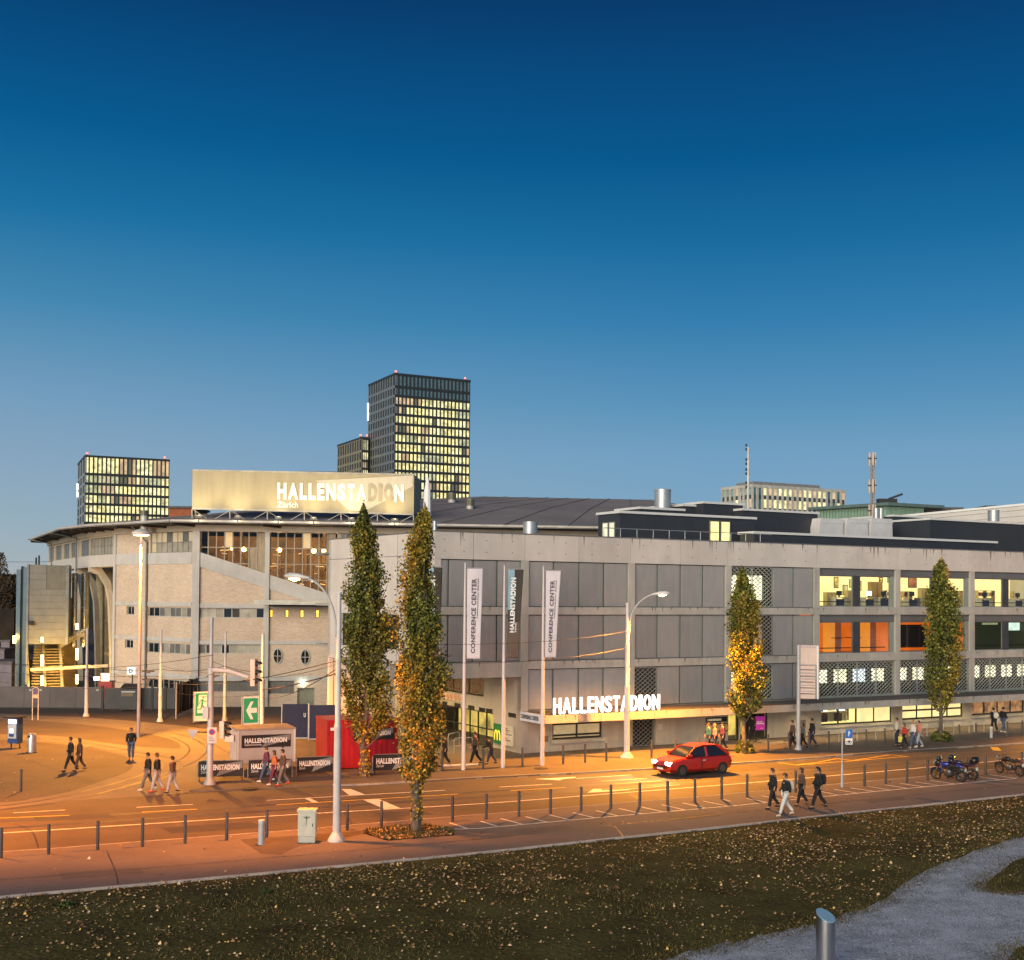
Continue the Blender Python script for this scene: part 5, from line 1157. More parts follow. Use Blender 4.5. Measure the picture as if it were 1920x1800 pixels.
# stair flights below: treads, stringers
WOOD = mat('stair_tread_timber', (.36, .25, .10), .75, var=.15, scale=3)
for k in range(16):
    z_ = .25+k*.255; fb('tread', WOOD, stt, FT, tu(60), tu(118), z_, z_+.1, -1.2-k*.16, .2-k*.16)
for x_ in (57, 88, 120):
    mb = MB(); mb.bar(FT.p(tu(x_), 0, .4), FT.p(tu(x_)-.5, 4.7, -2.6), .22, .5); mb.obj('stringer', mat('stair_stringer', (.34, .30, .22), .8), stt)
mb = MB(); mb.bar(FT.p(tu(60), 2.4, .5), FT.p(tu(205), 2.75, 1.2), .2, .28); mb.obj('gangway_edge', mat('gangway_edge', (.4, .36, .28), .6), stt)
TL = mat('stair_back_ochre', (.30, .22, .10), .85, var=.15)
fb('stair_back_wall', TL, stt, FT, tu(58), tu(140), 0, za-.02, -4.6, -4.2)
# second flight rising to the right
mb2 = []
fs0 = FT.uz(113, 1206, -1.5); fs1 = FT.uz(152, 1182, -1.5)
for k in range(9):
    u_ = fs0[0]+(fs1[0]-fs0[0])*k/8; z_ = fs0[1]+(fs1[1]-fs0[1])*k/8; fb('tread', STRIPL, stt, FT, u_, u_+.45, z_, z_+.07, -2.6, -1.3)
mb = MB(); mb.bar(FT.p(fs0[0], fs0[1]-.3, -1.4), FT.p(fs1[0]+.3, fs1[1]-.3, -1.4), .15, .3); mb.obj('stringer', MC['stair_stringer'], stt)
# shiny standing ducts
for q, (x0, x1, y0) in enumerate(((130, 141, 1070), (147, 164, 1070))):
    r__ = (tu(x1)-tu(x0))/2; c = FT.p((tu(x0)+tu(x1))/2, 0, -3.5); t = thing('standing_duct', c+Vector((0, 0, 4)), ['slim shiny vertical duct beside the grey stair tower', 'wider shiny vertical duct under the curved gallery'][q], 'duct')
    hh = FT.uz(150, 1075, -3.5)[1]; MB().lathe([(4.3, r__), (hh, r__)], 24).obj('duct_pipe', mat('shiny_duct', (.6, .58, .5), .25, metal=.95), t, Matrix.Translation(c), True)
    for z_ in (5.5, 8, 10.5): MB().lathe([(z_, r__*1.04), (z_+.08, r__*1.04)], 20).obj('duct_band', STEEL, t, Matrix.Translation(c), True)
for q, (x_, ya, yb) in enumerate(((79, 1195, 1204), (79, 1228, 1249), (79, 1267, 1285), (144.5, 1169, 1180), (144.5, 1216, 1237), (144.5, 1265, 1282), (26.5, 1192, 1206))):
    off = .9 if x_ != 26.5 else -.3; u_, zt_ = FT.uz(x_, ya, off); zb2 = FT.uz(x_, yb, off)[1]; p = FT.p(u_, zb2, off)
    nm = ['just under the grey panels of the stair tower', 'halfway up the timber stairs', 'lowest on the timber stairs behind the wall', 'beside the top of the second flight', 'in the middle between the tower and the arena', 'lowest between the tower and the arena', 'at the far left edge of the stair tower'][q]
    t = thing('tube_lamp', p, 'glowing yellow tube lamp '+nm, 'lamp', 'tube lamps on the stairs'); MB().lathe([(0, .11), (zt_-zb2, .11)], 8).obj('tube', lum('tube_glow', (1, .68, .2), 11), t, Matrix.Translation(p)); MB().lathe([(-.1, .13), (0, .13)], 8).obj('lamp_base', DARKM, t, Matrix.Translation(p))
    pl = bpy.data.lights.new('tube_light', 'POINT'); pl.energy = (45 if q in (0, 3, 6) else 420)*LIT; pl.color = (1, .55, .10); pl.shadow_soft_size = .3; po = bpy.data.objects.new('tube_light', pl); COL.objects.link(po); po.location = p+FT.n*.9+Vector((0, 0, .5))

# ================================================================ towers and blocks behind
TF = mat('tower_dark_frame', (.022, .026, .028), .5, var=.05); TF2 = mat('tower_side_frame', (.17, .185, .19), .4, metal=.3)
PL_ = [lum('tower_lit_a', (.98, .88, .38), 1.05*LIT, .6, .9), lum('tower_lit_b', (.85, .86, .45), .6*LIT, .6, .9), lum('tower_lit_c', (1, .68, .35), .6*LIT, .4, .6), mat('tower_glass_blue', (.10, .16, .19), .15, spec=.8), mat('tower_glass_dim', (.07, .09, .10), .15, emit=(.8, .7, .3), es=.12*LIT)]
def tower(px_c, ytop, px_l, px_r, vr, vl, Y, rowsy, ncol, nside, label, name='office_tower', dark=(0,), toprows=1, seed=1, sidem=None, lit=1.02):
    c = atY(px_c, ytop, Y); base = Vector((c.x, c.y, 0)); Fr_ = Frame(base, dirvp(vr)); dl_ = dirvp(vl); tmp_ = Frame(base, -dl_)
    wr = Fr_.uz(px_r, ytop+8)[0]; wl = abs(tmp_.uz(px_l, ytop+8)[0]); Fl = Frame(base+dl_*wl, -dl_)
    t = thing(name, base, label, 'tower'); r_ = random.Random(seed); H = c.z
    zrow = [Fr_.uz((px_c+px_r)/2, y_)[1] for y_ in rowsy]
    MB().quadbox([Fr_.p(.1, 0, -.5), Fr_.p(wr-.1, 0, -.5), Fr_.p(wr-.1, 0, -.5)+dl_*(wl-.6), Fr_.p(.1, 0, -.5)+dl_*(wl-.6), Fr_.p(.1, H-.3, -.5), Fr_.p(wr-.1, H-.3, -.5), Fr_.p(wr-.1, H-.3, -.5)+dl_*(wl-.6), Fr_.p(.1, H-.3, -.5)+dl_*(wl-.6)]).obj('core', TF, t)
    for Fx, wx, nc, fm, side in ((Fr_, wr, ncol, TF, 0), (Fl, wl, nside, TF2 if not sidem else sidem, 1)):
        mb = MB(); fbox(mb, Fx, -.05, wx+.05, zrow[0], H, -.45, .05)
        for z_ in zrow[1:]: fbox(mb, Fx, 0, wx, z_-.35, z_+.35, -.45, .02)
        cw_ = wx/nc
        for k in range(nc+1): fbox(mb, Fx, max(0, k*cw_-cw_*.17), min(wx, k*cw_+cw_*.17), zrow[-1], zrow[0], -.45, 0)
        fo = mb.obj('facade_grid', fm, t)
        um = MB().box(0, 1, 0, 1, 0, 1).mesh('unit_pane', [PL_[0]]); cell = {}
        for j in range(len(zrow)-1):
            dk = j in dark or side
            run = 0
            for k in range(nc):
                if run <= 0: run = r_.randint(1, 4); st_ = r_.random()
                run -= 1
                if side: m = mat('tower_side_pane', (.52, .60, .66), .3, metal=.1, var=.08) if j >= toprows else mat('tower_side_top', (.07, .07, .06), .4)  # side panes coloured pale blue for the sky they would mirror
                else: m = PL_[3] if (dk or st_ > lit) else PL_[0] if st_ < .5*lit+.2 else PL_[1] if st_ < .8*lit+.05 else PL_[2] if r_.random() < .6 else PL_[4]
                o = link('window_pane', um, t, Fx.M(k*cw_+cw_*.17, zrow[j+1]+.35, -.2) @ Matrix.Diagonal((cw_*.66, .1, zrow[j]-zrow[j+1]-(.35 if j == 0 else .7), 1)), m)
    MB().quadbox([Fr_.p(-.1, H-.4, .12), Fr_.p(wr+.1, H-.4, .12), Fr_.p(wr+.1, H-.4, .12)+dl_*(wl+.2), Fr_.p(-.1, H-.4, .12)+dl_*(wl+.2), Fr_.p(-.1, H+.15, .12), Fr_.p(wr+.1, H+.15, .12), Fr_.p(wr+.1, H+.15, .12)+dl_*(wl+.2), Fr_.p(-.1, H+.15, .12)+dl_*(wl+.2)]).obj('roof_cap', TF, t)
    for u_ in (wr*.03, wr*.95):
        p = Fr_.p(u_, H, -1); MB().box(-.15, .15, -.15, .15, 0, .5).obj('beacon_post', TF, t, Matrix.Translation(p)); MB().box(-.22, .22, -.22, .22, .5, .95).obj('beacon', lum('red_beacon', (1, .15, .10), 2.2), t, Matrix.Translation(p))
    return t, Fr_, Fl, wr, wl, H
ys = lambda a, b, n: [a+(b-a)*k/n for k in range(n+1)]
tower(740.5, 700, 691, 882, 5400, -190, 330, [708, 731]+ys(748, 938, 11), 20, 11, 'tallest dark office tower with rows of lit windows behind the arena roof', dark=(0, 1), seed=3)
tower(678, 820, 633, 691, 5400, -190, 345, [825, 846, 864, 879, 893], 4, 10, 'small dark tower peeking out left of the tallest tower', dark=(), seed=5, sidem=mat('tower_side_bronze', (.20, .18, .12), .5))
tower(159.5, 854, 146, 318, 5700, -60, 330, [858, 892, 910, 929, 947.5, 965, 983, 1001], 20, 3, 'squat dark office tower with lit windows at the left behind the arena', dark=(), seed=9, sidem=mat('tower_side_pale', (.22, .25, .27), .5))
# white strips glowing on the far edge of two towers
for x_, ys_, Y, lb in ((690, ((756, 770), (772, 788)), 331, 'two white light strips on the left edge of the tallest tower'), (145, ((907, 919), (922, 932)), 331, 'two white light strips on the left edge of the squat tower')):
    p = atY(x_, ys_[0][1], Y); t = thing('light_strip', p, lb, 'light')
    for y0, y1 in ys_: a = atY(x_, y1, Y); b = atY(x_, y0, Y); MB().box(-.18, .18, -.18, .18, a.z, b.z).obj('strip', lum('strip_white', (.9, .95, 1), 3), t, Matrix.Translation((a.x, a.y, 0)))
# pale gridded block on the right
WG = mat('grid_block_pale', (.42, .41, .38), .7); BG = mat('grid_block_teal', (.06, .15, .17), .2, spec=.7)
c = atY(1411, 908, 260); base = Vector((c.x, c.y, 0)); F5 = Frame(base, dirvp(5400)); dl_ = dirvp(-400); t5 = Frame(base, -dl_); wl5 = abs(t5.uz(1352, 918)[0]); F5l = Frame(base+dl_*wl5, -dl_); wr5 = F5.uz(1586, 925)[0]
gb_ = thing('grid_office_block', base, 'pale gridded office block with lit windows on the skyline at right', 'building')
zr5 = [F5.uz(1412, y_)[1] for y_ in (911, 927, 935, 951, 960)]
MB().quadbox([F5.p(.2, 0, -.5), F5.p(wr5-.2, 0, -.5), F5.p(wr5-.2, 0, -.5)+dl_*wl5, F5.p(.2, 0, -.5)+dl_*(wl5-.4), F5.p(.2, zr5[0], -.5), F5.p(wr5-.2, zr5[0], -.5), F5.p(wr5-.2, zr5[0], -.5)+dl_*wl5, F5.p(.2, zr5[0], -.5)+dl_*(wl5-.4)]).obj('core', TF, gb_)
for Fx, wx, nc in ((F5, wr5, 19), (F5l, wl5, 7)):
    cw_ = wx/nc; mb = MB()
    fbox(mb, Fx, -.05, wx, zr5[0]-.3, zr5[0]+.35, -.4, .05)
    for k in range(nc+1): fbox(mb, Fx, max(0, k*cw_-cw_*.2), min(wx, k*cw_+cw_*.2), 0, zr5[0]-.3, -.4, 0)
    mb.obj('facade_grid', WG, gb_)
    um = MB().box(0, 1, 0, 1, 0, 1).mesh('unit_pane', [BG]); r_ = random.Random(4)
    for k in range(nc):
        for (z1_, z0_) in ((zr5[0]-.3, zr5[1]), (zr5[2], zr5[3])):
            e_ = Fx is F5l or k < 2 or k > nc-5; m = (mat('grid_glass_green', (.25, .33, .30), .2) if Fx is F5l else BG) if e_ and r_.random() < .75 else PL_[0] if r_.random() < .75 else PL_[2]
            link('window_pane', um, gb_, Fx.M(k*cw_+cw_*.2, z0_, -.2) @ Matrix.Diagonal((cw_*.6, .1, z1_-z0_, 1)), m)
        for (z1_, z0_) in ((zr5[1], zr5[2]), (zr5[3], zr5[4])): link('spandrel_panel', um, gb_, Fx.M(k*cw_+cw_*.2, z0_, -.15) @ Matrix.Diagonal((cw_*.6, .1, z1_-z0_, 1)), mat('spandrel_dark', (.05, .06, .06), .4))
fb('roof_plant', mat('roof_plant_grey', (.2, .2, .21), .7), gb_, F5, 2, wr5*.78, zr5[0]+.35, zr5[0]+1.2, -8, -2)
# green glass hall with a flat projecting roof
c = atY(1533, 955, 190); base = atY(1662, 955, 170); base.z = 0; F6 = Frame(base, dirvp(5400)); dl_ = dirvp(-900); wl6 = abs(Frame(base, -dl_).uz(1533, 965)[0]); F6l = Frame(base+dl_*wl6, -dl_); wr6 = F6.uz(1733, 955)[0]; z6 = F6.uz(1662, 944)[1]
gh = thing('glass_hall', base, 'low green glass building with a thin projecting roof on the skyline', 'building')
mb = MB(); P = [F6l.p(-1, z6-.35, 1), F6.p(0, z6-.35, 1.3)-F6.d*1, F6.p(wr6+2.5, z6-.35, 1.3), F6.p(wr6+2.5, z6-.35, -14)]; mb.prism(P, (0, 0, .4)); mb.obj('flat_roof', mat('glass_hall_roof', (.10, .15, .14), .5), gh)
um = MB().box(0, 1, 0, 1, 0, 1).mesh('unit_pane', [BG]); GG = mat('green_glass', (.15, .24, .19), .2, spec=.7, emit=(.6, .75, .35), es=.1*LIT); GG2 = lum('green_glass_lit', (.85, .95, .5), .5*LIT, .5, .6)
for Fx, wx, nc in ((F6, wr6, 8), (F6l, wl6, 22)):
    for k in range(nc):
        link('glass_panel', um, gh, Fx.M(k*wx/nc+.05, z6-1.9, 0) @ Matrix.Diagonal((wx/nc-.1, .1, 1.5, 1)), GG)
        link('glass_panel', um, gh, Fx.M(k*wx/nc+.05, 3, 0) @ Matrix.Diagonal((wx/nc-.1, .1, z6-5.0, 1)), GG2 if (k*5) % 7 < 4 else GG)
    mb = MB(); fbox(mb, Fx, 0, wx, z6-2.0, z6-1.9, -.3, .12); fbox(mb, Fx, 0, wx, 0, z6-.4, -.6, -.3); mb.obj('floor_edge', mat('glass_hall_edge', (.12, .15, .13), .6), gh)
p = F6.p(4, z6+.05, -4); t = thing('roof_camera_crane', p, 'small dark maintenance crane on the glass building roof', 'crane'); MB().box(-1.3, 1.3, -.6, .6, 0, 1.0).obj('crane_body', DARKM, t, Matrix.Translation(p)); MB().bar((.3, 0, 1.0), (2.2, 0, 1.7), .3).obj('crane_arm', DARKM, t, Matrix.Translation(p))
# pale ribbed exhibition hall at the right edge
b0 = atY(1660, 972, 150); F7 = Frame(Vector((b0.x, b0.y, 0)), Vector((.96, -.28, 0))); mb = MB()
eh = thing('exhibition_hall', F7.p(0, 0), 'long pale ribbed metal hall rising towards the right edge', 'building')
z0_, z1_ = F7.uz(1660, 972)[1], F7.uz(1940, 945.5)[1]; L7 = F7.uz(2050, 950)[0]; u194 = F7.uz(1940, 945)[0]; slp = (z1_-z0_)/u194
CW = mat('ribbed_cladding_pale', (.46, .44, .42), .6, var=.05, scale=.3)
MB().prism([F7.p(0, 0), F7.p(L7, 0), F7.p(L7, z0_+slp*L7), F7.p(0, z0_)], -F7.n*30).obj('cladding', CW, eh)
mb = MB()
for k in range(14): zz2 = z0_-.7*k+0; mb.bar(F7.p(0, zz2-.5, .03), F7.p(L7, zz2-.5+slp*L7, .03), .05, .12, up=tuple(F7.n))
mb.obj('cladding_rib', mat('cladding_rib', (.36, .34, .32), .6), eh); mb = MB(); mb.bar(F7.p(0, z0_+.1, 0), F7.p(L7, z0_+.1+slp*L7, 0), .3, .25); mb.obj('roof_edge', STRIPL, eh)
for x0, x1, y0, Y, lb in ((1735, 1800, 951, 175, 'low brownish roof block beyond the glass building'), (1853, 1900, 948, 165, 'thin dark roof slab behind the ribbed hall'), (317, 361, 949, 240, 'rust red roof block beside the squat tower'), (566, 632, 884, 200, 'flat dark roof just visible above the roof sign')):
    p = atY(x0, y0, Y); q_ = atY(x1, y0, Y); t = thing('roof_block', (p.x, p.y, 0), lb, 'building'); red = x0 == 317
    MB().box(0, q_.x-p.x, 0, 12, 0, p.z-.4).obj('wall', mat('rust_red_wall', (.28, .08, .03), .8) if red else mat('brown_far_wall', (.10, .09, .10), .8), t, Matrix.Translation((p.x, p.y, 0)))
    MB().box(-.4, q_.x-p.x+.4, -.4, 12.4, p.z-.4, p.z).obj('roof', mat('far_roof', (.08, .08, .09), .8), t, Matrix.Translation((p.x, p.y, 0)))
# masts
def mast(px, ytop, ybot, Y, label, lattice_=False):
    b = atY(px, ybot, Y); h = atY(px, ytop, Y).z-b.z; t = thing('antenna_mast', b, label, 'antenna')
    T = Matrix.Translation(b); m_ = mat('mast_pale', (.5, .48, .47), .5) if not lattice_ else mat('mast_rust', (.30, .24, .20), .6)
    MB().tube([(0, 0, 0), (0, 0, h*.6), (0, 0, h)], [.16, .14, .12] if not lattice_ else [.09, .07, .05], 8).obj('pole', m_, t, T, True)
    if not lattice_:
        for f_ in (.35, .56, .72, .95):
            for z_ in (0, .5): MB().box(-.32, -.15, -.1, .1, h*f_+z_, h*f_+z_+.3).obj('antenna', DARKM, t, T)
        MB().tube([(-.9, 0, 0), (-.9, 0, h*.28)], .05, 6).obj('side_rod', m_, t, T)
    else:
        for f_ in (.03, .42, .84):
            for q in range(3):
                an = q*2.09+.4; MB().box(math.cos(an)*.36-.09, math.cos(an)*.36+.09, math.sin(an)*.36-.08, math.sin(an)*.36+.08, h*f_, h*f_+1.5).obj('panel_antenna', mat('antenna_panel', (.5, .42, .36), .5), t, T)
            MB().box(-.5, .5, -.04, .04, h*f_+.8, h*f_+.9).obj('bracket', DARKM, t, T)
        for q in range(3): an = q*2.09; MB().tube([(math.cos(an)*.25, math.sin(an)*.25, -3), (math.cos(an)*.25, math.sin(an)*.25, h*.98)], .035, 5).obj('leg', m_, t, T)
        mb = MB(); k = 0
        while k*.6 < h*.95:
            for q in range(3): a_, b_ = q*2.09, (q+1)*2.09; mb.bar((math.cos(a_)*.25, math.sin(a_)*.25, k*.6), (math.cos(b_)*.25, math.sin(b_)*.25, k*.6+.6), .04)
            k += 1
        tag(mb.obj('bracing', m_, t, T), kind='stuff')
mast(1402.5, 839, 956, 150, 'slender white antenna mast left of the gridded block'); mast(1635.5, 854, 975, 140, 'rusty lattice antenna mast with panel antennas above the hoods', True)
# ================================================================ street furniture
SOD = (1.0, .265, .015); GSOD = (1.0, .36, .03)
def T_(p): return Matrix.Translation(Vector(p))
# bollards
def bollard_mesh(h):
    return MB().lathe([(0, .06), (h-.02, .06), (h, .05)], 12).mesh('bollard', [BOLL], True)
bm_ = bollard_mesh(1.05); nb = [91, 183, 267, 347, 425, 500, 576, 651, 715, 848, 911.5, 972.9, 1032, 1089.6, 1145.3, 1199.5, 1251.6, 1302.9, 1353, 1401, 1449, 1492, 1537, 1621, 1661, 1700.6, 1739, 1777, 1813, 1848, 1916, 2]
def interp(P, x):
    for (a, b), (c, d) in zip(P[:-1], P[1:]):
        if a <= x <= c: return b+(d-b)*(x-a)/(c-a)
kl = [(-260, 1629), (2, 1608.5), (91, 1601.5), (183, 1594), (267, 1587.7), (347, 1581.5), (425, 1575.5), (500, 1570), (651, 1557.5), (715, 1551.5), (848, 1541), (911, 1536), (972, 1530.8), (1089, 1521), (1199, 1512), (1302, 1503.3), (1401, 1494), (1492, 1486), (1621, 1473.8), (1700, 1467), (1848, 1452.5), (1916, 1446.2), (2150, 1426)]
for x in nb:
    p = G(x, interp(kl, x), WALK); o = link('bollard', bm_, None, T_(p)); tag(o, 'slim dark steel bollard in the long row along the near kerb', 'bollard', 'bollards along the near kerb')
fbp = [(905.7, 1441.5), (979.4, 1438), (1056, 1433), (1097, 1430), (1137, 1427.5), (1221.6, 1421), (1266, 1418.5), (1309, 1416.5), (1350.5, 1414), (1440.6, 1408.5), (1479, 1406), (1517, 1404), (1554, 1402.6), (1590, 1400), (1624.5, 1398.5), (1659, 1396.5), (1726, 1393), (1798.7, 1388.5), (1830, 1386), (1889, 1382), (1917, 1379.6), (829, 1445.5)]
for x, y_ in fbp:
    o = link('bollard', bm_, None, T_(G(x, y_, FW))); tag(o, 'slim dark steel bollard along the far footway in front of the office building', 'bollard', 'bollards along the far footway')
o = link('bollard', bm_, None, T_(G(39, 1484, .006))); tag(o, 'lone dark bollard on the asphalt plaza at the left edge', 'bollard')
def pale_bollard(p, h, r, label):
    t = thing('pale_bollard', p, label, 'bollard'); MB().lathe([(0, r), (h*.86, r)], 14).obj('shaft', STEELP, t, T_(p), True); MB().lathe([(h*.86, r*1.04), (h*.97, r*1.04), (h, r*.8)], 14).obj('cap', mat('bollard_cap', (.5, .5, .52), .5), t, T_(p), True)
pale_bollard(G(490, 1583.5, WALK), .92, .12, 'pale grey thick bollard left of the utility cabinet'); pale_bollard(G(1858.5, 1383.5, FW), .75, .10, 'short white bollard in front of the office building at the right')
# brushed steel pillar, slanted top
p = G(1548, 1822, GZ); h = 1.42; r = .235; n = 32; mb = MB()
for k in range(n): a = 2*math.pi*k/n; mb.v.append((math.cos(a)*r, math.sin(a)*r, 0))
for k in range(n): a = 2*math.pi*k/n; mb.v.append((math.cos(a)*r, math.sin(a)*r, h-.04-math.cos(a)*.075+math.sin(a)*.10))
for k in range(n): mb.f.append((k, (k+1) % n, n+(k+1) % n, n+k)); mb.mi.append(0)
t = thing('steel_pillar', p, 'short brushed steel pillar with slanted top standing in the gravel', 'pillar')
BS = mat('brushed_steel', (.55, .55, .56), .28, metal=1, var=.06, scale=3, streak=.9); mb.obj('shaft', BS, t, T_(p), True)
mb = MB(); mb.v = [(math.cos(2*math.pi*k/n)*r, math.sin(2*math.pi*k/n)*r, h-.04-math.cos(2*math.pi*k/n)*.075+math.sin(2*math.pi*k/n)*.10+z_) for z_ in (.0, .015) for k in range(n)]
mb.f = [tuple(range(n))[::-1], tuple(range(n, 2*n))]+[(k, (k+1) % n, n+(k+1) % n, n+k) for k in range(n)]; mb.mi = [0]*len(mb.f); mb.obj('slanted_cap', mat('sky_tinted_cap', (.35, .6, .8), .3, metal=.4, var=.01), t, T_(p))  # sky reflection put into the cap as a blue base colour
# utility cabinet
a = G(557.5, 1580, WALK); b = G(592, 1580, WALK); t = thing('utility_cabinet', (a+b)/2, 'cream utility cabinet with a small stencilled plant beside the tall lamp post', 'cabinet')
w_ = (b-a).length; h = 1.22; C_ = mat('cabinet_cream', (.50, .49, .42), .6, var=.07, scale=3, streak=.4); T = T_((a+b)/2)
MB().box(-w_/2+.03, w_/2-.03, -.02, .36, 0, .24).obj('plinth', mat('cabinet_plinth', (.42, .42, .38), .8), t, T); MB().box(-w_/2+.015, w_/2-.015, -.04, .38, .25, h-.08).obj('housing', C_, t, T)
MB().prism([(-w_/2-.02, -.08, h-.08), (w_/2+.02, -.08, h-.08), (w_/2+.02, .42, h-.08), (-w_/2-.02, .42, h-.08)], (0, 0, .09)).obj('lid', C_, t, T)
MB().box(-w_/2+.06, w_/2-.06, -.05, -.041, .30, h-.13).obj('door', C_, t, T); MB().box(w_/2-.13, w_/2-.10, -.062, -.051, .6, .72).obj('handle', DARKM, t, T)
mb = MB(); mb.bar((-.02, -.055, .62), (0, -.055, .92), .02, .006)
for k in range(7): an = math.pi*k/6; mb.bar((0, -.055, .90), (math.cos(an)*.13, -.055, .95+math.sin(an)*.05), .03, .006)
mb.obj('stencil', mat('stencil_green', (.03, .09, .03), .7), t, T)

# poles: bases flared
def flare(r, s=2.2): return [(0, r*s), (.06, r*s), (.32, r*1.12), (.34, r)]
def ypix(px, py, base): return atY(px, py, base.y).z
lampL = []
def add_lamp(loc, power, size, tgt=None, col=SOD, soft=.25, blend=.35, wide=0):
    sp = bpy.data.lights.new('lamp_light', 'SPOT'); sp.energy = power; sp.color = col; sp.spot_size = RAD(size); sp.spot_blend = blend; sp.shadow_soft_size = soft
    o = bpy.data.objects.new('lamp_light', sp); COL.objects.link(o); o.location = loc
    if tgt is not None: o.rotation_euler = (Vector(tgt)-Vector(loc)).to_track_quat('-Z', 'Y').to_euler()
    if wide:   # street luminaire optics: broad along the road, narrow across it
        zc = -(Vector(tgt)-Vector(loc)).normalized(); xc = FA.d-zc*FA.d.dot(zc); xc.normalize(); yc = zc.cross(xc); m = Matrix((xc, yc, zc)).transposed().to_4x4(); o.matrix_world = Matrix.Translation(loc) @ m @ Matrix.Diagonal((wide, 1, 1, 1))
SODM = lum('sodium_lamp', (1, .55, .18), 30)
def bow_lamp(base, h, r, arm, head_dz, label, power, size=150, z0=0, lit=True, aim=(0, 0, -5), wide=2.1, col=None):
    """pole with a curved arm carrying a cobra head; arm = horizontal vector to the head"""
    t = thing('street_lamp', base, label, 'street lamp'); T = T_(base)
    MB().lathe(flare(r)+[(h*.45, r*.86), (h*.455, r*.92), (h*.46, r*.92), (h*.47, r*.72), (h*.72, r*.66), (h*.725, r*.72), (h*.735, r*.72), (h*.74, r*.6), (h-.08, r*.55), (h-.08, r*.68), (h, r*.68)], 16).obj('pole', STEELP if r > .15 and arm[0] < 0 else PALEP, t, T, True)
    A = Vector(arm); L = A.length; d = A/L; z1 = h-1.7; P = [Vector((0, 0, z1))+d*r*.9]
    for k in range(9):
        s_ = k/8; P.append(d*(.12+L*(1-math.cos(s_*1.35))/(1-math.cos(1.35)))*1.0+Vector((0, 0, z1+.3+(head_dz-(z1+.3))*math.sin(s_*1.35)/math.sin(1.35))))
    MB().tube(P, [.042]*len(P), 8).obj('arm', STEELP, t, T, True)
    e = P[-1]; dd = (P[-1]-P[-2]).normalized(); an = math.atan2(d.y, d.x)
    Mh = T @ Matrix.Translation(e) @ Matrix.Rotation(an, 4, 'Z') @ Matrix.Rotation(RAD(-6), 4, 'Y')
    hd = MB(); hd.tube([(-.1, 0, 0), (.1, 0, .01), (.35, 0, .02), (.7, 0, .0), (.9, 0, -.03)], [.05, .07, .11, .12, .04], 12); hh = hd.obj('lamp_head', mat('lamp_head_grey', (.5, .5, .5), .45), t, Mh, True)
    MB().tube([(.3, 0, -.07), (.5, 0, -.11), (.72, 0, -.07)], [.06, .09, .05], 10).obj('lens', SODM if lit else mat('lens_dull', (.4, .35, .3), .3), hh, Mh, True)
    if power: lp = Mh @ Vector((.5, 0, -.42)); add_lamp(lp, power, size, lp+Vector(aim), wide=wide, blend=.8, col=col or SOD)
    return t
b1_ = G(631, 1577, WALK); h1 = ypix(635, 1110, b1_)-WALK
bow_lamp(b1_, h1, .15, (-1.15, .25, 0), ypix(590, 1083, b1_)-WALK, 'tall thick grey lamp post by the cabinet, its arm bowing to the left', P_LAMP1, size=124, aim=(-1.2, 2.2, -5))  # lit lens and beam added to this post for the near road
b2_ = G(1175, 1421, FW); h2 = ypix(1179, 1130, b2_)-FW
bow_lamp(b2_, h2, .175, (1.35, -.35, 0), ypix(1222, 1114, b2_)-FW, 'cream lamp post with lit orange head in front of the mesh panels', P_LAMP2, size=126, aim=(.3, -1.1, -5), col=GSOD)
# off-frame neighbours of the same lamp row that light both ends of the road
bow_lamp(G(-330, 1550, 0), 9.6, .18, (1.2, -1.0, 0), 9.4, 'cream lamp post with lit head beyond the left edge of the view', P_LAMPL, size=112, aim=(0, -.3, -5))
bow_lamp(G(2190, 1382, FW), 9.6, .2, (1.2, -.6, 0), 9.4, 'cream lamp post with lit head beyond the right edge of the view', P_LAMPR, col=GSOD, size=122, aim=(.8, -1.2, -5))
# tall plaza lamp with a dish head
b3_ = G(259.5, 1382, .006); h3 = ypix(266, 1000, b3_); t = thing('plaza_lamp', b3_, 'very tall thin lamp post with a lit white dish head on the plaza', 'street lamp')
MB().lathe([(0, .13), (.8, .12), (h3*.6, .10), (h3*.98, .07)], 12).obj('pole', mat('pole_mauve', (.33, .29, .31), .5), t, T_(b3_), True)
lh = MB().lathe([(h3-.1, .55), (h3, .62), (h3+.06, .6), (h3+.18, .42), (h3+.27, .16), (h3+.3, .05)], 20).obj('lamp_head', mat('dish_white', (.65, .6, .55), .5), t, T_(b3_), True)
MB().lathe([(h3-.16, .4), (h3-.11, .5)], 20).obj('lens', lum('dish_lens', (1, .66, .28), 14), lh, T_(b3_))
add_lamp(b3_+Vector((.0, -.7, h3-.5)), P_PLAZA, 130, b3_+Vector((-.6, -2.2, 0)), col=GSOD)
# tram wire masts
def wire_mast(px, ybase, ytop, r, label, z=0):
    b = G(px, ybase, z); tp = px+(ybase-ytop)*.012; h = ypix(tp, ytop, b)-z; t = thing('wire_mast', b, label, 'mast', 'overhead wire masts on the plaza')
    MB().lathe([(0, r*1.9), (.08, r*1.8), (.3, r*1.05), (h*.5, r), (h*.505, r*1.1), (h*.52, r*1.1), (h*.525, r*.75), (h, r*.62)], 12).obj('shaft', PALEP, t, T_(b), True)
    MB().lathe([(h, r*.7), (h+.05, r*.7)], 10).obj('cap', STEELP, t, T_(b)); return b, h
m1 = wire_mast(161.5, 1343, 1179, .135, 'pale wire mast at the left in front of the long dark wall')
m2 = wire_mast(300, 1353, 1183, .13, 'pale wire mast between the tall plaza lamp and the green running man sign')
m3 = wire_mast(421, 1351, 1186, .12, 'pale wire mast behind and right of the traffic signal mast')
m4 = wire_mast(491, 1369, 1189, .155, 'pale wire mast behind the green arrow sign')
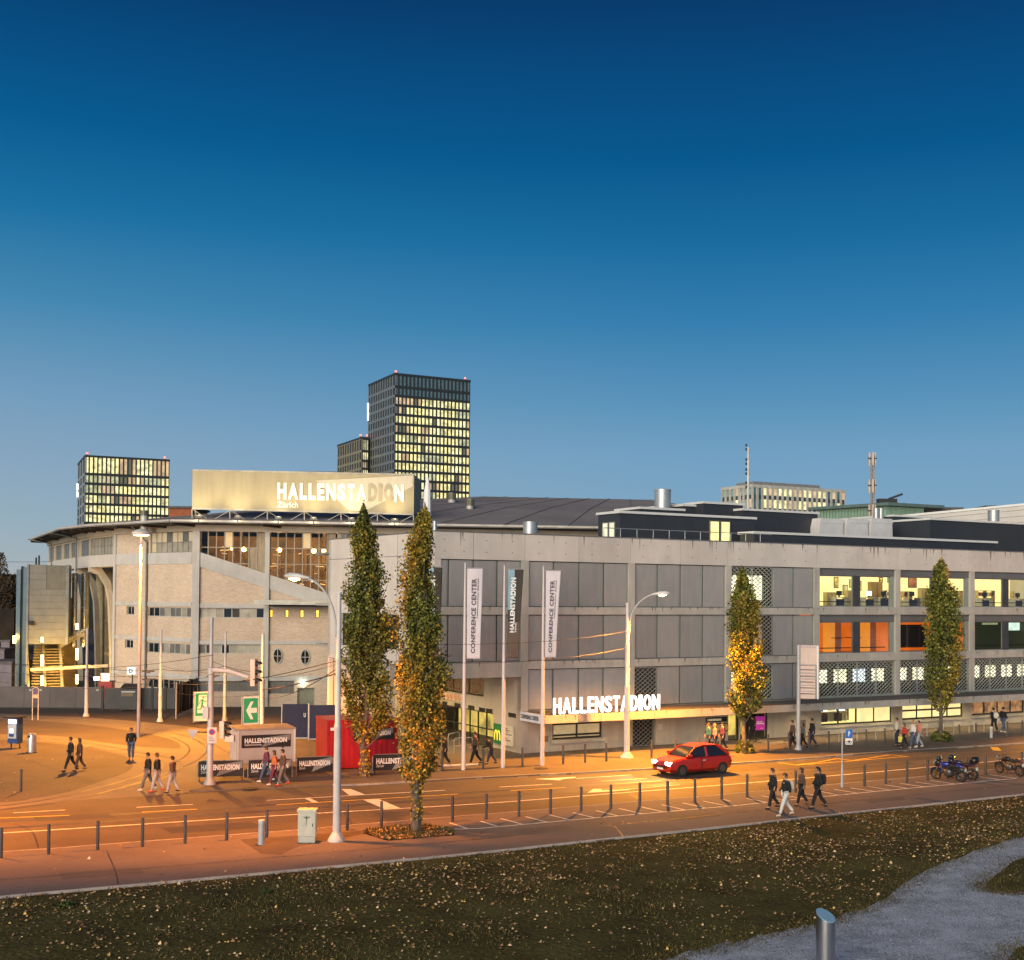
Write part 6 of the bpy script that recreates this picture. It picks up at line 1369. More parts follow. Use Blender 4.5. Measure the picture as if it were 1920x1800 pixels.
# signal mast with bracket arm, signals, signs
b = G(393, 1471, .008); h = ypix(399, 1158, b); sm = thing('signal_mast', b, 'thick grey traffic signal mast in front of the barriers with signals and signs', 'signal mast')
r = .165; MB().lathe([(0, r*1.9), (.05, r*1.9), (.3, r*1.1), (.35, r), (h*.655, r*.85), (h*.66, r*1.1), (h*.70, r*1.1), (h*.705, r*.62), (h*.96, r*.5), (h*.96, r*.58), (h, r*.58)], 16).obj('shaft', STEELP, sm, T_(b), True)
Fq = Frame(b, Vector((1, 0, 0))); qa = Fq.rect(397, 468, 1255, 1270)
mb = MB(); za = Fq.uz(400, 1256)[1]; ue = Fq.uz(466, 1270)[0]; ze = Fq.uz(466, 1270)[1]; mb.tube([(.1, -.05, za), (ue*.5, -.1, (za+ze)/2+.12), (ue, -.1, ze)], [.12, .10, .08], 8); mb.obj('bracket_arm', PALEP, sm, T_(b), True)
def signal(px0, px1, y0, y1, rz, off, label, back=False):
    a_ = Fq.rect(px0, px1, y0, y1, off); cx_ = (a_[0]+a_[1])/2; p = Fq.p(cx_, a_[2], off); H_ = a_[3]-a_[2]; wv = .34
    s = bpy.data.objects.new('traffic_signal', None); COL.objects.link(s); Ms = T_(p) @ Matrix.Rotation(rz, 4, 'Z'); setp(s, sm, Matrix(Ms)); 
    MB().box(-wv/2, wv/2, -.1, .14, 0, H_).obj('signal_housing', mat('signal_cream', (.55, .47, .40), .6), s, Ms)
    for k in range(3):
        z_ = H_*(.18+.32*k); mb = MB(); mb.lathe([(0, .13), (.03, .12)], 14); lm = mb.obj('signal_lens', mat('lens_dark', (.03, .02, .02), .3), s, Ms @ Matrix.Translation((0, -.1, z_)) @ Matrix.Rotation(RAD(90), 4, 'X'))
        mb = MB()
        for q in range(7): an = math.pi*(q)/6; an2 = math.pi*(q+1)/6; 
        for q in range(6): an = math.pi*q/6; an2 = math.pi*(q+1)/6; mb.quadbox([(math.cos(an)*.14, -.12, z_+math.sin(an)*.14), (math.cos(an2)*.14, -.12, z_+math.sin(an2)*.14), (math.cos(an2)*.15, -.12, z_+math.sin(an2)*.15), (math.cos(an)*.15, -.12, z_+math.sin(an)*.15), (math.cos(an)*.14, -.36, z_-.03+math.sin(an)*.14), (math.cos(an2)*.14, -.36, z_-.03+math.sin(an2)*.14), (math.cos(an2)*.15, -.36, z_-.03+math.sin(an2)*.15), (math.cos(an)*.15, -.36, z_-.03+math.sin(an)*.15)])
        mb.obj('signal_hood', BLACK, s, Ms)
    return s
signal(470, 484, 1236, 1286, RAD(75), -.1, ''); signal(413, 425, 1352, 1385, RAD(75), -.05, '')
a_ = Fq.rect(388.5, 406, 1364, 1394, .26); fb('sign_plate', mat('sign_plate_grey', (.5, .47, .47), .5), sm, Fq, a_[0], a_[1], a_[2], a_[3], .24, .26)
cz_ = a_[2]+(a_[3]-a_[2])*.72; cu_ = (a_[0]+a_[1])/2
MB().lathe([(0, .155), (.012, .155)], 20).obj('red_ring', mat('sign_red', (.45, .02, .03), .5), sm, Fq.M(cu_, cz_, .262) @ Matrix.Rotation(RAD(90), 4, 'X')); MB().lathe([(0, .11), (.012, .11)], 20).obj('blue_disc', mat('sign_blue_violet', (.10, .03, .22), .5), sm, Fq.M(cu_, cz_, .275) @ Matrix.Rotation(RAD(90), 4, 'X'))
for k in range(3): fb('sign_text_bar', mat('sign_ink', (.08, .08, .09), .5), sm, Fq, a_[0]+.08, a_[1]-.1-.05*k, a_[2]+.12+.09*k, a_[2]+.15+.09*k, .262, .266)
a_ = Fq.rect(408, 438, 1379, 1391, .1); fb('signal_box', PALEP, sm, Fq, a_[0]+.35, a_[1], a_[2], a_[3], -.3, .1); fb('switch_box', STEELP, sm, Fq, -.32, -.05, 3.25, 3.8, .05, .28)
# give way sign seen from behind, hung from a side arm
a_ = Fq.rect(351, 372.5, 1368, 1386, .0); gm = mat('sign_back_grey', (.3, .29, .31), .5, metal=.3)
MB().prism([Fq.p(a_[0], a_[3], .02), Fq.p((a_[0]+a_[1])/2, a_[2], .02), Fq.p(a_[1], a_[3], .02)], Fq.n*.03).obj('triangle_sign', gm, sm); MB().bar(Fq.p(a_[0]+.2, a_[3]-.12, -.03), Fq.p(0, a_[3]-.12, -.03), .05).obj('sign_arm', DARKM, sm); MB().bar(Fq.p((a_[0]+a_[1])/2, a_[2]+.35, -.03), Fq.p(0, a_[2]+.33, -.03), .05).obj('sign_arm', DARKM, sm)

# overhead wires, sagging, with clamps
WIRE = mat('wire_dark', (.03, .025, .025), .6)
def wire(A, B, sag, label, r=.018):
    P = [Vector(A).lerp(Vector(B), k/16)+Vector((0, 0, -sag*4*(k/16)*(1-k/16))) for k in range(17)]
    o = MB().tube(P, r, 5).obj('overhead_wire', WIRE); return tag(o, label, 'wire')
def mz(m, f): return m[0]+Vector((0, 0, m[1]*f))
wire(atY(-60, 1243, 96), mz(m1, .60), .1, 'overhead wire from the left edge to the leftmost mast'); wire(mz(m1, .6), mz(m2, .58), .3, 'overhead wire between the two left wire masts, upper'); wire(mz(m1, .48), mz(m2, .42), .3, 'overhead wire between the two left wire masts, lower')
wire(mz(m2, .58), mz(m3, .62), .25, 'overhead wire between the second and third wire masts'); wire(mz(m3, .62), mz(m4, .60), .1, 'short overhead wire between the third and fourth masts')
wire(mz(m2, .44), atY(634, 1238, b1_.y), .5, 'long overhead wire running to the thick lamp post, upper'); wire(mz(m4, .42), atY(634, 1262, b1_.y), .1, 'overhead wire from the fourth mast to the thick lamp post', .03); wire(mz(m4, .34), atY(634, 1252, b1_.y), .4, 'overhead wire from the fourth mast to the thick lamp post, lower')
wire(mz(m2, .50), atY(-60, 1256, 92), .2, 'overhead wire running to the left edge, lower'); wire(atY(634, 1232, b1_.y), atY(1175, 1215, b2_.y), .5, 'thin span wire from the thick lamp post to the cream lamp post, lower', .009); wire(atY(634, 1200, b1_.y), atY(1175, 1184, b2_.y), .4, 'thin span wire from the thick lamp post to the cream lamp post, upper', .009)
wire(atY(-60, 1050, 120), atY(95, 1053, 118), .1, 'thin wire crossing the sky at the far left')
for k, (A_, B_, sg, lb) in enumerate(((mz(m2, .62), mz(m4, .66), .5, 'thin contact wire over the tram loop, uppermost between the second and fourth masts'), (mz(m1, .55), mz(m3, .52), .6, 'thin contact wire over the tram loop from the first to the third mast'), (mz(m3, .56), atY(634, 1245, b1_.y), .5, 'thin contact wire from the third mast towards the thick lamp post'), (mz(m2, .36), mz(m4, .38), .4, 'thin contact wire over the tram loop, lowest between the masts'), (atY(-60, 1268, 88), mz(m2, .40), .5, 'thin contact wire from the left edge crossing below the first mast'), (atY(399, 1240, 61), mz(m4, .55), .1, 'short span wire from the signal mast to the fourth mast'), (atY(-80, 1222, 90), atY(399, 1228, 61), .9, 'long thin wire from the left edge to the signal mast'))): wire(A_, B_, sg, lb, .012)
for m_, f_ in ((m2, .55), (m2, .46), (m3, .5), (m4, .52)):
    p = mz(m_, f_)+Vector((-.9, 0, 0)); t = thing('wire_clamp', p, 'dark insulator clamp on the overhead wires near a mast', 'clamp', 'insulator clamps on the overhead wires')
    MB().tube([(-.45, 0, 0), (.45, 0, .05)], .05, 6).obj('rod', WIRE, t, T_(p)); MB().box(-.15, .15, -.06, .06, -.12, .05).obj('insulator', mat('insulator_brown', (.05, .02, .015), .4), t, T_(p))

# letter D sign behind the wall
p = atY(248, 1285, 104); p.z = 0; z_ = atY(246, 1264.5, 104).z; t = thing('letter_sign', p, 'small glowing white square sign with the letter D above the dark wall', 'sign')
FD2 = Frame(p, Vector((1, 0, 0))); MB().tube([p, p+Vector((0, 0, z_))], .05, 6).obj('pole', DARKM, t); a_ = FD2.rect(238.5, 253.5, 1251, 1264.5); fb('sign_box', lum('sign_box_white', (1, .95, .88), 1.1), t, FD2, a_[0], a_[1], a_[2], a_[3], -.06, .06)
text('lettering', 'D', BLACK, t, FD2, a_[0]+.17, a_[1]-.17, a_[2]+.13, a_[3]-.13, .075)
# long dark wall and gates behind the plaza
WM_ = mat('wall_brown_grey', (.13, .105, .10), .8, var=.12, scale=.5, streak=.2); Fw = Frame(G(-150, 1326), G(191, 1328.5)-G(-150, 1326))
lw = thing('site_wall', Fw.p(8, 0), 'long brown grey boundary wall along the back of the plaza', 'wall'); zt_w = Fw.uz(190, 1290)[1]; Lw = Fw.uz(191, 1310)[0]
for k in range(7): fb('wall_panel', WM_, lw, Fw, Lw*k/7+.01, Lw*(k+1)/7-.01, 0, zt_w, -.25, 0)
fb('wall_cap', mat('wall_cap', (.16, .13, .12), .8), lw, Fw, 0, Lw, zt_w+.002, zt_w+.06, -.28, .04)
for x_ in (57, 76, 183): pb('wall_plate', mat('plate_pale', (.4, .42, .33), .5), lw, Fw, x_-2.5, x_+2.5, 1292, 1295.5, .002, .03)
pb('foot_strip', DARKM, lw, Fw, -100, 190, 1326, 1328.5, .002, .04)
Fg = Frame(G(193, 1331), Vector((1, .04, 0))); Lg = Fg.uz(331, 1310)[0]; gt = thing('dark_gate', Fg.p(0, 0), 'dark panel fence with a gate behind the plaza lamp', 'fence'); zg = Fg.uz(260, 1289)[1]
for x0, x1 in ((196, 224), (258, 284.5), (286, 309), (310.5, 331)): pb('fence_panel', mat('fence_dark', (.055, .05, .052), .6, var=.1), gt, Fg, x0, x1, 1290, 1329, -.08, 0)
for x_ in (192, 285, 309.8): u_ = Fg.uz(x_, 1310)[0]; fb('post', DARKM, gt, Fg, u_-.09, u_+.09, 0, zg+.12, -.1, .06)
# black bin container
a_ = Fg.rect(224, 256.5, 1283, 1329.5, .9); t = thing('black_container', Fg.p((a_[0]+a_[1])/2, 0, .9), 'black wheeled waste container with raised lid before the dark fence', 'container')
fb('body', mat('container_black', (.02, .02, .022), .4), t, Fg, a_[0], a_[1], .12, a_[3]*.82, -.3, .9); MB().prism([Fg.p(a_[0], a_[3]*.83, .93), Fg.p(a_[0]+.15, a_[3]*1.0, .2), Fg.p(a_[0]+.15, a_[3]*1.0, 0), Fg.p(a_[0], a_[3]*.83, -.33)], Fg.d*(a_[1]-a_[0])).obj('lid', mat('container_lid', (.045, .045, .045), .3), t)
for q in (.1, .85): fb('wheel', BLACK, t, Fg, a_[0]+(a_[1]-a_[0])*q-.06, a_[0]+(a_[1]-a_[0])*q+.06, 0, .14, .6, .8)
fb('handle_bar', STRIPL, t, Fg, a_[0]+.15, a_[1]-.15, a_[3]*.7, a_[3]*.74, .91, .95)
fb('window_glint', mat('dull_glass', (.2, .15, .1), .1, spec=.8), t, Fg, a_[0]+.15, a_[1]-.3, a_[3]*.55, a_[3]*.68, .905, .925)

# exit signs on stands
def stand_sign(x0, x1, y0, y1, ybase, label, glyph):
    b = G((x0+x1)/2, ybase); Fs = Frame(b, dirvp(5200)); a_ = Fs.rect(x0, x1, y0, y1); t = thing('exit_sign', b, label, 'sign'); u0_, u1, z0, z1 = a_
    for u_ in (u0_-.04, u1+.04): MB().tube([Fs.p(u_, 0, 0), Fs.p(u_, z1+.03, 0)], .035, 8).obj('post', STEEL, t, None, True)
    fb('white_banner', mat('banner_cloth_white', (.66, .66, .64), .7, var=.03), t, Fs, u0_, u1, z0, z1, -.03, 0)
    H_ = z1-z0; W_ = u1-u0_; g0, g1 = z0+H_*.18, z1-H_*.05
    fb('green_field', mat('exit_green', (.02, .30, .14), .6, var=.03), t, Fs, u0_+W_*.08, u1-W_*.04, g0, g1, .001, .006)
    P2 = lambda x_, y_: (u0_+W_*x_, g0+(g1-g0)*y_)
    if glyph == 'arrow':
        pts = [(.22, .5), (.50, .86), (.68, .86), (.50, .60), (.90, .60), (.90, .40), (.50, .40), (.68, .14), (.50, .14)]
        MB().prism([Fs.p(*P2(*q), .008) for q in pts], Fs.n*.004).obj('arrow', WHITE, t)
    else:
        MB().prism([Fs.p(*P2(*q), .008) for q in ((.22, .12), (.86, .12), (.86, .92), (.30, .92), (.30, .42), (.22, .42))], Fs.n*.003).obj('white_door', WHITE, t)
        gm_ = MC['exit_green']; mb = MB()
        for (x0_, y0_), (x1_, y1_), w_ in (((.56, .74), (.52, .48), .12), ((.52, .48), (.70, .34), .09), ((.70, .34), (.74, .12), .07), ((.52, .48), (.44, .30), .09), ((.44, .30), (.24, .30), .07), ((.54, .72), (.40, .66), .055), ((.40, .66), (.34, .52), .05), ((.58, .72), (.72, .60), .055), ((.72, .60), (.84, .66), .05)):
            mb.bar(Fs.p(*P2(x0_, y0_), .014), Fs.p(*P2(x1_, y1_), .014), w_*W_, .004, up=tuple(Fs.n))
        c_ = P2(.60, .82); mb.prism([Fs.p(c_[0]+math.cos(q*.785)*.075*W_, c_[1]+math.sin(q*.785)*.075*W_, .012) for q in range(8)], Fs.n*.004); mb.obj('running_figure', gm_, t)
    for u_ in (u0_-.04, u1+.04): MB().bar(Fs.p(u_, .04, -.45), Fs.p(u_, .04, .45), .08).obj('foot', DARKM, t)
stand_sign(364, 392, 1297, 1352, 1357, 'tall white stand banner with the green running man exit symbol', 'man')
stand_sign(455, 484.5, 1306, 1366, 1370, 'tall white stand banner with a green field and left pointing arrow', 'arrow')
# tarp barrier
b = G(330, 1348); e = G(367, 1333); Ft = Frame(b, e-b); Lt = (e-b).length; t = thing('tarp_fence', b, 'black wavy tarpaulin fence panel left of the running man sign', 'fence')
for u_ in (0, Lt): MB().tube([Ft.p(u_, 0), Ft.p(u_, 2.75)], .06, 8).obj('post', STEEL, t, None, True)
mb = MB(); ns = 26
for k in range(ns+1): u_ = Lt*k/ns; o = .12*math.sin(k*1.3)+.06*math.sin(k*.6); mb.v += [tuple(Ft.p(u_, .35+.02*k*0, o)), tuple(Ft.p(u_, 2.65-.1*math.sin(k*.5)**2, o+.05))]
for k in range(ns): mb.f.append((2*k, 2*k+2, 2*k+3, 2*k+1)); mb.mi.append(0)
mb.obj('tarpaulin', mat('tarp_black', (.02, .017, .015), .35, var=.2, scale=2, col2=(.06, .04, .03)), t)
# dark blue screens
for x0, x1, y0, y1, lb, tx in ((530, 577, 1320, 1384, 'dark blue fence screen with a small white mark, left of the pair', 'U'), (581, 628, 1322, 1386, 'dark blue fence screen behind the red container, right of the pair', None)):
    b = G(x0, y1+2); e = G(x1, y1-1 if x0 < 550 else y1+2); Fx = Frame(b, Vector((1, .08, 0))); a_ = Fx.rect(x0, x1, y0, y1); t = thing('fence_screen', b, lb, 'fence')
    for u_ in (a_[0]-.05, a_[1]+.05): MB().tube([Fx.p(u_, 0), Fx.p(u_, a_[3]+.06)], .045, 8).obj('post', STEEL, t, None, True)
    fb('screen_cloth', mat('navy_cloth', (.018, .018, .05), .7, var=.1, scale=1.5), t, Fx, a_[0], a_[1], a_[2]+.05, a_[3], -.03, 0); fb('rail', STEEL, t, Fx, a_[0], a_[1], a_[2]-.02, a_[2]+.04, -.03, .02)
    if tx: text('lettering', tx, WHITE, t, Fx, a_[1]-.26, a_[1]-.13, a_[3]-.85, a_[3]-.58, .01)
    else:
        for q in range(5): an = q*1.26; MB().bar(Fx.p(a_[0]+.7, 1.1, .006), Fx.p(a_[0]+.7+math.cos(an)*.22, 1.1+math.sin(an)*.22, .006), .07, .006, up=tuple(Fx.n)).obj('emblem', mat('emblem_gold', (.12, .11, .02), .6), t)
# branded printed panel helper (black field, grey wedge, white words)
BKP = mat('banner_black', (.014, .013, .015), .55, var=.05); WDG = mat('banner_grey_wedge', (.20, .20, .21), .6, var=.12, scale=1)
def printed(t, Fx, a_, off, second='Zürich', hh=(.42, .78)):
    u0_, u1, z0, z1 = a_; W_ = u1-u0_; H_ = z1-z0
    fb('banner', BKP, t, Fx, u0_, u1, z0, z1, off-.015, off)
    MB().prism([Fx.p(u0_+W_*x_, z0+H_*y_, off+.002) for x_, y_ in ((.42, .02), (1-.005, .98), (.66, .98), (.55, .55))] if 0 else [Fx.p(u0_+W_*x_, z0+H_*y_, off+.002) for x_, y_ in ((.40, .02), (.99, .55), (.99, .98), (.56, .80))], Fx.n*.003).obj('wedge_print', WDG, t)
    text('lettering', 'HALLENSTADION', WHITE, t, Fx, u0_+W_*.06, u0_+W_*.92, z0+H_*hh[0], z0+H_*hh[1], off+.014, .008, .05)
    text('lettering', second, WHITE, t, Fx, u0_+W_*.06, u0_+W_*(.22 if len(second) < 8 else .40), z0+H_*(hh[0]-.20), z0+H_*(hh[0]-.04), off+.014, .008, .01)
# crowd barriers
def barrier(x0, x1, y0a, y1a, y0b, y1b, label):
    b = G(x0, y1a+6, .008); e = G(x1, y1b+6, .008); Fx = Frame(b, e-b); L_ = (e-b).length; H_ = Fx.uz(x0+3, y0a)[1]; t = thing('crowd_barrier', b, label, 'barrier', 'printed crowd barriers in front of the trailers')
    mb = MB(); zt_ = H_; P = [Fx.p(.04, .05), Fx.p(.04, zt_-.15), Fx.p(.12, zt_-.03), Fx.p(.22, zt_), Fx.p(L_-.22, zt_), Fx.p(L_-.12, zt_-.03), Fx.p(L_-.04, zt_-.15), Fx.p(L_-.04, .05)]
    mb.tube(P, .022, 6); mb.tube([Fx.p(.04, .22), Fx.p(L_-.04, .22)], .02, 6); mb.obj('frame', STEEL, t, None, True)
    mb = MB(); k = 1
    while k*.14 < L_-.1: mb.tube([Fx.p(k*.14, .22), Fx.p(k*.14, zt_)], .009, 4); k += 1
    tag(mb.obj('barrier_bars', STEEL, t), kind='stuff')
    for u_ in (.12, L_-.12): mb = MB(); mb.bar(Fx.p(u_, .03, -.3), Fx.p(u_, .03, .3), .05, .03); mb.bar(Fx.p(u_, .03, .3), Fx.p(u_, .22, 0), .03); mb.obj('foot', DARKM, t)
    printed(t, Fx, (.07, L_-.07, .2, zt_-.01), .05)
barrier(369, 458, 1427, 1458, 1424, 1456, 'first barrier from the left, printed black banner, crossed by the signal mast')
barrier(463, 549, 1425, 1456, 1422, 1453, 'second barrier from the left, printed black banner behind the walking group')
barrier(554, 626, 1420, 1450, 1415, 1447, 'third barrier from the left, printed black banner just left of the thick post')
barrier(697, 789, 1415, 1446, 1411, 1443, 'printed black barrier right of the red container between the poplars')
# white trailer
b = G(445, 1452, .008); e = G(553, 1447, .008); Fx = Frame(b, e-b); a_ = Fx.rect(445, 553, 1371, 1441); L_ = a_[1]; zt_ = Fx.uz(450, 1370)[1]; z0 = .55
t = thing('white_trailer', b, 'pale grey sales trailer with a printed black name banner behind the barriers', 'trailer')
TM = mat('trailer_pale', (.42, .39, .39), .5, var=.04)
fb('body', TM, t, Fx, 0, L_, z0, zt_, -2.3, 0); fb('roof', mat('trailer_roof', (.33, .25, .20), .7), t, Fx, -.05, L_+.05, zt_, zt_+.07, -2.35, .04)
fb('corner_trim', STRIPL, t, Fx, -.02, .05, z0, zt_, -.0, .03); fb('corner_trim', STRIPL, t, Fx, L_-.06, L_+.02, z0, zt_, 0, .03); fb('end_door', mat('trailer_door', (.5, .46, .44), .5), t, Frame(Fx.p(0, 0, 0)-Fx.n*2.2, Fx.n), .3, 1.8, z0+.1, zt_-.15, 0, .04)
ba = Fx.rect(453, 545, 1377.5, 1401, .03); printed(t, Fx, ba, .035, 'Gastronomie', (.36, .76))
for u_ in (L_*.42, L_*.62): w__ = MB().tube([Fx.p(u_, .3, .02), Fx.p(u_, .3, -.2)], .3, 16).obj('wheel', BLACK, t, None, True); MB().tube([Fx.p(u_, .3, .03), Fx.p(u_, .3, -.1)], .16, 12).obj('rim', STEEL, w__)
fb('chassis', DARKM, t, Fx, -1.2, L_, .42, .54, -1.4, -.9); fb('tow_support', DARKM, t, Fx, -1.2, -1.1, 0, .42, -1.2, -1.1); fb('round_vent', BLACK, t, Fx, L_-.7, L_-.6, z0+.75, z0+.85, .002, .03)
# red container
b = G(613, 1446, .008); e = G(745, 1440, .008); Fx = Frame(b, e-b); a_ = Fx.rect(613, 745, 1351, 1440); L_ = a_[1]; zt_ = Fx.uz(625, 1350)[1]
RED = mat('container_red', (.42, .012, .018), .45, var=.07, scale=1.5); t = thing('red_container', b, 'bright red sales container with a printed black name banner behind the poplars', 'container')
fb('body', RED, t, Fx, 0, L_, .12, zt_-.1, -2.6, 0); fb('roof', RED, t, Fx, -.03, L_+.03, zt_-.1, zt_, -2.63, .03)
for k in range(12): fb('side_rib', RED, t, Fx, .15+k*(L_-.3)/12, .15+k*(L_-.3)/12+.12, .2, zt_-.12, .001, .035)
for u_ in (0, L_-.1): fb('corner_post', mat('container_red_dark', (.30, .01, .012), .5), t, Fx, u_-.02, u_+.12, 0, zt_-.1, .0, .05)
ba = Fx.rect(663, 738, 1365, 1387, .05); printed(t, Fx, ba, .06, 'Gastronomie', (.36, .76)); fb('vent_box', WHITE, t, Fx, .15, .5, zt_-.55, zt_-.4, .05, .12)

# bus-stop post, ticket machine, bins
b = G(60.5, 1350); t = thing('stop_post', b, 'thin double pole stop sign standing before the long wall', 'sign'); Fx = Frame(b, Vector((1, -.1, 0))); a_ = Fx.rect(60.5, 72, 1292, 1303)
for u_ in (0, a_[1]): MB().tube([Fx.p(u_, 0), Fx.p(u_, a_[3])], .03, 6).obj('pole', PALEP, t, None, True)
MB().tube([Fx.p(0, a_[3]), Fx.p(.1, a_[3]+.08), Fx.p(a_[1]-.1, a_[3]+.12), Fx.p(a_[1], a_[3])], .03, 6).obj('top_bow', PALEP, t, None, True)
fb('plate', mat('plate_violet', (.08, .05, .12), .5), t, Fx, .03, a_[1]-.03, a_[3]-.38, a_[3]-.05, -.02, .02); fb('plate', mat('plate_orange', (.65, .38, .18), .5), t, Fx, .03, a_[1]-.03, a_[3]-.66, a_[3]-.40, -.02, .02)
b = G(24, 1404, .006); t = thing('ticket_machine', b, 'blue ticket machine with a lit white front at the left edge', 'ticket machine'); Fx = Frame(b, Vector((1, -.35, 0))); a_ = Fx.rect(14, 33, 1347, 1397); W_ = a_[1]-a_[0]; u0_ = a_[0]; H_ = a_[3]
BLU = mat('machine_blue', (.02, .06, .20), .4)
fb('housing', BLU, t, Fx, u0_, u0_+W_, .32, H_, -.45, 0); fb('front_panel', mat('machine_panel', (.5, .5, .52), .4), t, Fx, u0_+.05, u0_+W_-.08, .62, H_-.36, .001, .03); fb('light_header', lum('machine_light', (.9, .95, 1), 2.2), t, Fx, u0_+.08, u0_+W_-.1, H_-.32, H_-.06, .001, .04)
fb('screen', lum('machine_screen', (.75, .9, 1), 2.0), t, Fx, u0_+.2, u0_+W_-.3, .95, 1.2, .031, .05); fb('keypad', BLU, t, Fx, u0_+.15, u0_+W_-.25, .72, .9, .031, .06); fb('roof', DARKM, t, Fx, u0_-.18, u0_+W_+.1, H_+.02, H_+.1, -.6, .25)
for u_ in (.06, W_-.06): fb('leg', DARKM, t, Fx, u0_+u_-.03, u0_+u_+.03, 0, .32, -.3, -.24)
b = G(60, 1411, .006); t = thing('litter_bin', b, 'round steel litter bin beside the ticket machine', 'bin'); MB().lathe([(.03, .26), (1.0, .26), (1.05, .24), (1.12, .2)], 18).obj('body', mat('bin_steel', (.45, .43, .42), .4, metal=.7), t, T_(b), True); MB().lathe([(0, .24), (.03, .24)], 18).obj('foot', DARKM, t, T_(b)); MB().box(-.18, -.02, -.28, -.2, .9, 1.02).obj('opening', BLACK, t, T_(b))

# flagpoles and hanging banners
FLM = mat('flagpole_pale', (.58, .53, .52), .45, var=.03)
CLW = mat('banner_cloth_pale', (.55, .50, .55), .75, var=.04); CLB = mat('banner_cloth_dark', (.035, .028, .025), .75, var=.05); CLS = mat('banner_cloth_blue', (.20, .33, .42), .75)
def flag(pb_, pt_, bx, label_p, label_b, kind, yb):
    b = G(pb_[0], pb_[1], FW); h = atY(pt_[0], pt_[1], b.y).z-FW; t = thing('flagpole', b, label_p, 'flagpole', 'flagpoles before the entrance')
    MB().lathe([(0, .12), (.1, .12), (h*.5, .09), (h*.8, .065), (h, .04)], 12).obj('pole', FLM, t, T_(b), True); MB().lathe([(h, .06), (h+.08, .06), (h+.12, .02)], 10).obj('finial', STEEL, t, T_(b), True)
    Fx = Frame(b, Vector((1, -.12, 0))); x0t, x1t, x0b, x1b = bx; ut = [Fx.uz(x_, yb[0])[0] for x_ in (x0t, x1t)]; ub = [Fx.uz(x_, yb[1])[0] for x_ in (x0b, x1b)]; zt_, zb_ = Fx.uz(x0t, yb[0])[1], Fx.uz(x0b, yb[1])[1]
    w_ = (ut[1]-ut[0]+ub[1]-ub[0])/2
    nu, nz = 14, 44; sh = random.Random(kind+str(pb_[0])).random()*6
    def S_(fu, fz):   # waving cloth surface
        a_ = ut[0]+(ut[1]-ut[0])*fu; c_ = ub[0]+(ub[1]-ub[0])*fu; f_ = (1-fz); o = .10*math.sin(fu*3.2+sh)*math.sin(f_*5+sh)*fu+.20*f_*fu*math.sin(f_*4+sh)
        return Fx.p(a_*fz+c_*f_, zb_+(zt_-zb_)*fz, o)
    g = thing('banner', S_(0, 1), label_b, 'banner', None); mb = MB()
    for i in range(nz+1):
        for j in range(nu+1): mb.v.append(tuple(S_(j/nu, i/nz)))
    mats_ = [CLW] if kind == 'conf' else [CLB, CLS, mat('banner_cloth_brown', (.10, .065, .05), .75)]
    for i in range(nz):
        for j in range(nu):
            k = i*(nu+1)+j; mb.f.append((k, k+1, k+nu+2, k+nu+1)); fu, fz = (j+.5)/nu, (i+.5)/nz
            mb.mi.append(0 if kind == 'conf' else (1 if fz > .55 and fu < .30+(fz-.55)*.35 and fz > .55 else 2 if fz < .42 else 0))
    for f_ in mb.mi: pass
    o = mb.obj('cloth', mats_, g, smooth=True, fix=False)
    o.modifiers.new('thick', 'SOLIDIFY').thickness = .012
    MB().tube([S_(0, 1)+Vector((-.12, 0, .03)), S_(1, 1)+Vector((.03, 0, .03))], .025, 6).obj('cross_bar', STEEL, g, None, True)
    # lettering wrapped on the cloth
    def wrap(txt, fu0, fu1, fz0, fz1, m):
        me = text_mesh(txt, .04).copy(); n = len(me.vertices); a = np.empty(n*3, np.float32); me.vertices.foreach_get('co', a); a = a.reshape(-1, 3); out_ = []
        for vx, vy, vz in a: q = S_(fu1-(fu1-fu0)*vz, fz0+(fz1-fz0)*vx); out_.append(q+Fx.n*(.02-vy*-.01))
        t0 = WM[g.name].translation; me.vertices.foreach_set('co', np.array([tuple(q-t0) for q in out_], np.float32).ravel()); me.update(); me.materials.clear(); me.materials.append(m); link('lettering', me, g, Matrix.Translation(t0))
    if kind == 'conf':
        wrap('CONFERENCE CENTER', .30, .62, .06, .89, mat('banner_ink_grey', (.07, .06, .085), .7)); wrap('Hallenstadion Zürich', .68, .76, .45, .89, MC['banner_ink_grey'])
    else: wrap('HALLENSTADION', .18, .55, .29, .91, mat('banner_print_white', (.7, .7, .72), .7)); wrap('Zürich', .60, .72, .29, .40, MC['banner_print_white'])
flag((869, 1443.5), (874, 1058), (876, 905, 875, 901), 'white flagpole nearest the poplar, carrying a pale banner', 'pale tall banner with dark lettering on the left flagpole', 'conf', (1066, 1235))
flag((943, 1439.5), (950, 1062), (953, 981.5, 951, 972), 'white flagpole in the middle, carrying a dark banner', 'dark tall banner with a blue corner and white lettering', 'dark', (1068, 1234))
flag((1016.5, 1435), (1021, 1064), (1024, 1051.5, 1022, 1042), 'white flagpole at the right end, before the glowing letters', 'pale tall banner with dark lettering on the right flagpole', 'conf', (1070, 1233))
flag((795, 1448), (799, 1062), (802, 829, 800, 823), 'white flagpole hidden behind the front poplar', 'dark tall banner half hidden behind the front poplar', 'dark', (1064, 1240))

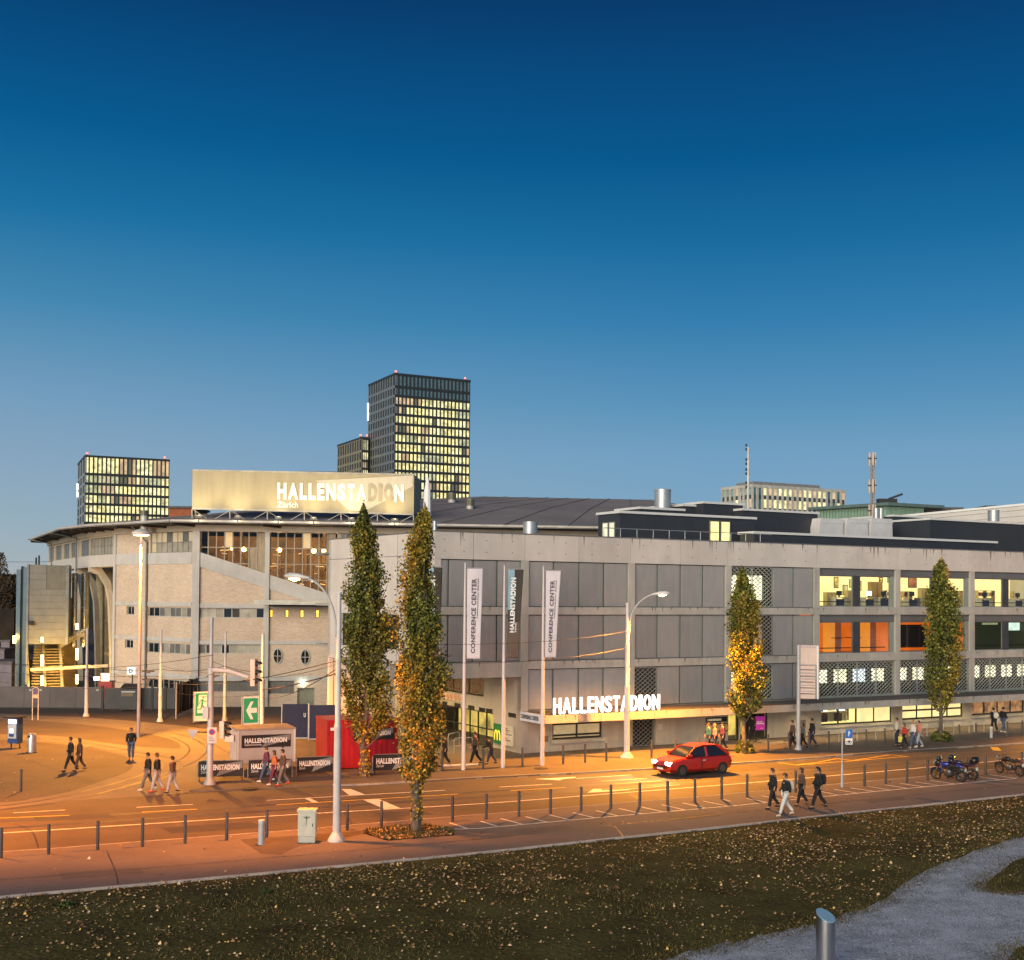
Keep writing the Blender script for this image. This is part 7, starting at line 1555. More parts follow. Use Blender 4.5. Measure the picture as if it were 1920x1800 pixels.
# sign gantry with the backs of the direction boards
b = G(1497, 1406, FW); h = atY(1498, 1209, b.y).z-FW; t = thing('direction_signpost', b, 'tall grey signpost with the pale backs of stacked direction boards', 'sign'); MB().lathe(flare(.13, 1.7)+[(h, .11)], 12).obj('post', STEELP, t, T_(b), True)
Fx = Frame(b, Vector((1, -.35, 0))); a_ = Fx.rect(1500, 1533, 1210, 1311); BK = mat('board_back_salmon', (.46, .36, .32), .55, metal=.2, var=.05)
for y0, y1, x1 in ((1210, 1247.5, 1533), (1248.5, 1255, 1529), (1257, 1267, 1529), (1269, 1278, 1529), (1280, 1289, 1529), (1291, 1300, 1529), (1302, 1310, 1529)): pb('board', BK, t, Fx, 1501, x1, y0, y1, -.02, .02)
pb('board_brace', STEELP, t, Fx, 1514.5, 1516, 1212, 1247, .02, .05); 
for y_ in (1213, 1246, 1262, 1273, 1285, 1296): pb('cross_rail', mat('rail_mauve', (.3, .27, .3), .5), t, Fx, 1498, 1530, y_-.9, y_+.9, .021, .06)
pb('edge_profile', STRIPL, t, Fx, 1531.5, 1535, 1211, 1311, -.05, .05)
# parking sign
b = G(1579, 1476, WALK); h = atY(1581, 1366, b.y).z-WALK; t = thing('parking_sign', b, 'blue parking sign with a motorcycle plate on a thin grey pole', 'sign'); MB().lathe([(0, .075), (.02, .075), (1.1, .05), (1.12, .035), (h, .03)], 10).obj('pole', STEELP, t, T_(b), True)
Fx = Frame(b, Vector((1, -.05, 0))); a_ = Fx.rect(1585.5, 1598.5, 1368, 1383.5, .05); fb('blue_plate', mat('parking_blue', (.01, .13, .5), .4), t, Fx, a_[0], a_[1], a_[2], a_[3], .02, .05); text('lettering', 'P', WHITE, t, Fx, a_[0]+.13, a_[1]-.12, a_[2]+.08, a_[3]-.08, .058, .006, .05)
c_ = Fx.rect(1585.5, 1598.5, 1384.5, 1396, .05); fb('white_plate', WHITE, t, Fx, c_[0], c_[1], c_[2], c_[3], .02, .05); W_ = c_[1]-c_[0]
mb = MB()
for u_ in (.3, .7):
    for q in range(8): an, an2 = q*.785, (q+1)*.785; mb.bar(Fx.p(c_[0]+W_*u_+math.cos(an)*.06, c_[3]-.19+math.sin(an)*.06, .056), Fx.p(c_[0]+W_*u_+math.cos(an2)*.06, c_[3]-.19+math.sin(an2)*.06, .056), .025, .005, up=tuple(Fx.n))
mb.bar(Fx.p(c_[0]+W_*.3, c_[3]-.15, .056), Fx.p(c_[0]+W_*.7, c_[3]-.13, .056), .06, .005, up=tuple(Fx.n)); mb.obj('motorcycle_symbol', BLACK, t)
for k in range(2): fb('text_bar', MC['sign_ink'], t, Fx, c_[0]+.1, c_[1]-.1, c_[2]+.06+.06*k, c_[2]+.085+.06*k, .052, .055)
MB().bar(Fx.p(0, a_[3]-.08, .02), Fx.p(a_[0]+.1, a_[3]-.08, .02), .04).obj('clip', STEEL, t)
# bicycle hoops
for x0, x1, y_ in ((1555, 1573, 1391), (1589, 1607, 1389.5), (1625, 1642, 1387), (1658, 1676, 1385), (1738, 1755, 1379.5), (1769, 1788, 1377), (1800, 1817, 1374.5), (1826.5, 1845, 1372)):
    a = G(x0, y_, FW); b = G(x1, y_-.5, FW); m_ = (a+b)/2; d = b-a; L_ = d.length; t = thing('bicycle_hoop', m_, 'thin steel bicycle hoop in the row before the office windows', 'bicycle rack', 'bicycle hoops along the office front', rz=math.atan2(d.y, d.x))
    MB().tube([(-L_/2, 0, 0), (-L_/2, 0, .68), (-L_/2+.04, 0, .77), (-L_/2+.12, 0, .8), (L_/2-.12, 0, .8), (L_/2-.04, 0, .77), (L_/2, 0, .68), (L_/2, 0, 0)], .025, 6).obj('hoop', STEEL, t, WM[t.name], True)
    for s__ in (-1, 1): MB().lathe([(0, .07), (.015, .07)], 8).obj('foot_plate', STEEL, t, WM[t.name] @ Matrix.Translation((s__*L_/2, 0, 0)))
# hand rails beside the glazed entrance
for (x0, y0), (x1, y1), lb in (((840, 1405), (861, 1399), 'steel railing frame beside the glazed doors, further in'), ((851, 1413), (886, 1411), 'steel railing frame beside the glazed doors, nearer the street')):
    a = G(x0, y0, FW); b = G(x1, y1, FW); t = thing('entrance_railing', a, lb, 'railing'); MB().tube([a, a+Vector((0, 0, .75)), a+(b-a)*.06+Vector((0, 0, .9)), b-(b-a)*.06+Vector((0, 0, .9)), b+Vector((0, 0, .75)), b], .03, 7).obj('rail', STEEL, t, None, True); MB().tube([a+Vector((0, 0, .45)), b+Vector((0, 0, .45))], .02, 6).obj('mid_rail', STEEL, t, None, True)
# manhole covers
for x_, y_, z_ in ((1014, 1441, FW), (468, 1478, FW)):
    p = G(x_, y_, z_+.004); t = tag(MB().lathe([(0, .38), (.012, .38)], 20).obj('manhole_cover', mat('cast_iron', (.04, .03, .028), .6, metal=.4), None, T_(p)), 'round iron manhole cover in the footway '+('near the flagpoles' if x_ > 900 else 'before the barriers'), 'manhole cover')

# ================================================================ office furniture seen through the lit windows
DESKM = mat('desk_white', (.55, .5, .4), .5); SCR = lum('monitor_glow', (.75, .9, 1), 2.5)
RT = 1.0
def desk(u_, z_, dp, label, mon=True):
    u_ += dp*RT
    t = thing('desk', FA.p(u_, z_, -dp), label, 'desk'); fb('desk_top', DESKM, t, FA, u_, u_+1.3, z_+.72, z_+.76, -dp-.7, -dp)
    for q in (.03, 1.22): fb('leg', STEEL, t, FA, u_+q, u_+q+.05, z_+.05, z_+.72, -dp-.65, -dp-.05)
    fb('drawer_unit', mat('drawer_blue', (.03, .03, .09), .5), t, FA, u_+.35, u_+.85, z_+.05, z_+.62, -dp-.5, -dp-.06)
    if mon:
        m_ = thing('monitor', FA.p(u_+.5, z_+.76, -dp-.3), 'computer monitor on the '+label, 'monitor'); fb('screen', DARKM if mon == 1 else SCR, m_, FA, u_+.35, u_+.85, z_+.88, z_+1.2, -dp-.32, -dp-.28); fb('stand', DARKM, m_, FA, u_+.55, u_+.65, z_+.76, z_+.88, -dp-.35, -dp-.28)
def shelf(u_, z_, dp, w_, h_, label, m=None, filled=True):
    dp = min(dp, 2.6); u_ += dp*RT
    t = thing('bookshelf' if filled else 'cupboard', FA.p(u_, z_, -dp), label, 'shelf' if filled else 'cupboard'); m = m or mat('shelf_wood', (.36, .27, .12), .6)
    if not filled: fb('cabinet_body', m, t, FA, u_, u_+w_, z_+.05, z_+h_, -dp-.4, -dp); fb('door_gap', DARKM, t, FA, u_+w_*.48, u_+w_*.52, z_+.1, z_+h_-.05, -dp, -dp+.01); return
    n = max(2, int(h_/.38))
    for k in range(n+1): fb('shelf_board', m, t, FA, u_, u_+w_, z_+.05+(h_-.05)*k/n, z_+.08+(h_-.05)*k/n, -dp-.35, -dp)
    for q in (0, .5, 1): fb('side_panel', m, t, FA, u_+(w_-.03)*q, u_+(w_-.03)*q+.03, z_+.08, z_+h_, -dp-.35, -dp+.003)
    r_ = random.Random(label)
    bk = [mat('binder_red', (.35, .04, .02), .6), mat('binder_dark', (.03, .03, .04), .6), mat('binder_white', (.6, .55, .45), .6), mat('binder_orange', (.5, .18, .03), .6)]
    for k in range(n):
        for q in range(int(w_/.22)):
            if r_.random() < .75: fb('binder', r_.choice(bk), t, FA, u_+.04+q*.22, u_+.04+q*.22+.15, z_+.09+(h_-.05)*k/n, z_+.09+(h_-.05)*k/n+.27, -dp-.3, -dp-.02)
def pic(u_, z_, w_, h_, label, m): 
    u_ += 3*RT
    t = thing('framed_picture', FA.p(u_, z_, -2.95), label, 'picture'); fb('picture_frame', DARKM, t, FA, u_, u_+w_, z_, z_+h_, -2.995, -2.96); fb('print', m, t, FA, u_+.05, u_+w_-.05, z_+.05, z_+h_-.05, -2.959, -2.95)
pr1 = mat('print_yellow', (.5, .38, .08), .7, var=.4, scale=3); pr2 = mat('print_pale', (.6, .55, .35), .7, var=.3, scale=4); pr3 = mat('print_brown', (.3, .1, .04), .7, var=.4, scale=2)
a, b = inb(3); w_ = b-a; lo = LV[0][0]
desk(a+w_*.20, lo, 1.6, 'desk in the first lit office window, left half', 1); shelf(a+w_*.08, lo, 2.2, .9, 1.1, 'low tan cupboard behind the desk at the left of the first lit window', filled=False); shelf(a+w_*.36, lo, 2.4, 1.1, 1.25, 'tan cupboard at the right of the first lit window', filled=False)
for q, (x_, z_, w2, h2, m, l_) in enumerate(((.16, 1.75, .45, .8, pr1, 'tall framed poster at the far left of the first lit window'), (.28, 1.25, .5, .75, pr2, 'framed pale poster low on the office wall'), (.37, 1.8, .35, .6, pr2, 'small framed poster between two others on the office wall'), (.46, 1.6, .55, .7, pr1, 'square framed poster right of the other three on the office wall'), (.78, 2.2, .4, .4, pr1, 'small framed picture high in the second lit window'), (.90, 2.2, .4, .4, pr2, 'small framed picture at upper right of the second lit window'))): pic(a+w_*x_, lo+z_-.35, w2, h2, l_, m)
desk(a+w_*.60, lo, 1.4, 'desk with a glowing screen in the second lit office window', 2); desk(a+w_*.80, lo, 1.6, 'desk at the right of the second lit office window', 1); shelf(a+w_*.82, lo, 2.4, 1.1, 1.25, 'binder shelf in the second lit office window'); shelf(a+w_*.68, lo, 4.4, 1.1, 1.9, 'tall brown wardrobe at the back of the second lit office window', m=mat('wardrobe_brown', (.25, .15, .04), .6), filled=False)
RT = 1.08
a, b = inb(4); w_ = b-a
desk(a+w_*.12, lo, 1.5, 'desk in the third lit office window', 1); shelf(a+w_*.04, lo, 2.3, .9, 1.2, 'binder shelf at the left of the third lit office window'); shelf(a+w_*.30, lo, 2.6, .8, 1.5, 'brown cupboard behind the desk in the third lit window', filled=False); pic(a+w_*.10, lo+1.5, .9, 1.0, 'large reddish brown poster in the third lit office window', pr3); desk(a+w_*.62, lo, 1.5, 'desk in the lit window behind the right poplar', 1); shelf(a+w_*.78, lo, 2.3, 1.0, 1.3, 'binder shelf behind the right poplar')
RT = 1.17
a, b = inb(5); w_ = b-a
shelf(a+w_*.06, lo, 2.6, 1.9, 1.35, 'wide binder shelf in the fifth lit office window'); desk(a+w_*.12, lo, 1.2, 'desk in the fifth lit office window', 1); shelf(a+w_*.62, lo, 2.6, 1.5, 1.3, 'wide binder shelf in the rightmost lit office window'); desk(a+w_*.64, lo, 1.2, 'desk in the rightmost lit office window', 1); pic(a+w_*.66, lo+1.5, .7, .5, 'small brown picture in the rightmost lit office window', pr2)
# tables in the orange room
a, b = inb(3); lo = LV[1][0]
for f_, lb in ((.36, 'dark high table in the orange room, left window'), (.60, 'dark high table in the orange room, right window')):
    u_ = a+(b-a)*f_; t = thing('high_table', FA.p(u_, lo, -1.5), lb, 'table'); fb('table_top', BLACK, t, FA, u_, u_+1.0, lo+1.08, lo+1.12, -2.1, -1.4); fb('leg', BLACK, t, FA, u_+.45, u_+.55, lo+.05, lo+1.08, -1.8, -1.7)

# counter and shelves seen through the shop window on the ground floor
RT = 1.0
for f_, dp_, kind_, lb in ((.02, .8, 'd', 'low white counter behind the shop window, left end'), (.22, .9, 'd', 'low white counter behind the shop window, right part')):
    desk(W2S[0]+(W2S[1]-W2S[0])*f_-.4, .75, dp_, lb, 2)
shelf(W2S[0]-.4, .7, 1.6, 1.3, .95, 'goods shelf low behind the shop window at its left end'); shelf(W2S[0]+1.3, .7, 1.7, 1.2, .85, 'goods shelf behind the counter in the shop window')
# ================================================================ poplars
LFG = mat('leaf_green', (.060, .072, .014), .6, var=.25, scale=.8, col2=(.13, .135, .024), island=.6, spec=.3)
LFO = mat('leaf_olive', (.13, .105, .016), .6, var=.25, scale=.8, col2=(.24, .18, .025), island=.6, spec=.3)
LFY = mat('leaf_amber', (.26, .12, .012), .6, var=.25, scale=.8, col2=(.46, .23, .025), island=.6, spec=.3)
BARK = mat('bark', (.12, .095, .075), .9, var=.25, scale=3, bump=.6, streak=.5)
def poplar(bx, by, z0, prof, n, leaf, label, seed, warm, trunk_top, ysuck=None, suck_r=.3, tr=.16, lean=0):
    """prof: (photo y, half width in photo px, centre x) from top to bottom of the crown"""
    base = G(bx, by, z0); Y = base.y; sc = Y/F; rg = np.random.default_rng(seed)
    P = [(atY(cx, y, Y).z-z0, hw*sc, atY(cx, y, Y).x-base.x) for y, hw, cx in prof]; P = [(a, b*1.12, c) for a, b, c in sorted(P)]
    hs, rs_, cs = map(np.array, zip(*P)); H = hs[-1]; t = thing('poplar_tree', base, label, 'tree')
    T = T_(base); mb = MB()
    tp = [(float(np.interp(h, hs, cs))*min(1, h/hs[0]*.9), 0, h) for h in np.linspace(0, H*.9, 9)]; tp[0] = (0, 0, -.05)
    mb.tube(tp, [tr*1.25, tr*.95]+[tr*(.9-.1*k) for k in range(1, 8)], 9); mb.obj('trunk', BARK, t, T, True)
    # steep limbs and the leaf clumps they carry
    limbs = MB(); cen_ = []
    nl = int(58*H/13)
    for k in range(nl):
        h0 = hs[0]*.8+(H*.93-hs[0]*.8)*(k/nl)**.9; an = k*2.4+rg.normal()*.3; L = rg.uniform(1.2, 2.6)*(1-.5*h0/H)
        r1 = float(np.interp(min(h0+L, H), hs, rs_))*rg.uniform(.5, 1.22); cx = float(np.interp(min(h0+L, H), hs, cs))
        a = Vector((float(np.interp(h0, hs, cs)), 0, h0)); b = Vector((cx+math.cos(an)*r1, math.sin(an)*r1, h0+L)); m_ = a.lerp(b, .5)+Vector((math.cos(an)*.12*r1, math.sin(an)*.12*r1, -.15))
        limbs.tube([a, m_, b], [.05, .032, .01], 5)
        for s__ in np.linspace(.3, 1.08, 7): q = a.lerp(m_, s__*2) if s__ < .5 else m_.lerp(b, (s__-.5)*2); cen_.append((q.x, q.y, q.z, .6+.5*s__))
    limbs.obj('limbs', BARK, t, T)
    ex = int(110*H/13); hh = rg.uniform(hs[0], H, ex); rr = np.interp(hh, hs, rs_)*np.sqrt(rg.random(ex))*.95; an = rg.uniform(0, 6.28, ex)
    cen_ += list(zip(np.interp(hh, hs, cs)+np.cos(an)*rr, np.sin(an)*rr, hh, np.full(ex, .8)))
    C = np.array(cen_); k = rg.integers(0, len(C), n); c = C[k]
    sg = .15*c[:, 3]
    x = c[:, 0]+rg.normal(0, 1, n)*sg; y = c[:, 1]+rg.normal(0, 1, n)*sg; z = c[:, 2]+rg.normal(0, 1, n)*sg*1.7
    cxz = np.interp(z, hs, cs); rmax = np.interp(z, hs, rs_)*(1.12+.75*(vnoise(np.arctan2(y, x-cxz)*1.6+50, z*.95+seed, 1.0, seed)-.5)*2)
    d = np.hypot(x-cxz, y); ok = (d < rmax) & (z > hs[0]-.2) & (z < H+.15); x, y, z, k = x[ok], y[ok], z[ok], k[ok]
    if ysuck:
        zs_ = atY(bx, ysuck, Y).z-z0; m = int(n*.02*zs_/2); q = rg.uniform(.05, zs_, m); a = rg.uniform(0, 6.28, m); r_ = suck_r*np.sqrt(rg.random(m))*(1+.5*vnoise(q*3, q*0, 1, seed)); x = np.r_[x, np.cos(a)*r_]; y = np.r_[y, np.sin(a)*r_]; z = np.r_[z, q]; k = np.r_[k, np.full(m, -1)]
    N_ = len(x); s__ = rg.uniform(.6, 1.15, N_)*leaf
    nrm = rg.normal(0, 1, (N_, 3)); nrm[:, 2] *= .7; nrm /= np.linalg.norm(nrm, axis=1)[:, None]; a_ = np.cross(nrm, rg.normal(0, 1, (N_, 3))); a_ /= np.linalg.norm(a_, axis=1)[:, None]; b_ = np.cross(nrm, a_)
    p = np.stack([x, y, z], 1); v = np.stack([p-a_*s__[:, None]*.5, p-b_*s__[:, None]*.42+nrm*s__[:, None]*.12, p+a_*s__[:, None]*.55, p+b_*s__[:, None]*.42+nrm*s__[:, None]*.12], 1).reshape(-1, 3)
    v[:, 2] = np.maximum(v[:, 2], .01)
    pn = vnoise(x*1.0+40, z*.4+y*.6+seed*3, .8, seed)*.6+vnoise(x*2.5+9, z*1.2+y*2, 1.0, seed+2)*.25+rg.random(N_)*.15+.05+warm
    mi = np.where(pn > .72, 2, np.where(pn > .50, 1, 0))
    me = mesh_np('crown', v, np.arange(4*N_).reshape(-1, 4), None, mats=[LFG, LFO, LFY], mi=mi)
    o = link('crown', me, t, T); o['kind'] = 'stuff'
    return base
poplar(684, 1457, FW, [(944, 1, 682), (965, 7, 682), (990, 17, 681), (1020, 22, 683), (1060, 30, 686), (1090, 33, 687), (1125, 38, 690), (1160, 43, 688), (1200, 46, 687), (1250, 48, 688), (1300, 48, 688), (1335, 44, 687), (1360, 31, 685), (1385, 12, 680), (1398, 4, 679)], 30000, .145, 'tall poplar with dense green and gold crown in front of the red container', 11, -.10, 1390, ysuck=1405, suck_r=.24)
poplar(781, 1561, WALK, [(948, 1, 797), (968, 8, 796), (1000, 16, 793), (1040, 26, 788), (1075, 28, 786), (1120, 33, 789), (1170, 38, 788), (1210, 38, 791), (1260, 36, 791), (1310, 36, 789), (1350, 42, 783), (1390, 46, 781), (1425, 44, 782), (1450, 30, 783), (1468, 10, 781), (1480, 5, 780)], 34000, .115, 'nearest tall poplar with amber streaks standing in the leaf bed by the near footway', 23, -.02, 1460, ysuck=1472, suck_r=.18, tr=.17)
poplar(1396, 1413, FW, [(1062, 1, 1391), (1080, 7, 1391), (1110, 18, 1392), (1150, 25, 1394), (1200, 28, 1397), (1240, 32, 1399), (1280, 38, 1400), (1310, 36, 1400), (1325, 24, 1397), (1340, 8, 1394), (1348, 4, 1394)], 19000, .165, 'golden poplar on the far footway in front of the perforated panels', 37, -.10, 1340, ysuck=1388, suck_r=.36, tr=.13)
poplar(1764, 1391, FW, [(1045, 1, 1766), (1062, 8, 1765), (1090, 17, 1765), (1120, 23, 1765), (1160, 28, 1766), (1200, 33, 1766), (1250, 36, 1767), (1280, 34, 1766), (1305, 26, 1765), (1325, 10, 1764), (1335, 4, 1764)], 20000, .165, 'slim green and ochre poplar in front of the lit offices at the right', 41, -.01, 1330, ysuck=1375, suck_r=.4, tr=.12)
# bark detail bed, leaves and weeds round the near poplar
bed = [G(x, y, WALK) for x, y in [(681, 1563), (727, 1576.5), (780, 1572), (852, 1566), (845, 1556), (797, 1548), (745, 1551), (690, 1557)]]
sheet('tree_bed', bed, WALK+.012, SOIL, kind='structure')
bp_ = [(p.x, p.y) for p in bed]; xs = rng.uniform(min(p[0] for p in bp_), max(p[0] for p in bp_), 6000); ys_ = rng.uniform(min(p[1] for p in bp_), max(p[1] for p in bp_), 6000); k = inpoly(xs, ys_, bp_); xs, ys_ = xs[k], ys_[k]
leaves('fallen_leaves', xs[:1300], ys_[:1300], WALK+.03, .08, .16, 'bright yellow leaves heaped in the bed round the near poplar')
def tufts(x, y, z, h0, h1, label, m=None):
    n = len(x); h = rng.uniform(h0, h1, n); an = rng.uniform(0, 6.28, n); dx, dy = np.cos(an)*.014, np.sin(an)*.014; lx, ly = rng.normal(0, .05, n), rng.normal(0, .05, n)
    v = np.stack([np.stack([x-dx, y-dy, np.full(n, z)], 1), np.stack([x+dx, y+dy, np.full(n, z)], 1), np.stack([x+lx, y+ly, z+h], 1)], 1).reshape(-1, 3)
    return tag(link('grass', mesh_np('grass', v, np.arange(3*n).reshape(-1, 3), m or GRASS)), label, 'grass', kind='stuff')
tufts(xs, ys_, WALK+.012, .05, .2, 'tall grass round the foot of the near poplar')
WEED = mat('weed_green', (.03, .06, .008), .8, var=.2, col2=(.07, .1, .02), island=.6)
def bush(px, py, z, r, h, label, n=1500, leaf=.09):
    b = G(px, py, z); rg = np.random.default_rng(int(px)); q = rg.normal(0, 1, (n, 3)); q /= np.linalg.norm(q, axis=1)[:, None]; q *= rg.random((n, 1))**.4; q[:, 2] = np.abs(q[:, 2]); p = q*[r, r, h]+[0, 0, .02]
    a_ = rg.normal(0, 1, (n, 3)); a_ /= np.linalg.norm(a_, axis=1)[:, None]; c_ = np.cross(a_, rg.normal(0, 1, (n, 3))); c_ /= np.linalg.norm(c_, axis=1)[:, None]; v = np.stack([p-a_*leaf/2, p-c_*leaf*.4, p+a_*leaf/2, p+c_*leaf*.4], 1).reshape(-1, 3); v[:, 2] = np.maximum(v[:, 2], .01)
    return tag(link('bush', mesh_np('bush', v, np.arange(4*n).reshape(-1, 4), WEED), None, T_(b)), label, 'bush')
bush(1396, 1411, FW, .62, .7, 'low green bush round the foot of the golden poplar'); bush(1765, 1390, FW, .75, .75, 'low green bush round the foot of the right poplar', 1800); bush(498, 1676, gz, .12, .2, 'small dark weed in the grass left of centre', 220, .06); bush(125, 1700, gz, .3, .12, 'flat green weed patch in the grass at lower left', 300, .07); bush(1330, 1500, WALK, .1, .08, 'tiny weed by the kerb', 60, .05) if 0 else None
sheet('tree_pit', [G(x, y, FW) for x, y in ((1712, 1391), (1760, 1385), (1815, 1390), (1770, 1395))], FW+.004, mat('tree_pit_gravel', (.16, .12, .09), .9), kind='structure')
sheet('tree_pit', [G(x, y, FW) for x, y in ((1345, 1416), (1396, 1408), (1445, 1412), (1400, 1419))], FW+.004, MC['tree_pit_gravel'], kind='structure')

# ---- dark trees and yard at the far left edge
HEDGE = mat('far_foliage', (.03, .02, .008), .9, var=.3, scale=.2, col2=(.07, .04, .015), island=.6)
def far_tree(px, py, pt, Y, r, n, label, bare=False):
    b = atY(px, 1135, Y); b.z = 0; h = atY(px, pt, Y).z; t = thing('far_tree', b, label, 'tree'); rg = np.random.default_rng(int(px*3+pt)); mb = MB(); mb.tube([(0, 0, 0), (0, 0, h*.6), (0, 0, h*.95)], [.25, .15, .03], 6)
    for k in range(40): a = rg.uniform(0, 6.28); z_ = rg.uniform(.25, .9)*h; L = r*(1.1-z_/h); mb.tube([(0, 0, z_), (math.cos(a)*L*.5, math.sin(a)*L*.5, z_+L*.7), (math.cos(a)*L, math.sin(a)*L, z_+L*1.6)], [.07, .04, .01], 4)
    mb.obj('trunk', BARK, t, T_(b))
    m = n; z_ = rg.uniform(.15, 1, m)*h; rr = r*np.sqrt(rg.random(m))*(1.05-z_/h)**.5; a = rg.uniform(0, 6.28, m); p = np.stack([np.cos(a)*rr, np.sin(a)*rr, z_], 1); s__ = .35 if not bare else .12
    u_ = rg.normal(0, 1, (m, 3)); u_ /= np.linalg.norm(u_, axis=1)[:, None]; w__ = np.cross(u_, rg.normal(0, 1, (m, 3))); w__ /= np.linalg.norm(w__, axis=1)[:, None]; v = np.stack([p-u_*s__, p-w__*s__*.7, p+u_*s__, p+w__*s__*.7], 1).reshape(-1, 3)
    o = link('crown', mesh_np('crown', v, np.arange(4*m).reshape(-1, 4), HEDGE), t, T_(b)); o['kind'] = 'stuff'
far_tree(-3, 1290, 1036, 160, 2.6, 2500, 'tall bare tree at the extreme left edge', True); far_tree(13, 1290, 1078, 200, 6, 3500, 'dark brown autumn tree left of the stair tower'); far_tree(-15, 1290, 1092, 190, 7, 3500, 'dark brown autumn tree at the extreme left edge'); far_tree(30, 1290, 1090, 210, 5, 2500, 'dark tree peeping out behind the stair tower')
p = atY(-60, 1142, 150); q_ = atY(27, 1142, 150); t = thing('far_hedge', (p.x, p.y, 0), 'dark brown hedge wall beyond the stair tower at the left edge', 'hedge'); MB().box(0, q_.x-p.x, 0, 4, 0, p.z).obj('hedge_body', mat('hedge_dark', (.025, .015, .01), .95, var=.3, scale=.5, bump=.8), t, T_((p.x, p.y, 0)))
for k, (x0, x1, y0, Y) in enumerate(((-40, 8, 1216, 125), (2, 18, 1200, 128), (-30, 22, 1240, 118))):
    p = atY(x0, y0, Y); q_ = atY(x1, y0, Y); t = thing('yard_shed', (p.x, p.y, 0), ['low mauve shed at the far left behind the wall', 'small square box on the shed roof at the far left', 'greenish grey shed beside the stair tower foot'][k], 'shed'); MB().box(0, q_.x-p.x, 0, 5, 0, p.z-.15).obj('wall', mat('shed_mauve', (.18, .15, .18), .7), t, T_((p.x, p.y, 0))); MB().box(-.1, q_.x-p.x+.1, -.1, 5.1, p.z-.15, p.z).obj('roof', mat('shed_roof', (.12, .10, .10), .7), t, T_((p.x, p.y, 0)))
# parked vehicles' lights behind the wall: small van with a lit box and red rear
p = G(199, 1300); p = atY(200, 1290, 106); p.z = 0; t = thing('red_cart', p, 'small red cart with a glowing lamp behind the wall next to the arena corner', 'cart')
MB().box(-.55, .55, -.4, .4, .5, 1.9).obj('body', mat('cart_red', (.4, .01, .01), .4), t, T_(p)); MB().box(-.35, .35, -.45, -.41, 1.95, 2.6).obj('lamp_panel', lum('cart_lamp', (1, .5, .25), 5), t, T_(p)); MB().box(-.6, .6, -.45, .45, 1.9, 1.95).obj('top', DARKM, t, T_(p))
for u_ in (-.4, .4): MB().tube([(u_, -.42, .25), (u_, -.3, .25)], .25, 12).obj('wheel', BLACK, t, T_(p), True)
p = atY(181, 1275, 106.5); p2 = Vector((p.x, p.y, 0)); t = thing('work_light', p2, 'white work light on a post behind the wall near the arena corner', 'lamp'); MB().tube([(0, 0, 0), (0, 0, p.z)], .05, 6).obj('post', DARKM, t, T_(p2)); MB().box(-.2, .2, -.1, .1, p.z, p.z+.3).obj('lamp', lum('work_light_white', (.9, 1, .95), 12), t, T_(p2))

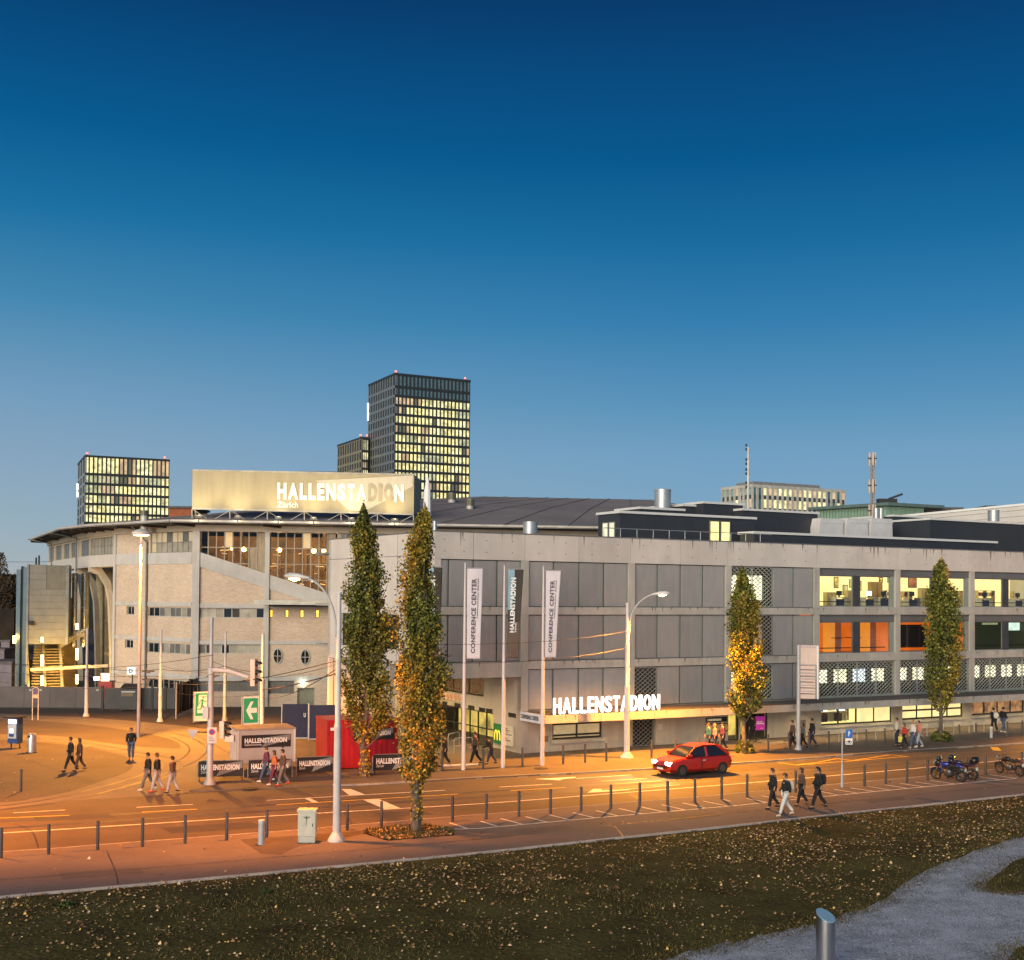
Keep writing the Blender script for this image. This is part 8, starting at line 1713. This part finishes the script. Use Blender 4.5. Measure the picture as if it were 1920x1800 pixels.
# ================================================================ motorcycles
TYRE = mat('tyre', (.015, .015, .016), .8); CHR = mat('chrome', (.6, .58, .55), .2, metal=1); ENG = mat('engine_grey', (.12, .115, .11), .4, metal=.7)
def motorcycle(p, rz, label, body, fairing=True, box=None, top=None, scale=1.0, silv=CHR, frame=DARKM):
    """front wheel at +x, 2.1 m long"""
    t = thing('motorcycle', p, label, 'motorcycle', 'motorcycles parked in the bays', rz=rz); T = WM[t.name] @ Matrix.Rotation(RAD(-8), 4, 'X') @ Matrix.Scale(scale, 4)
    def wheel(x, wd_):
        mb = MB(); n = 20
        for k in range(n):
            for q in range(8): a, b = 2*math.pi*k/n, 2*math.pi*q/8; R_ = .27+.055*math.cos(b); mb.v.append((x+math.cos(a)*R_, math.sin(b)*wd_, .33+math.sin(a)*R_))
        for k in range(n):
            for q in range(8): mb.f.append((k*8+q, ((k+1) % n)*8+q, ((k+1) % n)*8+(q+1) % 8, k*8+(q+1) % 8)); mb.mi.append(0)
        w_ = mb.obj('wheel', TYRE, t, T, True); mb = MB()
        for k in range(5): a = 2*math.pi*k/5; mb.bar((x, 0, .33), (x+math.cos(a)*.22, 0, .33+math.sin(a)*.22), .04, .03)
        P = [(x+math.cos(2*math.pi*k/18)*.215, 0, .33+math.sin(2*math.pi*k/18)*.215) for k in range(19)]; mb.tube(P, .02, 5, cap=False); mb.tube([(x, -.06, .33), (x, .06, .33)], .05, 8); mb.obj('rim', ENG, w_, T, True)
        MB().tube([(x, .07, .33), (x, .078, .33)], .13, 14).obj('brake_disc', silv, w_, T, True)
    wheel(.72, .055); wheel(-.70, .08)
    MB().tube([(.72, .09, .33), (.52, .09, .88)], .028, 6).tube([(.72, -.09, .33), (.52, -.09, .88)], .028, 6).obj('fork', silv, t, T, True)
    MB().tube([(.5, 0, .86), (.15, 0, .80), (-.35, 0, .72), (-.62, 0, .8)], .035, 6).tube([(.46, .08, .8), (.2, .12, .4), (-.2, .12, .32), (-.35, .1, .62)], .028, 6).tube([(.46, -.08, .8), (.2, -.12, .4), (-.2, -.12, .32), (-.35, -.1, .62)], .028, 6).tube([(-.2, .1, .36), (-.7, .1, .33)], .03, 6).tube([(-.2, -.1, .36), (-.7, -.1, .33)], .03, 6).obj('frame', frame, t, T, True)
    bm = bmesh.new(); bmesh.ops.create_cube(bm, size=1); bmesh.ops.subdivide_edges(bm, edges=bm.edges, cuts=3, use_grid_fill=True)
    def blob(name, m, sx, sy, sz, cx, cy, cz, tl=0, pw=.55):
        b2 = bm.copy()
        for v in b2.verts:
            q = v.co*2; L = (abs(q.x)**3+abs(q.y)**3+abs(q.z)**3)**(1/3); q = q/L if L else q; tap = 1-.35*max(0, -q.x*tl); v.co = Vector((q.x*sx, q.y*sy*tap, q.z*sz*tap))
        me = bpy.data.meshes.new(name); b2.to_mesh(me); b2.free(); me.materials.append(m); smooth_by(me, 80); return link(name, me, t, T @ Matrix.Translation((cx, cy, cz)) @ Matrix.Rotation(RAD(pw*10), 4, 'Y'))
    blob('tank', body, .27, .15, .14, .17, 0, .88, 1); blob('engine', ENG, .24, .16, .2, .03, 0, .45, 0); blob('seat', mat('seat_black', (.015, .014, .013), .6), .34, .13, .07, -.32, 0, .84, -1, -.6); blob('tail', body if fairing else DARKM, .22, .09, .08, -.66, 0, .86, 1, -1.5)
    if fairing: blob('fairing', BLKP, .17, .15, .2, .56, 0, .90, 1, -1); blob('belly_fairing', DARKM, .26, .14, .10, .2, 0, .46, 0); blob('screen', mat('wind_screen', (.02, .025, .03), .1), .12, .13, .14, .52, 0, 1.14, 1, -3)
    MB().lathe([(0, .09), (.1, .11), (.12, .10)], 14).obj('headlight', mat('headlight_glass', (.4, .42, .45), .1, metal=.5), t, T @ Matrix.Translation((.66, 0, .93)) @ Matrix.Rotation(RAD(90), 4, 'Y'), True)
    MB().tube([(.42, .34, 1.03), (.50, .15, 1.06), (.50, -.15, 1.06), (.42, -.34, 1.03)], .016, 6).obj('handlebar', DARKM, t, T, True)
    for s__ in (-1, 1): MB().tube([(.48, .22*s__, 1.04), (.50, .34*s__, 1.20)], .01, 5).lathe([(0, .03), (.035, .075), (.05, .05)], 10, (.5, .34*s__, 1.2)).obj('mirror', mat('mirror_pale', (.6, .55, .5), .2, metal=.8), t, T, True)
    for s__ in ((-1, 1) if top else (-1,)): MB().tube([(.1, .15*s__, .28), (-.3, .17*s__, .33), (-.78, .19*s__, .55)], [.03, .05, .065], 8).obj('exhaust', silv, t, T, True)
    MB().box(-.985, -.97, -.1, .1, .58, .74).obj('number_plate', mat('plate_white', (.7, .7, .66), .5), t, T); MB().box(-.90, -.87, -.07, .07, .83, .89).obj('tail_light', mat('tail_light_red', (.4, .01, .01), .3), t, T)
    MB().tube([(.0, .14, .3), (-.05, .34, .02)], .014, 5).obj('side_stand', DARKM, t, T)
    mg = MB()
    for k in range(7): a = RAD(30+k*20); a2 = RAD(50+k*20); mg.quadbox([(.72+math.cos(a)*.345, -.07, .33+math.sin(a)*.345), (.72+math.cos(a2)*.345, -.07, .33+math.sin(a2)*.345), (.72+math.cos(a2)*.345, .07, .33+math.sin(a2)*.345), (.72+math.cos(a)*.345, .07, .33+math.sin(a)*.345), (.72+math.cos(a)*.355, -.07, .33+math.sin(a)*.355), (.72+math.cos(a2)*.355, -.07, .33+math.sin(a2)*.355), (.72+math.cos(a2)*.355, .07, .33+math.sin(a2)*.355), (.72+math.cos(a)*.355, .07, .33+math.sin(a)*.355)])
    mg.obj('mudguard', body if fairing else DARKM, t, T)
    if box: blob('top_box', box, .22, .26, .19, -.86, 0, 1.12, 0, 0)
    bm.free(); return t
BLKP = mat('bike_black', (.012, .012, .014), .3, spec=.7); BLUEP = mat('bike_blue', (.008, .025, .22), .25, var=.03, spec=.8); DBL = mat('bike_violet_blue', (.015, .010, .05), .3, spec=.7); BLKP = mat('bike_black', (.012, .012, .014), .3, spec=.7)
def bike_at(fx, fy, rx, ry, *a, **k):
    f_ = G(fx, fy, WALK); r_ = G(rx, ry, WALK); d = f_-r_; c = (f_+r_)/2; return motorcycle(c, math.atan2(d.y, d.x), *a, scale=max(.95, min(1.15, d.length/1.42)), **k)
bike_at(1758, 1461, 1801, 1466, 'blue and black sports motorcycle parked nearest in the bays', BLUEP)
bike_at(1784, 1458, 1822, 1463, 'violet blue touring motorcycle with a black round top box behind the blue one', DBL, box=BLKP, top=1)
bike_at(1876, 1450, 1913, 1456, 'bare black motorcycle with pale exhaust at the right edge', BLKP, fairing=False, top=None)

# ================================================================ red car at rest on the far lane
CARR = mat('car_red', (.36, .014, .010), .25, var=.02, spec=.8); CGL = mat('car_glass', (.02, .022, .03), .06, spec=.9)
def car(p, rz, label):
    t = thing('red_car', p, label, 'car', rz=rz); T = WM[t.name]; L, Wd = 4.2, 1.74   # front at +x
    xs_ = [2.1, 2.02, 1.55, 1.05, .55, .1, -.7, -1.5, -1.95, -2.1]; zlo = [.42, .25, .22, .22, .22, .22, .22, .22, .28, .45]; zhi = [.62, .78, .90, .97, 1.0, 1.0, 1.0, 1.0, .98, .85]; hw = [.62, .78, .84, .86, .87, .87, .87, .86, .82, .72]
    mb = MB(); prof = lambda h, lo, hi: [(-h*.86, lo), (-h, lo+.14), (-h*1.0, (lo+hi)/2), (-h*.97, hi-.08), (-h*.84, hi), (h*.84, hi), (h*.97, hi-.08), (h, (lo+hi)/2), (h, lo+.14), (h*.86, lo)]
    for x, lo_, hi_, h in zip(xs_, zlo, zhi, hw): mb.v += [(x, y_, z_) for y_, z_ in prof(h, lo_, hi_)]
    m = 10
    for i in range(len(xs_)-1):
        for j in range(m): a = i*m+j; b = i*m+(j+1) % m; mb.f.append((a, b, b+m, a+m)); mb.mi.append(0)
    mb.f.append(tuple(range(m))); mb.f.append(tuple(range((len(xs_)-1)*m, len(xs_)*m))); mb.mi += [0, 0]; mb.obj('body', CARR, t, T, True)
    # greenhouse
    gx = [.98, .35, -.3, -1.2, -1.85]; gz_ = [1.0, 1.42, 1.50, 1.47, 1.05]; gw_ = [.74, .62, .62, .60, .66]; mb = MB()
    for x, z_, h in zip(gx, gz_, gw_): mb.v += [(x, -.80, .97), (x, -h, z_-.03), (x, -h+.1, z_+.02), (x, h-.1, z_+.02), (x, h, z_-.03), (x, .80, .97)]
    for i in range(4):
        for j in range(5): a = i*6+j; mb.f.append((a, a+1, a+7, a+6)); mb.mi.append(0)
    mb.f += [(0, 1, 2, 3, 4, 5), (24, 25, 26, 27, 28, 29)]; mb.mi += [0, 0]; mb.obj('cabin_glass', CGL, t, T)
    mb = MB(); mb.v = []; 
    for x, z_, h in zip([.30, -.3, -1.25], [1.43, 1.52, 1.49], [.60, .61, .58]): mb.v += [(x, -h, z_), (x, h, z_), (x, -h, z_+.035), (x, h, z_+.035)]
    for i in range(2): a = i*4; mb.f += [(a, a+1, a+5, a+4), (a+2, a+6, a+7, a+3), (a, a+4, a+6, a+2), (a+1, a+3, a+7, a+5)]
    mb.f += [(0, 2, 3, 1), (8, 9, 11, 10)]; mb.mi = [0]*len(mb.f); mb.obj('roof', CARR, t, T)
    for s__ in (-1, 1):
        MB().bar((1.0, .80*s__, .98), (.33, .63*s__, 1.44), .07).obj('windscreen_pillar', CARR, t, T); MB().bar((-.35, .82*s__, .98), (-.35, .64*s__, 1.49), .09).obj('door_pillar', CARR, t, T); MB().bar((-1.85, .76*s__, 1.0), (-1.25, .60*s__, 1.48), .14).obj('rear_pillar', CARR, t, T)
        MB().box(.02, .06, .875*s__-.004, .875*s__+.004, .35, .95).obj('door_gap', BLACK, t, T); MB().box(-.2, -.02, .88*s__-.015, .88*s__+.015, .78, .82).obj('door_handle', STRIPL, t, T); MB().box(.75, .92, .92*s__-.09, .92*s__+.07, 1.0, 1.14).obj('wing_mirror', CARR, t, T)
        for x in (1.32, -1.35):
            w_ = MB().tube([(x, .70*s__, .32), (x, .885*s__, .32)], .32, 20).obj('wheel', TYRE, t, T, True); MB().tube([(x, .87*s__, .32), (x, .895*s__, .32)], .2, 12).obj('rim', ENG, w_, T)
        MB().box(1.93, 2.09, .58*s__-.16, .58*s__+.16, .62, .76).obj('headlight', lum('car_headlight', (1, .93, .8), 60), t, T); MB().box(-2.1, -2.0, .62*s__-.1, .62*s__+.1, .72, .92).obj('tail_light', lum('car_tail_light', (1, .03, .02), 4), t, T)
        add_lamp(T @ Vector((2.25, .58*s__, .68)), 700*LIT, 50, T @ Vector((9, .5*s__, 0)), col=(1, .9, .75), soft=.06)
    MB().box(2.1, 2.12, -.5, .5, .42, .56).obj('grille', BLACK, t, T); MB().box(2.11, 2.13, -.25, .25, .36, .46).obj('number_plate', WHITE, t, T)
pc = (G(1228, 1454)+G(1366, 1447))/2; dcar = G(1228, 1452)-G(1366, 1441)
car(Vector((pc.x, pc.y, .01)), math.atan2(dcar.y, dcar.x), 'red car with shining headlights driving left on the far lane')
# white van? the folded road banner lying on the ground near the flagpoles is a rope kerb strip
p0, p1 = G(829, 1438, FW), G(896, 1435.5, FW); o = MB().tube([p0+(p1-p0)*k/8+Vector((0, .04*math.sin(k*2), .06)) for k in range(9)], .07, 6).obj('white_hose', mat('hose_white', (.6, .55, .52), .6)); tag(o, 'white ribbed hose lying on the footway left of the first flagpole', 'hose')

# ================================================================ people
SKIN = mat('skin', (.45, .26, .18), .6, var=.03)
def skinmesh(name, V, E_, R_, root=0, sub=1):
    me = bpy.data.meshes.new(name); me.from_pydata([tuple(v) for v in V], E_, []); me.update(); o = bpy.data.objects.new('tmp', me); COL.objects.link(o)
    md = o.modifiers.new('s', 'SKIN'); md.use_smooth_shade = True
    for i, r in enumerate(R_): me.skin_vertices[0].data[i].radius = (r, r) if not isinstance(r, tuple) else r; me.skin_vertices[0].data[i].use_root = False
    me.skin_vertices[0].data[root].use_root = True
    if sub: o.modifiers.new('u', 'SUBSURF').levels = sub
    dg = bpy.context.evaluated_depsgraph_get(); out_ = bpy.data.meshes.new_from_object(o.evaluated_get(dg)); out_.name = name; bpy.data.objects.remove(o); bpy.data.meshes.remove(me); return out_
def pose(kind, stride=.0, arm=.0, bend=0, armbend=.15, spread=.0, female=False):
    """returns shared part meshes for one pose, 1.75 m tall, facing +x"""
    k = 1.0; sh = .185 if not female else .165; hp = .095
    def leg(s, f):
        hip = Vector((0, hp*s, .93)); kn = Vector((f*.48+.03, hp*s*1.05, .49+abs(f)*.01)); an = Vector((f*.95-(.10 if f < 0 else 0), hp*s, .085+(.07 if f < -.1 else 0))); return hip, kn, an
    def armp(s, f):
        a = Vector((bend*.3-.01, sh*s, 1.43)); e = Vector((a.x+f*.28-.02, (sh+.045+spread)*s, 1.15)); w_ = Vector((e.x+f*.30+armbend, (sh+.03+spread)*s, .92+abs(armbend)*.35)); return a, e, w_
    HL, KL, AL = leg(1, stride); HR, KR, AR = leg(-1, -stride); SL, EL, WL_ = armp(1, -arm); SR, ER, WR = armp(-1, arm)
    b = bend; V = [(0, 0, .96), (b*.1, 0, 1.12), (b*.2, 0, 1.32), (b*.3, 0, 1.46), (b*.36+.005, 0, 1.52), (b*.42+.02, 0, 1.60), (b*.45+.02, 0, 1.72), HL, KL, AL, (AL.x+.17, AL.y, .035 if AL.z < .1 else .06), HR, KR, AR, (AR.x+.17, AR.y, .035 if AR.z < .1 else .06), SL, EL, WL_, SR, ER, WR]
    E_ = [(0, 1), (1, 2), (2, 3), (3, 4), (4, 5), (5, 6), (0, 7), (7, 8), (8, 9), (9, 10), (0, 11), (11, 12), (12, 13), (13, 14), (3, 15), (15, 16), (16, 17), (3, 18), (18, 19), (19, 20)]
    R_ = [.11, .10, .115, .09, .05, .085, .07, .085, .055, .038, .03, .085, .055, .038, .03, .05, .038, .027, .05, .038, .027]
    V = [Vector(v) for v in V]
    for wi, s in ((17, 1), (20, -1)):
        w_ = V[wi]; pal = len(V); V.append(w_+Vector((.015, 0, -.07))); R_.append(.022); E_.append((wi, pal))
        for q, (dx, dl) in enumerate(((-.028, .062), (-.010, .074), (.010, .07), (.028, .056))):
            V.append(V[pal]+Vector((dx, 0, -dl*.55))); R_.append(.009); E_.append((pal, len(V)-1)); V.append(V[pal]+Vector((dx*1.05+.012, -.006*s, -dl))); R_.append(.008); E_.append((len(V)-2, len(V)-1))
        V.append(w_+Vector((.045, -.01*s, -.075))); R_.append(.010); E_.append((pal, len(V)-1))
    # nose and ears on the same skin
    hd = V[5]; 
    body = skinmesh('body', V, E_, R_); d = {'body': body}
    J = [Vector((0, 0, .90)), Vector((b*.1, 0, 1.10)), Vector((b*.2, 0, 1.30)), Vector((b*.3, 0, 1.44)), Vector((b*.33, 0, 1.49)), SL, EL, WL_.lerp(EL, .12), SR, ER, WR.lerp(ER, .12)]
    d['jacket'] = skinmesh('jacket', J, [(0, 1), (1, 2), (2, 3), (3, 4), (3, 5), (5, 6), (6, 7), (3, 8), (8, 9), (9, 10)], [(.18, .16), (.155, .15), (.185, .155), (.135, .11), .07, .085, .068, .052, .085, .068, .052])
    d['trousers'] = skinmesh('trousers', [Vector((0, 0, .96)), HL, KL, AL+Vector((0, 0, .02)), HR, KR, AR+Vector((0, 0, .02))], [(0, 1), (1, 2), (2, 3), (0, 4), (4, 5), (5, 6)], [.14, .115, .085, .066, .115, .085, .066])
    d['shoe'] = []
    for A_, tn in ((AL, V[10]), (AR, V[14])): d['shoe'].append(skinmesh('shoe', [Vector((A_.x-.05, A_.y, max(.045, A_.z-.04))), Vector((A_.x+.06, A_.y, max(.045, A_.z-.045))), Vector((A_.x+.18, A_.y, max(.035, A_.z-.05)))], [(0, 1), (1, 2)], [.045, .048, .034]))
    c = V[5]; d['head_c'] = Vector((c.x, 0, 1.64))
    def shell(name, rx, ry, rz_, cut, dz=0, long=0):
        bm = bmesh.new(); bmesh.ops.create_uvsphere(bm, u_segments=14, v_segments=10, radius=1)
        for v in bm.verts:
            q = v.co; L = 1; x, y, z = q.x*rx, q.y*ry, q.z*rz_
            if long and q.z < .1 and q.x < .15: z -= long*(.1-q.z)
            v.co = Vector((x, y, z+dz))+d['head_c']
        bmesh.ops.delete(bm, geom=[f for f in bm.faces if (f.calc_center_median()-d['head_c']).x > .035 and (f.calc_center_median()-d['head_c']).z < .045 or (not long and (f.calc_center_median()-d['head_c']).z < -.05)], context='FACES'); me = bpy.data.meshes.new(name); bm.to_mesh(me); bm.free(); smooth_by(me, 80); return me
    d['hair'] = shell('hair', .108, .088, .12, 0, .015); d['long_hair'] = shell('hair', .112, .095, .125, 0, .012, .16)
    mb = MB(); hc = d['head_c']; mb.tube([hc+Vector((.07, 0, .0)), hc+Vector((.108, 0, -.025))], [.012, .016], 6)
    for s in (-1, 1): mb.tube([hc+Vector((-.005, .078*s, -.01)), hc+Vector((-.012, .094*s, -.005))], [.022, .018], 6)
    d['face'] = mb.mesh('face', [SKIN]); mb = MB()
    for s in (-1, 1): mb.box(hc.x+.082, hc.x+.094, .03*s-.012, .03*s+.012, hc.z+.005, hc.z+.016)
    d['eyes'] = mb.mesh('eyes', [BLACK]); mb = MB(); mb.box(hc.x+.08, hc.x+.092, -.024, .024, hc.z-.062, hc.z-.054); d['mouth'] = mb.mesh('mouth', [mat('lips', (.30, .10, .08), .5)])
    return d
POS = {'walk': pose('walk', .29, .26, armbend=.1), 'walk2': pose('walk2', .2, .18, armbend=.12), 'slow': pose('slow', .16, .2, bend=.1), 'stand': pose('stand', .04, .08), 'fwalk': pose('fwalk', .22, .2, armbend=.08, female=True), 'hunch': pose('hunch', .25, .5, bend=.45, armbend=.3)}
CL = {k: mat('cloth_'+k, c, .85, var=.08, scale=4) for k, c in dict(black=(.012, .012, .014), navy=(.02, .025, .05), jeans=(.06, .09, .17), pale=(.30, .31, .36), white=(.6, .58, .56), brown=(.09, .05, .035), red=(.4, .03, .025), teal=(.03, .12, .13), grey=(.12, .12, .13), yellow=(.55, .50, .12), pink=(.55, .2, .16), cream=(.55, .48, .38), orange=(.4, .12, .04), plum=(.12, .03, .06)).items()}
HR_ = {k: mat('hair_'+k, c, .8, var=.1, scale=20) for k, c in dict(dark=(.02, .013, .01), brown=(.07, .035, .018), blond=(.28, .18, .08)).items()}
def person(px, py, face, ps, jk, tr_, sh_, hair, label, z=0, h=1.75, long=False, bag=None, group=None, carry=None):
    p = G(px, py, z); t = thing('person', p, label, 'person', group, rz=RAD(face)); T = WM[t.name] @ Matrix.Scale(h/1.75, 4); D = POS[ps]
    link('body', D['body'], t, T, SKIN); link('jacket', D['jacket'], t, T, CL[jk]); link('trousers', D['trousers'], t, T, CL[tr_])
    for m_ in D['shoe']: link('shoe', m_, t, T, CL[sh_])
    link('hair', D['long_hair' if long else 'hair'], t, T, HR_[hair]); link('face', D['face'], t, T); link('eyes', D['eyes'], t, T); link('mouth', D['mouth'], t, T)
    if bag:
        b_ = thing('backpack', T @ Vector((-.2, 0, 1.05)), bag[1], 'backpack', rz=RAD(face)); bm = bmesh.new(); bmesh.ops.create_cube(bm, size=1); bmesh.ops.bevel(bm, geom=bm.edges[:], offset=.18, segments=3, affect='EDGES'); me = bpy.data.meshes.new('bag_body'); bm.to_mesh(me); bm.free(); smooth_by(me, 60)
        link('bag_body', me, b_, T @ Matrix.Translation((-.235, 0, 1.24)) @ Matrix.Diagonal((.17, .29, .42, 1)), CL[bag[0]]); MB().tube([(-.18, .1, 1.42), (0, .12, 1.50), (.14, .12, 1.35)], .02, 5).tube([(-.18, -.1, 1.42), (0, -.12, 1.50), (.14, -.12, 1.35)], .02, 5).obj('strap', CL[bag[0]], b_, T)
    if carry:
        b_ = thing('carrier_bag', T @ Vector((.15, -.3, .5)), carry[1], 'bag', rz=RAD(face)); MB().box(-.02, .36, -.32, -.22, .42, .82).obj('bag_body', CL[carry[0]], b_, T); MB().tube([(.08, -.27, .82), (.15, -.27, .93), (.26, -.27, .82)], .01, 5).obj('bag_handle', CL[carry[0]], b_, T)
g1_ = 'people crossing the plaza'; g2_ = 'people on the near footway'; g3_ = 'people on the far footway'
person(245.5, 1425, -80, 'stand', 'black', 'jeans', 'red', 'dark', 'person in an open black jacket and jeans standing alone on the tram track', .004, 1.8, group=g1_)
person(132, 1446, 200, 'walk', 'black', 'black', 'black', 'brown', 'person in black walking left on the asphalt plaza, nearer of the pair', .006, 1.78, group=g1_)
person(149, 1445, 195, 'fwalk', 'brown', 'brown', 'brown', 'brown', 'person in brown clothes walking just behind the one in black on the plaza', .006, 1.7, long=True, group=g1_)
person(277, 1482, 190, 'walk', 'black', 'grey', 'white', 'dark', 'person in a black top and white shoes walking at the left of the plaza trio', .003, 1.78, group=g1_)
person(294, 1485, 185, 'walk2', 'black', 'pale', 'red', 'brown', 'person in black jacket, pale trousers and red shoes in the middle of the plaza trio', .003, 1.82, group=g1_)
person(323, 1487, 175, 'walk2', 'brown', 'pale', 'black', 'dark', 'person in dark brown top and pale trousers at the right of the plaza trio', .003, 1.72, group=g1_)
person(499, 1466, 185, 'walk', 'plum', 'jeans', 'white', 'brown', 'person with jeans and white shoes walking at the left before the barriers', FW, 1.75, group='people walking before the barriers')
person(514, 1472, 190, 'fwalk', 'orange', 'plum', 'cream', 'brown', 'person in rust coloured top between two others before the barriers', FW, 1.68, long=True, group='people walking before the barriers')
person(530, 1473, 190, 'walk2', 'brown', 'grey', 'red', 'dark', 'person in brown top and red shoes at the right before the barriers', FW, 1.75, group='people walking before the barriers')
person(606, 1413, 180, 'stand', 'black', 'grey', 'black', 'dark', 'person in black standing between the white trailer and the red container', .008, 1.8)
person(891, 1434, 190, 'walk', 'brown', 'black', 'black', 'brown', 'person with black trousers striding past the glazed entrance', FW, 1.8, group=g3_)
person(921, 1433, 175, 'hunch', 'black', 'navy', 'black', 'dark', 'stooping person in dark clothes left of the middle flagpole', FW, 1.5, group=g3_)
person(834, 1437, 185, 'walk2', 'black', 'black', 'black', 'dark', 'person in black beside the crown of the near poplar at the entrance', FW, 1.75, group=g3_)
person(1329, 1410, 185, 'walk2', 'teal', 'navy', 'black', 'brown', 'person in a teal jacket behind the red car', FW, 1.75, group=g3_)
person(1341, 1410, 180, 'stand', 'pink', 'navy', 'black', 'blond', 'person in a pinkish top in the middle of the group behind the red car', FW, 1.7, long=True, group=g3_)
person(1355, 1409, 175, 'walk2', 'plum', 'navy', 'black', 'dark', 'person in a plum top at the right of the group behind the red car', FW, 1.75, group=g3_)
person(1411, 1392, 120, 'slow', 'black', 'black', 'black', 'dark', 'person in black by the glazed doors right of the golden poplar', FW, 1.75, group=g3_)
person(1486, 1404, 180, 'walk2', 'brown', 'black', 'black', 'brown', 'person in dark brown walking left of the tall signpost', FW, 1.75, group=g3_)
person(1506, 1402, 175, 'fwalk', 'grey', 'black', 'black', 'dark', 'shorter person in dark grey walking right of the tall signpost', FW, 1.5, long=True, group=g3_)
person(1523, 1401, 180, 'walk2', 'black', 'navy', 'black', 'dark', 'tall person in black walking second right of the tall signpost', FW, 1.8, group=g3_)
person(1682, 1399, 160, 'stand', 'cream', 'navy', 'black', 'brown', 'person in a cream sweater standing left of the right poplar', FW, 1.8, group=g3_)
person(1696, 1404, 175, 'fwalk', 'red', 'black', 'black', 'brown', 'person in a red jacket with a yellow bag near the right poplar', FW, 1.6, long=True, carry=('yellow', 'bright yellow carrier bag held by the person in red'), group=g3_)
person(1712, 1403, 180, 'walk2', 'white', 'jeans', 'white', 'blond', 'person in white top, jeans and white shoes near the right poplar', FW, 1.75, group=g3_)
person(1723, 1402, 180, 'walk2', 'pink', 'pale', 'white', 'dark', 'person in a pink top at the right of the group near the right poplar', FW, 1.7, group=g3_)
person(1864, 1374, 100, 'slow', 'black', 'black', 'black', 'dark', 'person in black with a white backpack seen from behind at the right', FW, 1.75, bag=('white', 'white backpack on the person at the far right'), group=g3_)
person(1881, 1374, 20, 'walk2', 'black', 'jeans', 'white', 'dark', 'person in a black jacket and white shoes beside the white backpack', FW, 1.8, group=g3_)
person(1449, 1517, 185, 'walk2', 'black', 'black', 'black', 'brown', 'person all in black leading the four on the near footway', WALK, 1.78, group=g2_)
person(1473, 1530, 190, 'walk', 'black', 'white', 'cream', 'brown', 'person in white trousers with a cream backpack on the near footway', WALK, 1.8, bag=('cream', 'cream backpack worn by the person in white trousers'), group=g2_)
person(1503, 1511, 180, 'fwalk', 'brown', 'black', 'brown', 'brown', 'slim person in dark brown second from the right on the near footway', WALK, 1.68, long=True, group=g2_)
person(1534, 1516, 180, 'walk', 'black', 'black', 'black', 'dark', 'broad person in black at the right of the four on the near footway', WALK, 1.82, bag=('black', 'black backpack on the rightmost walker of the near footway'), group=g2_)
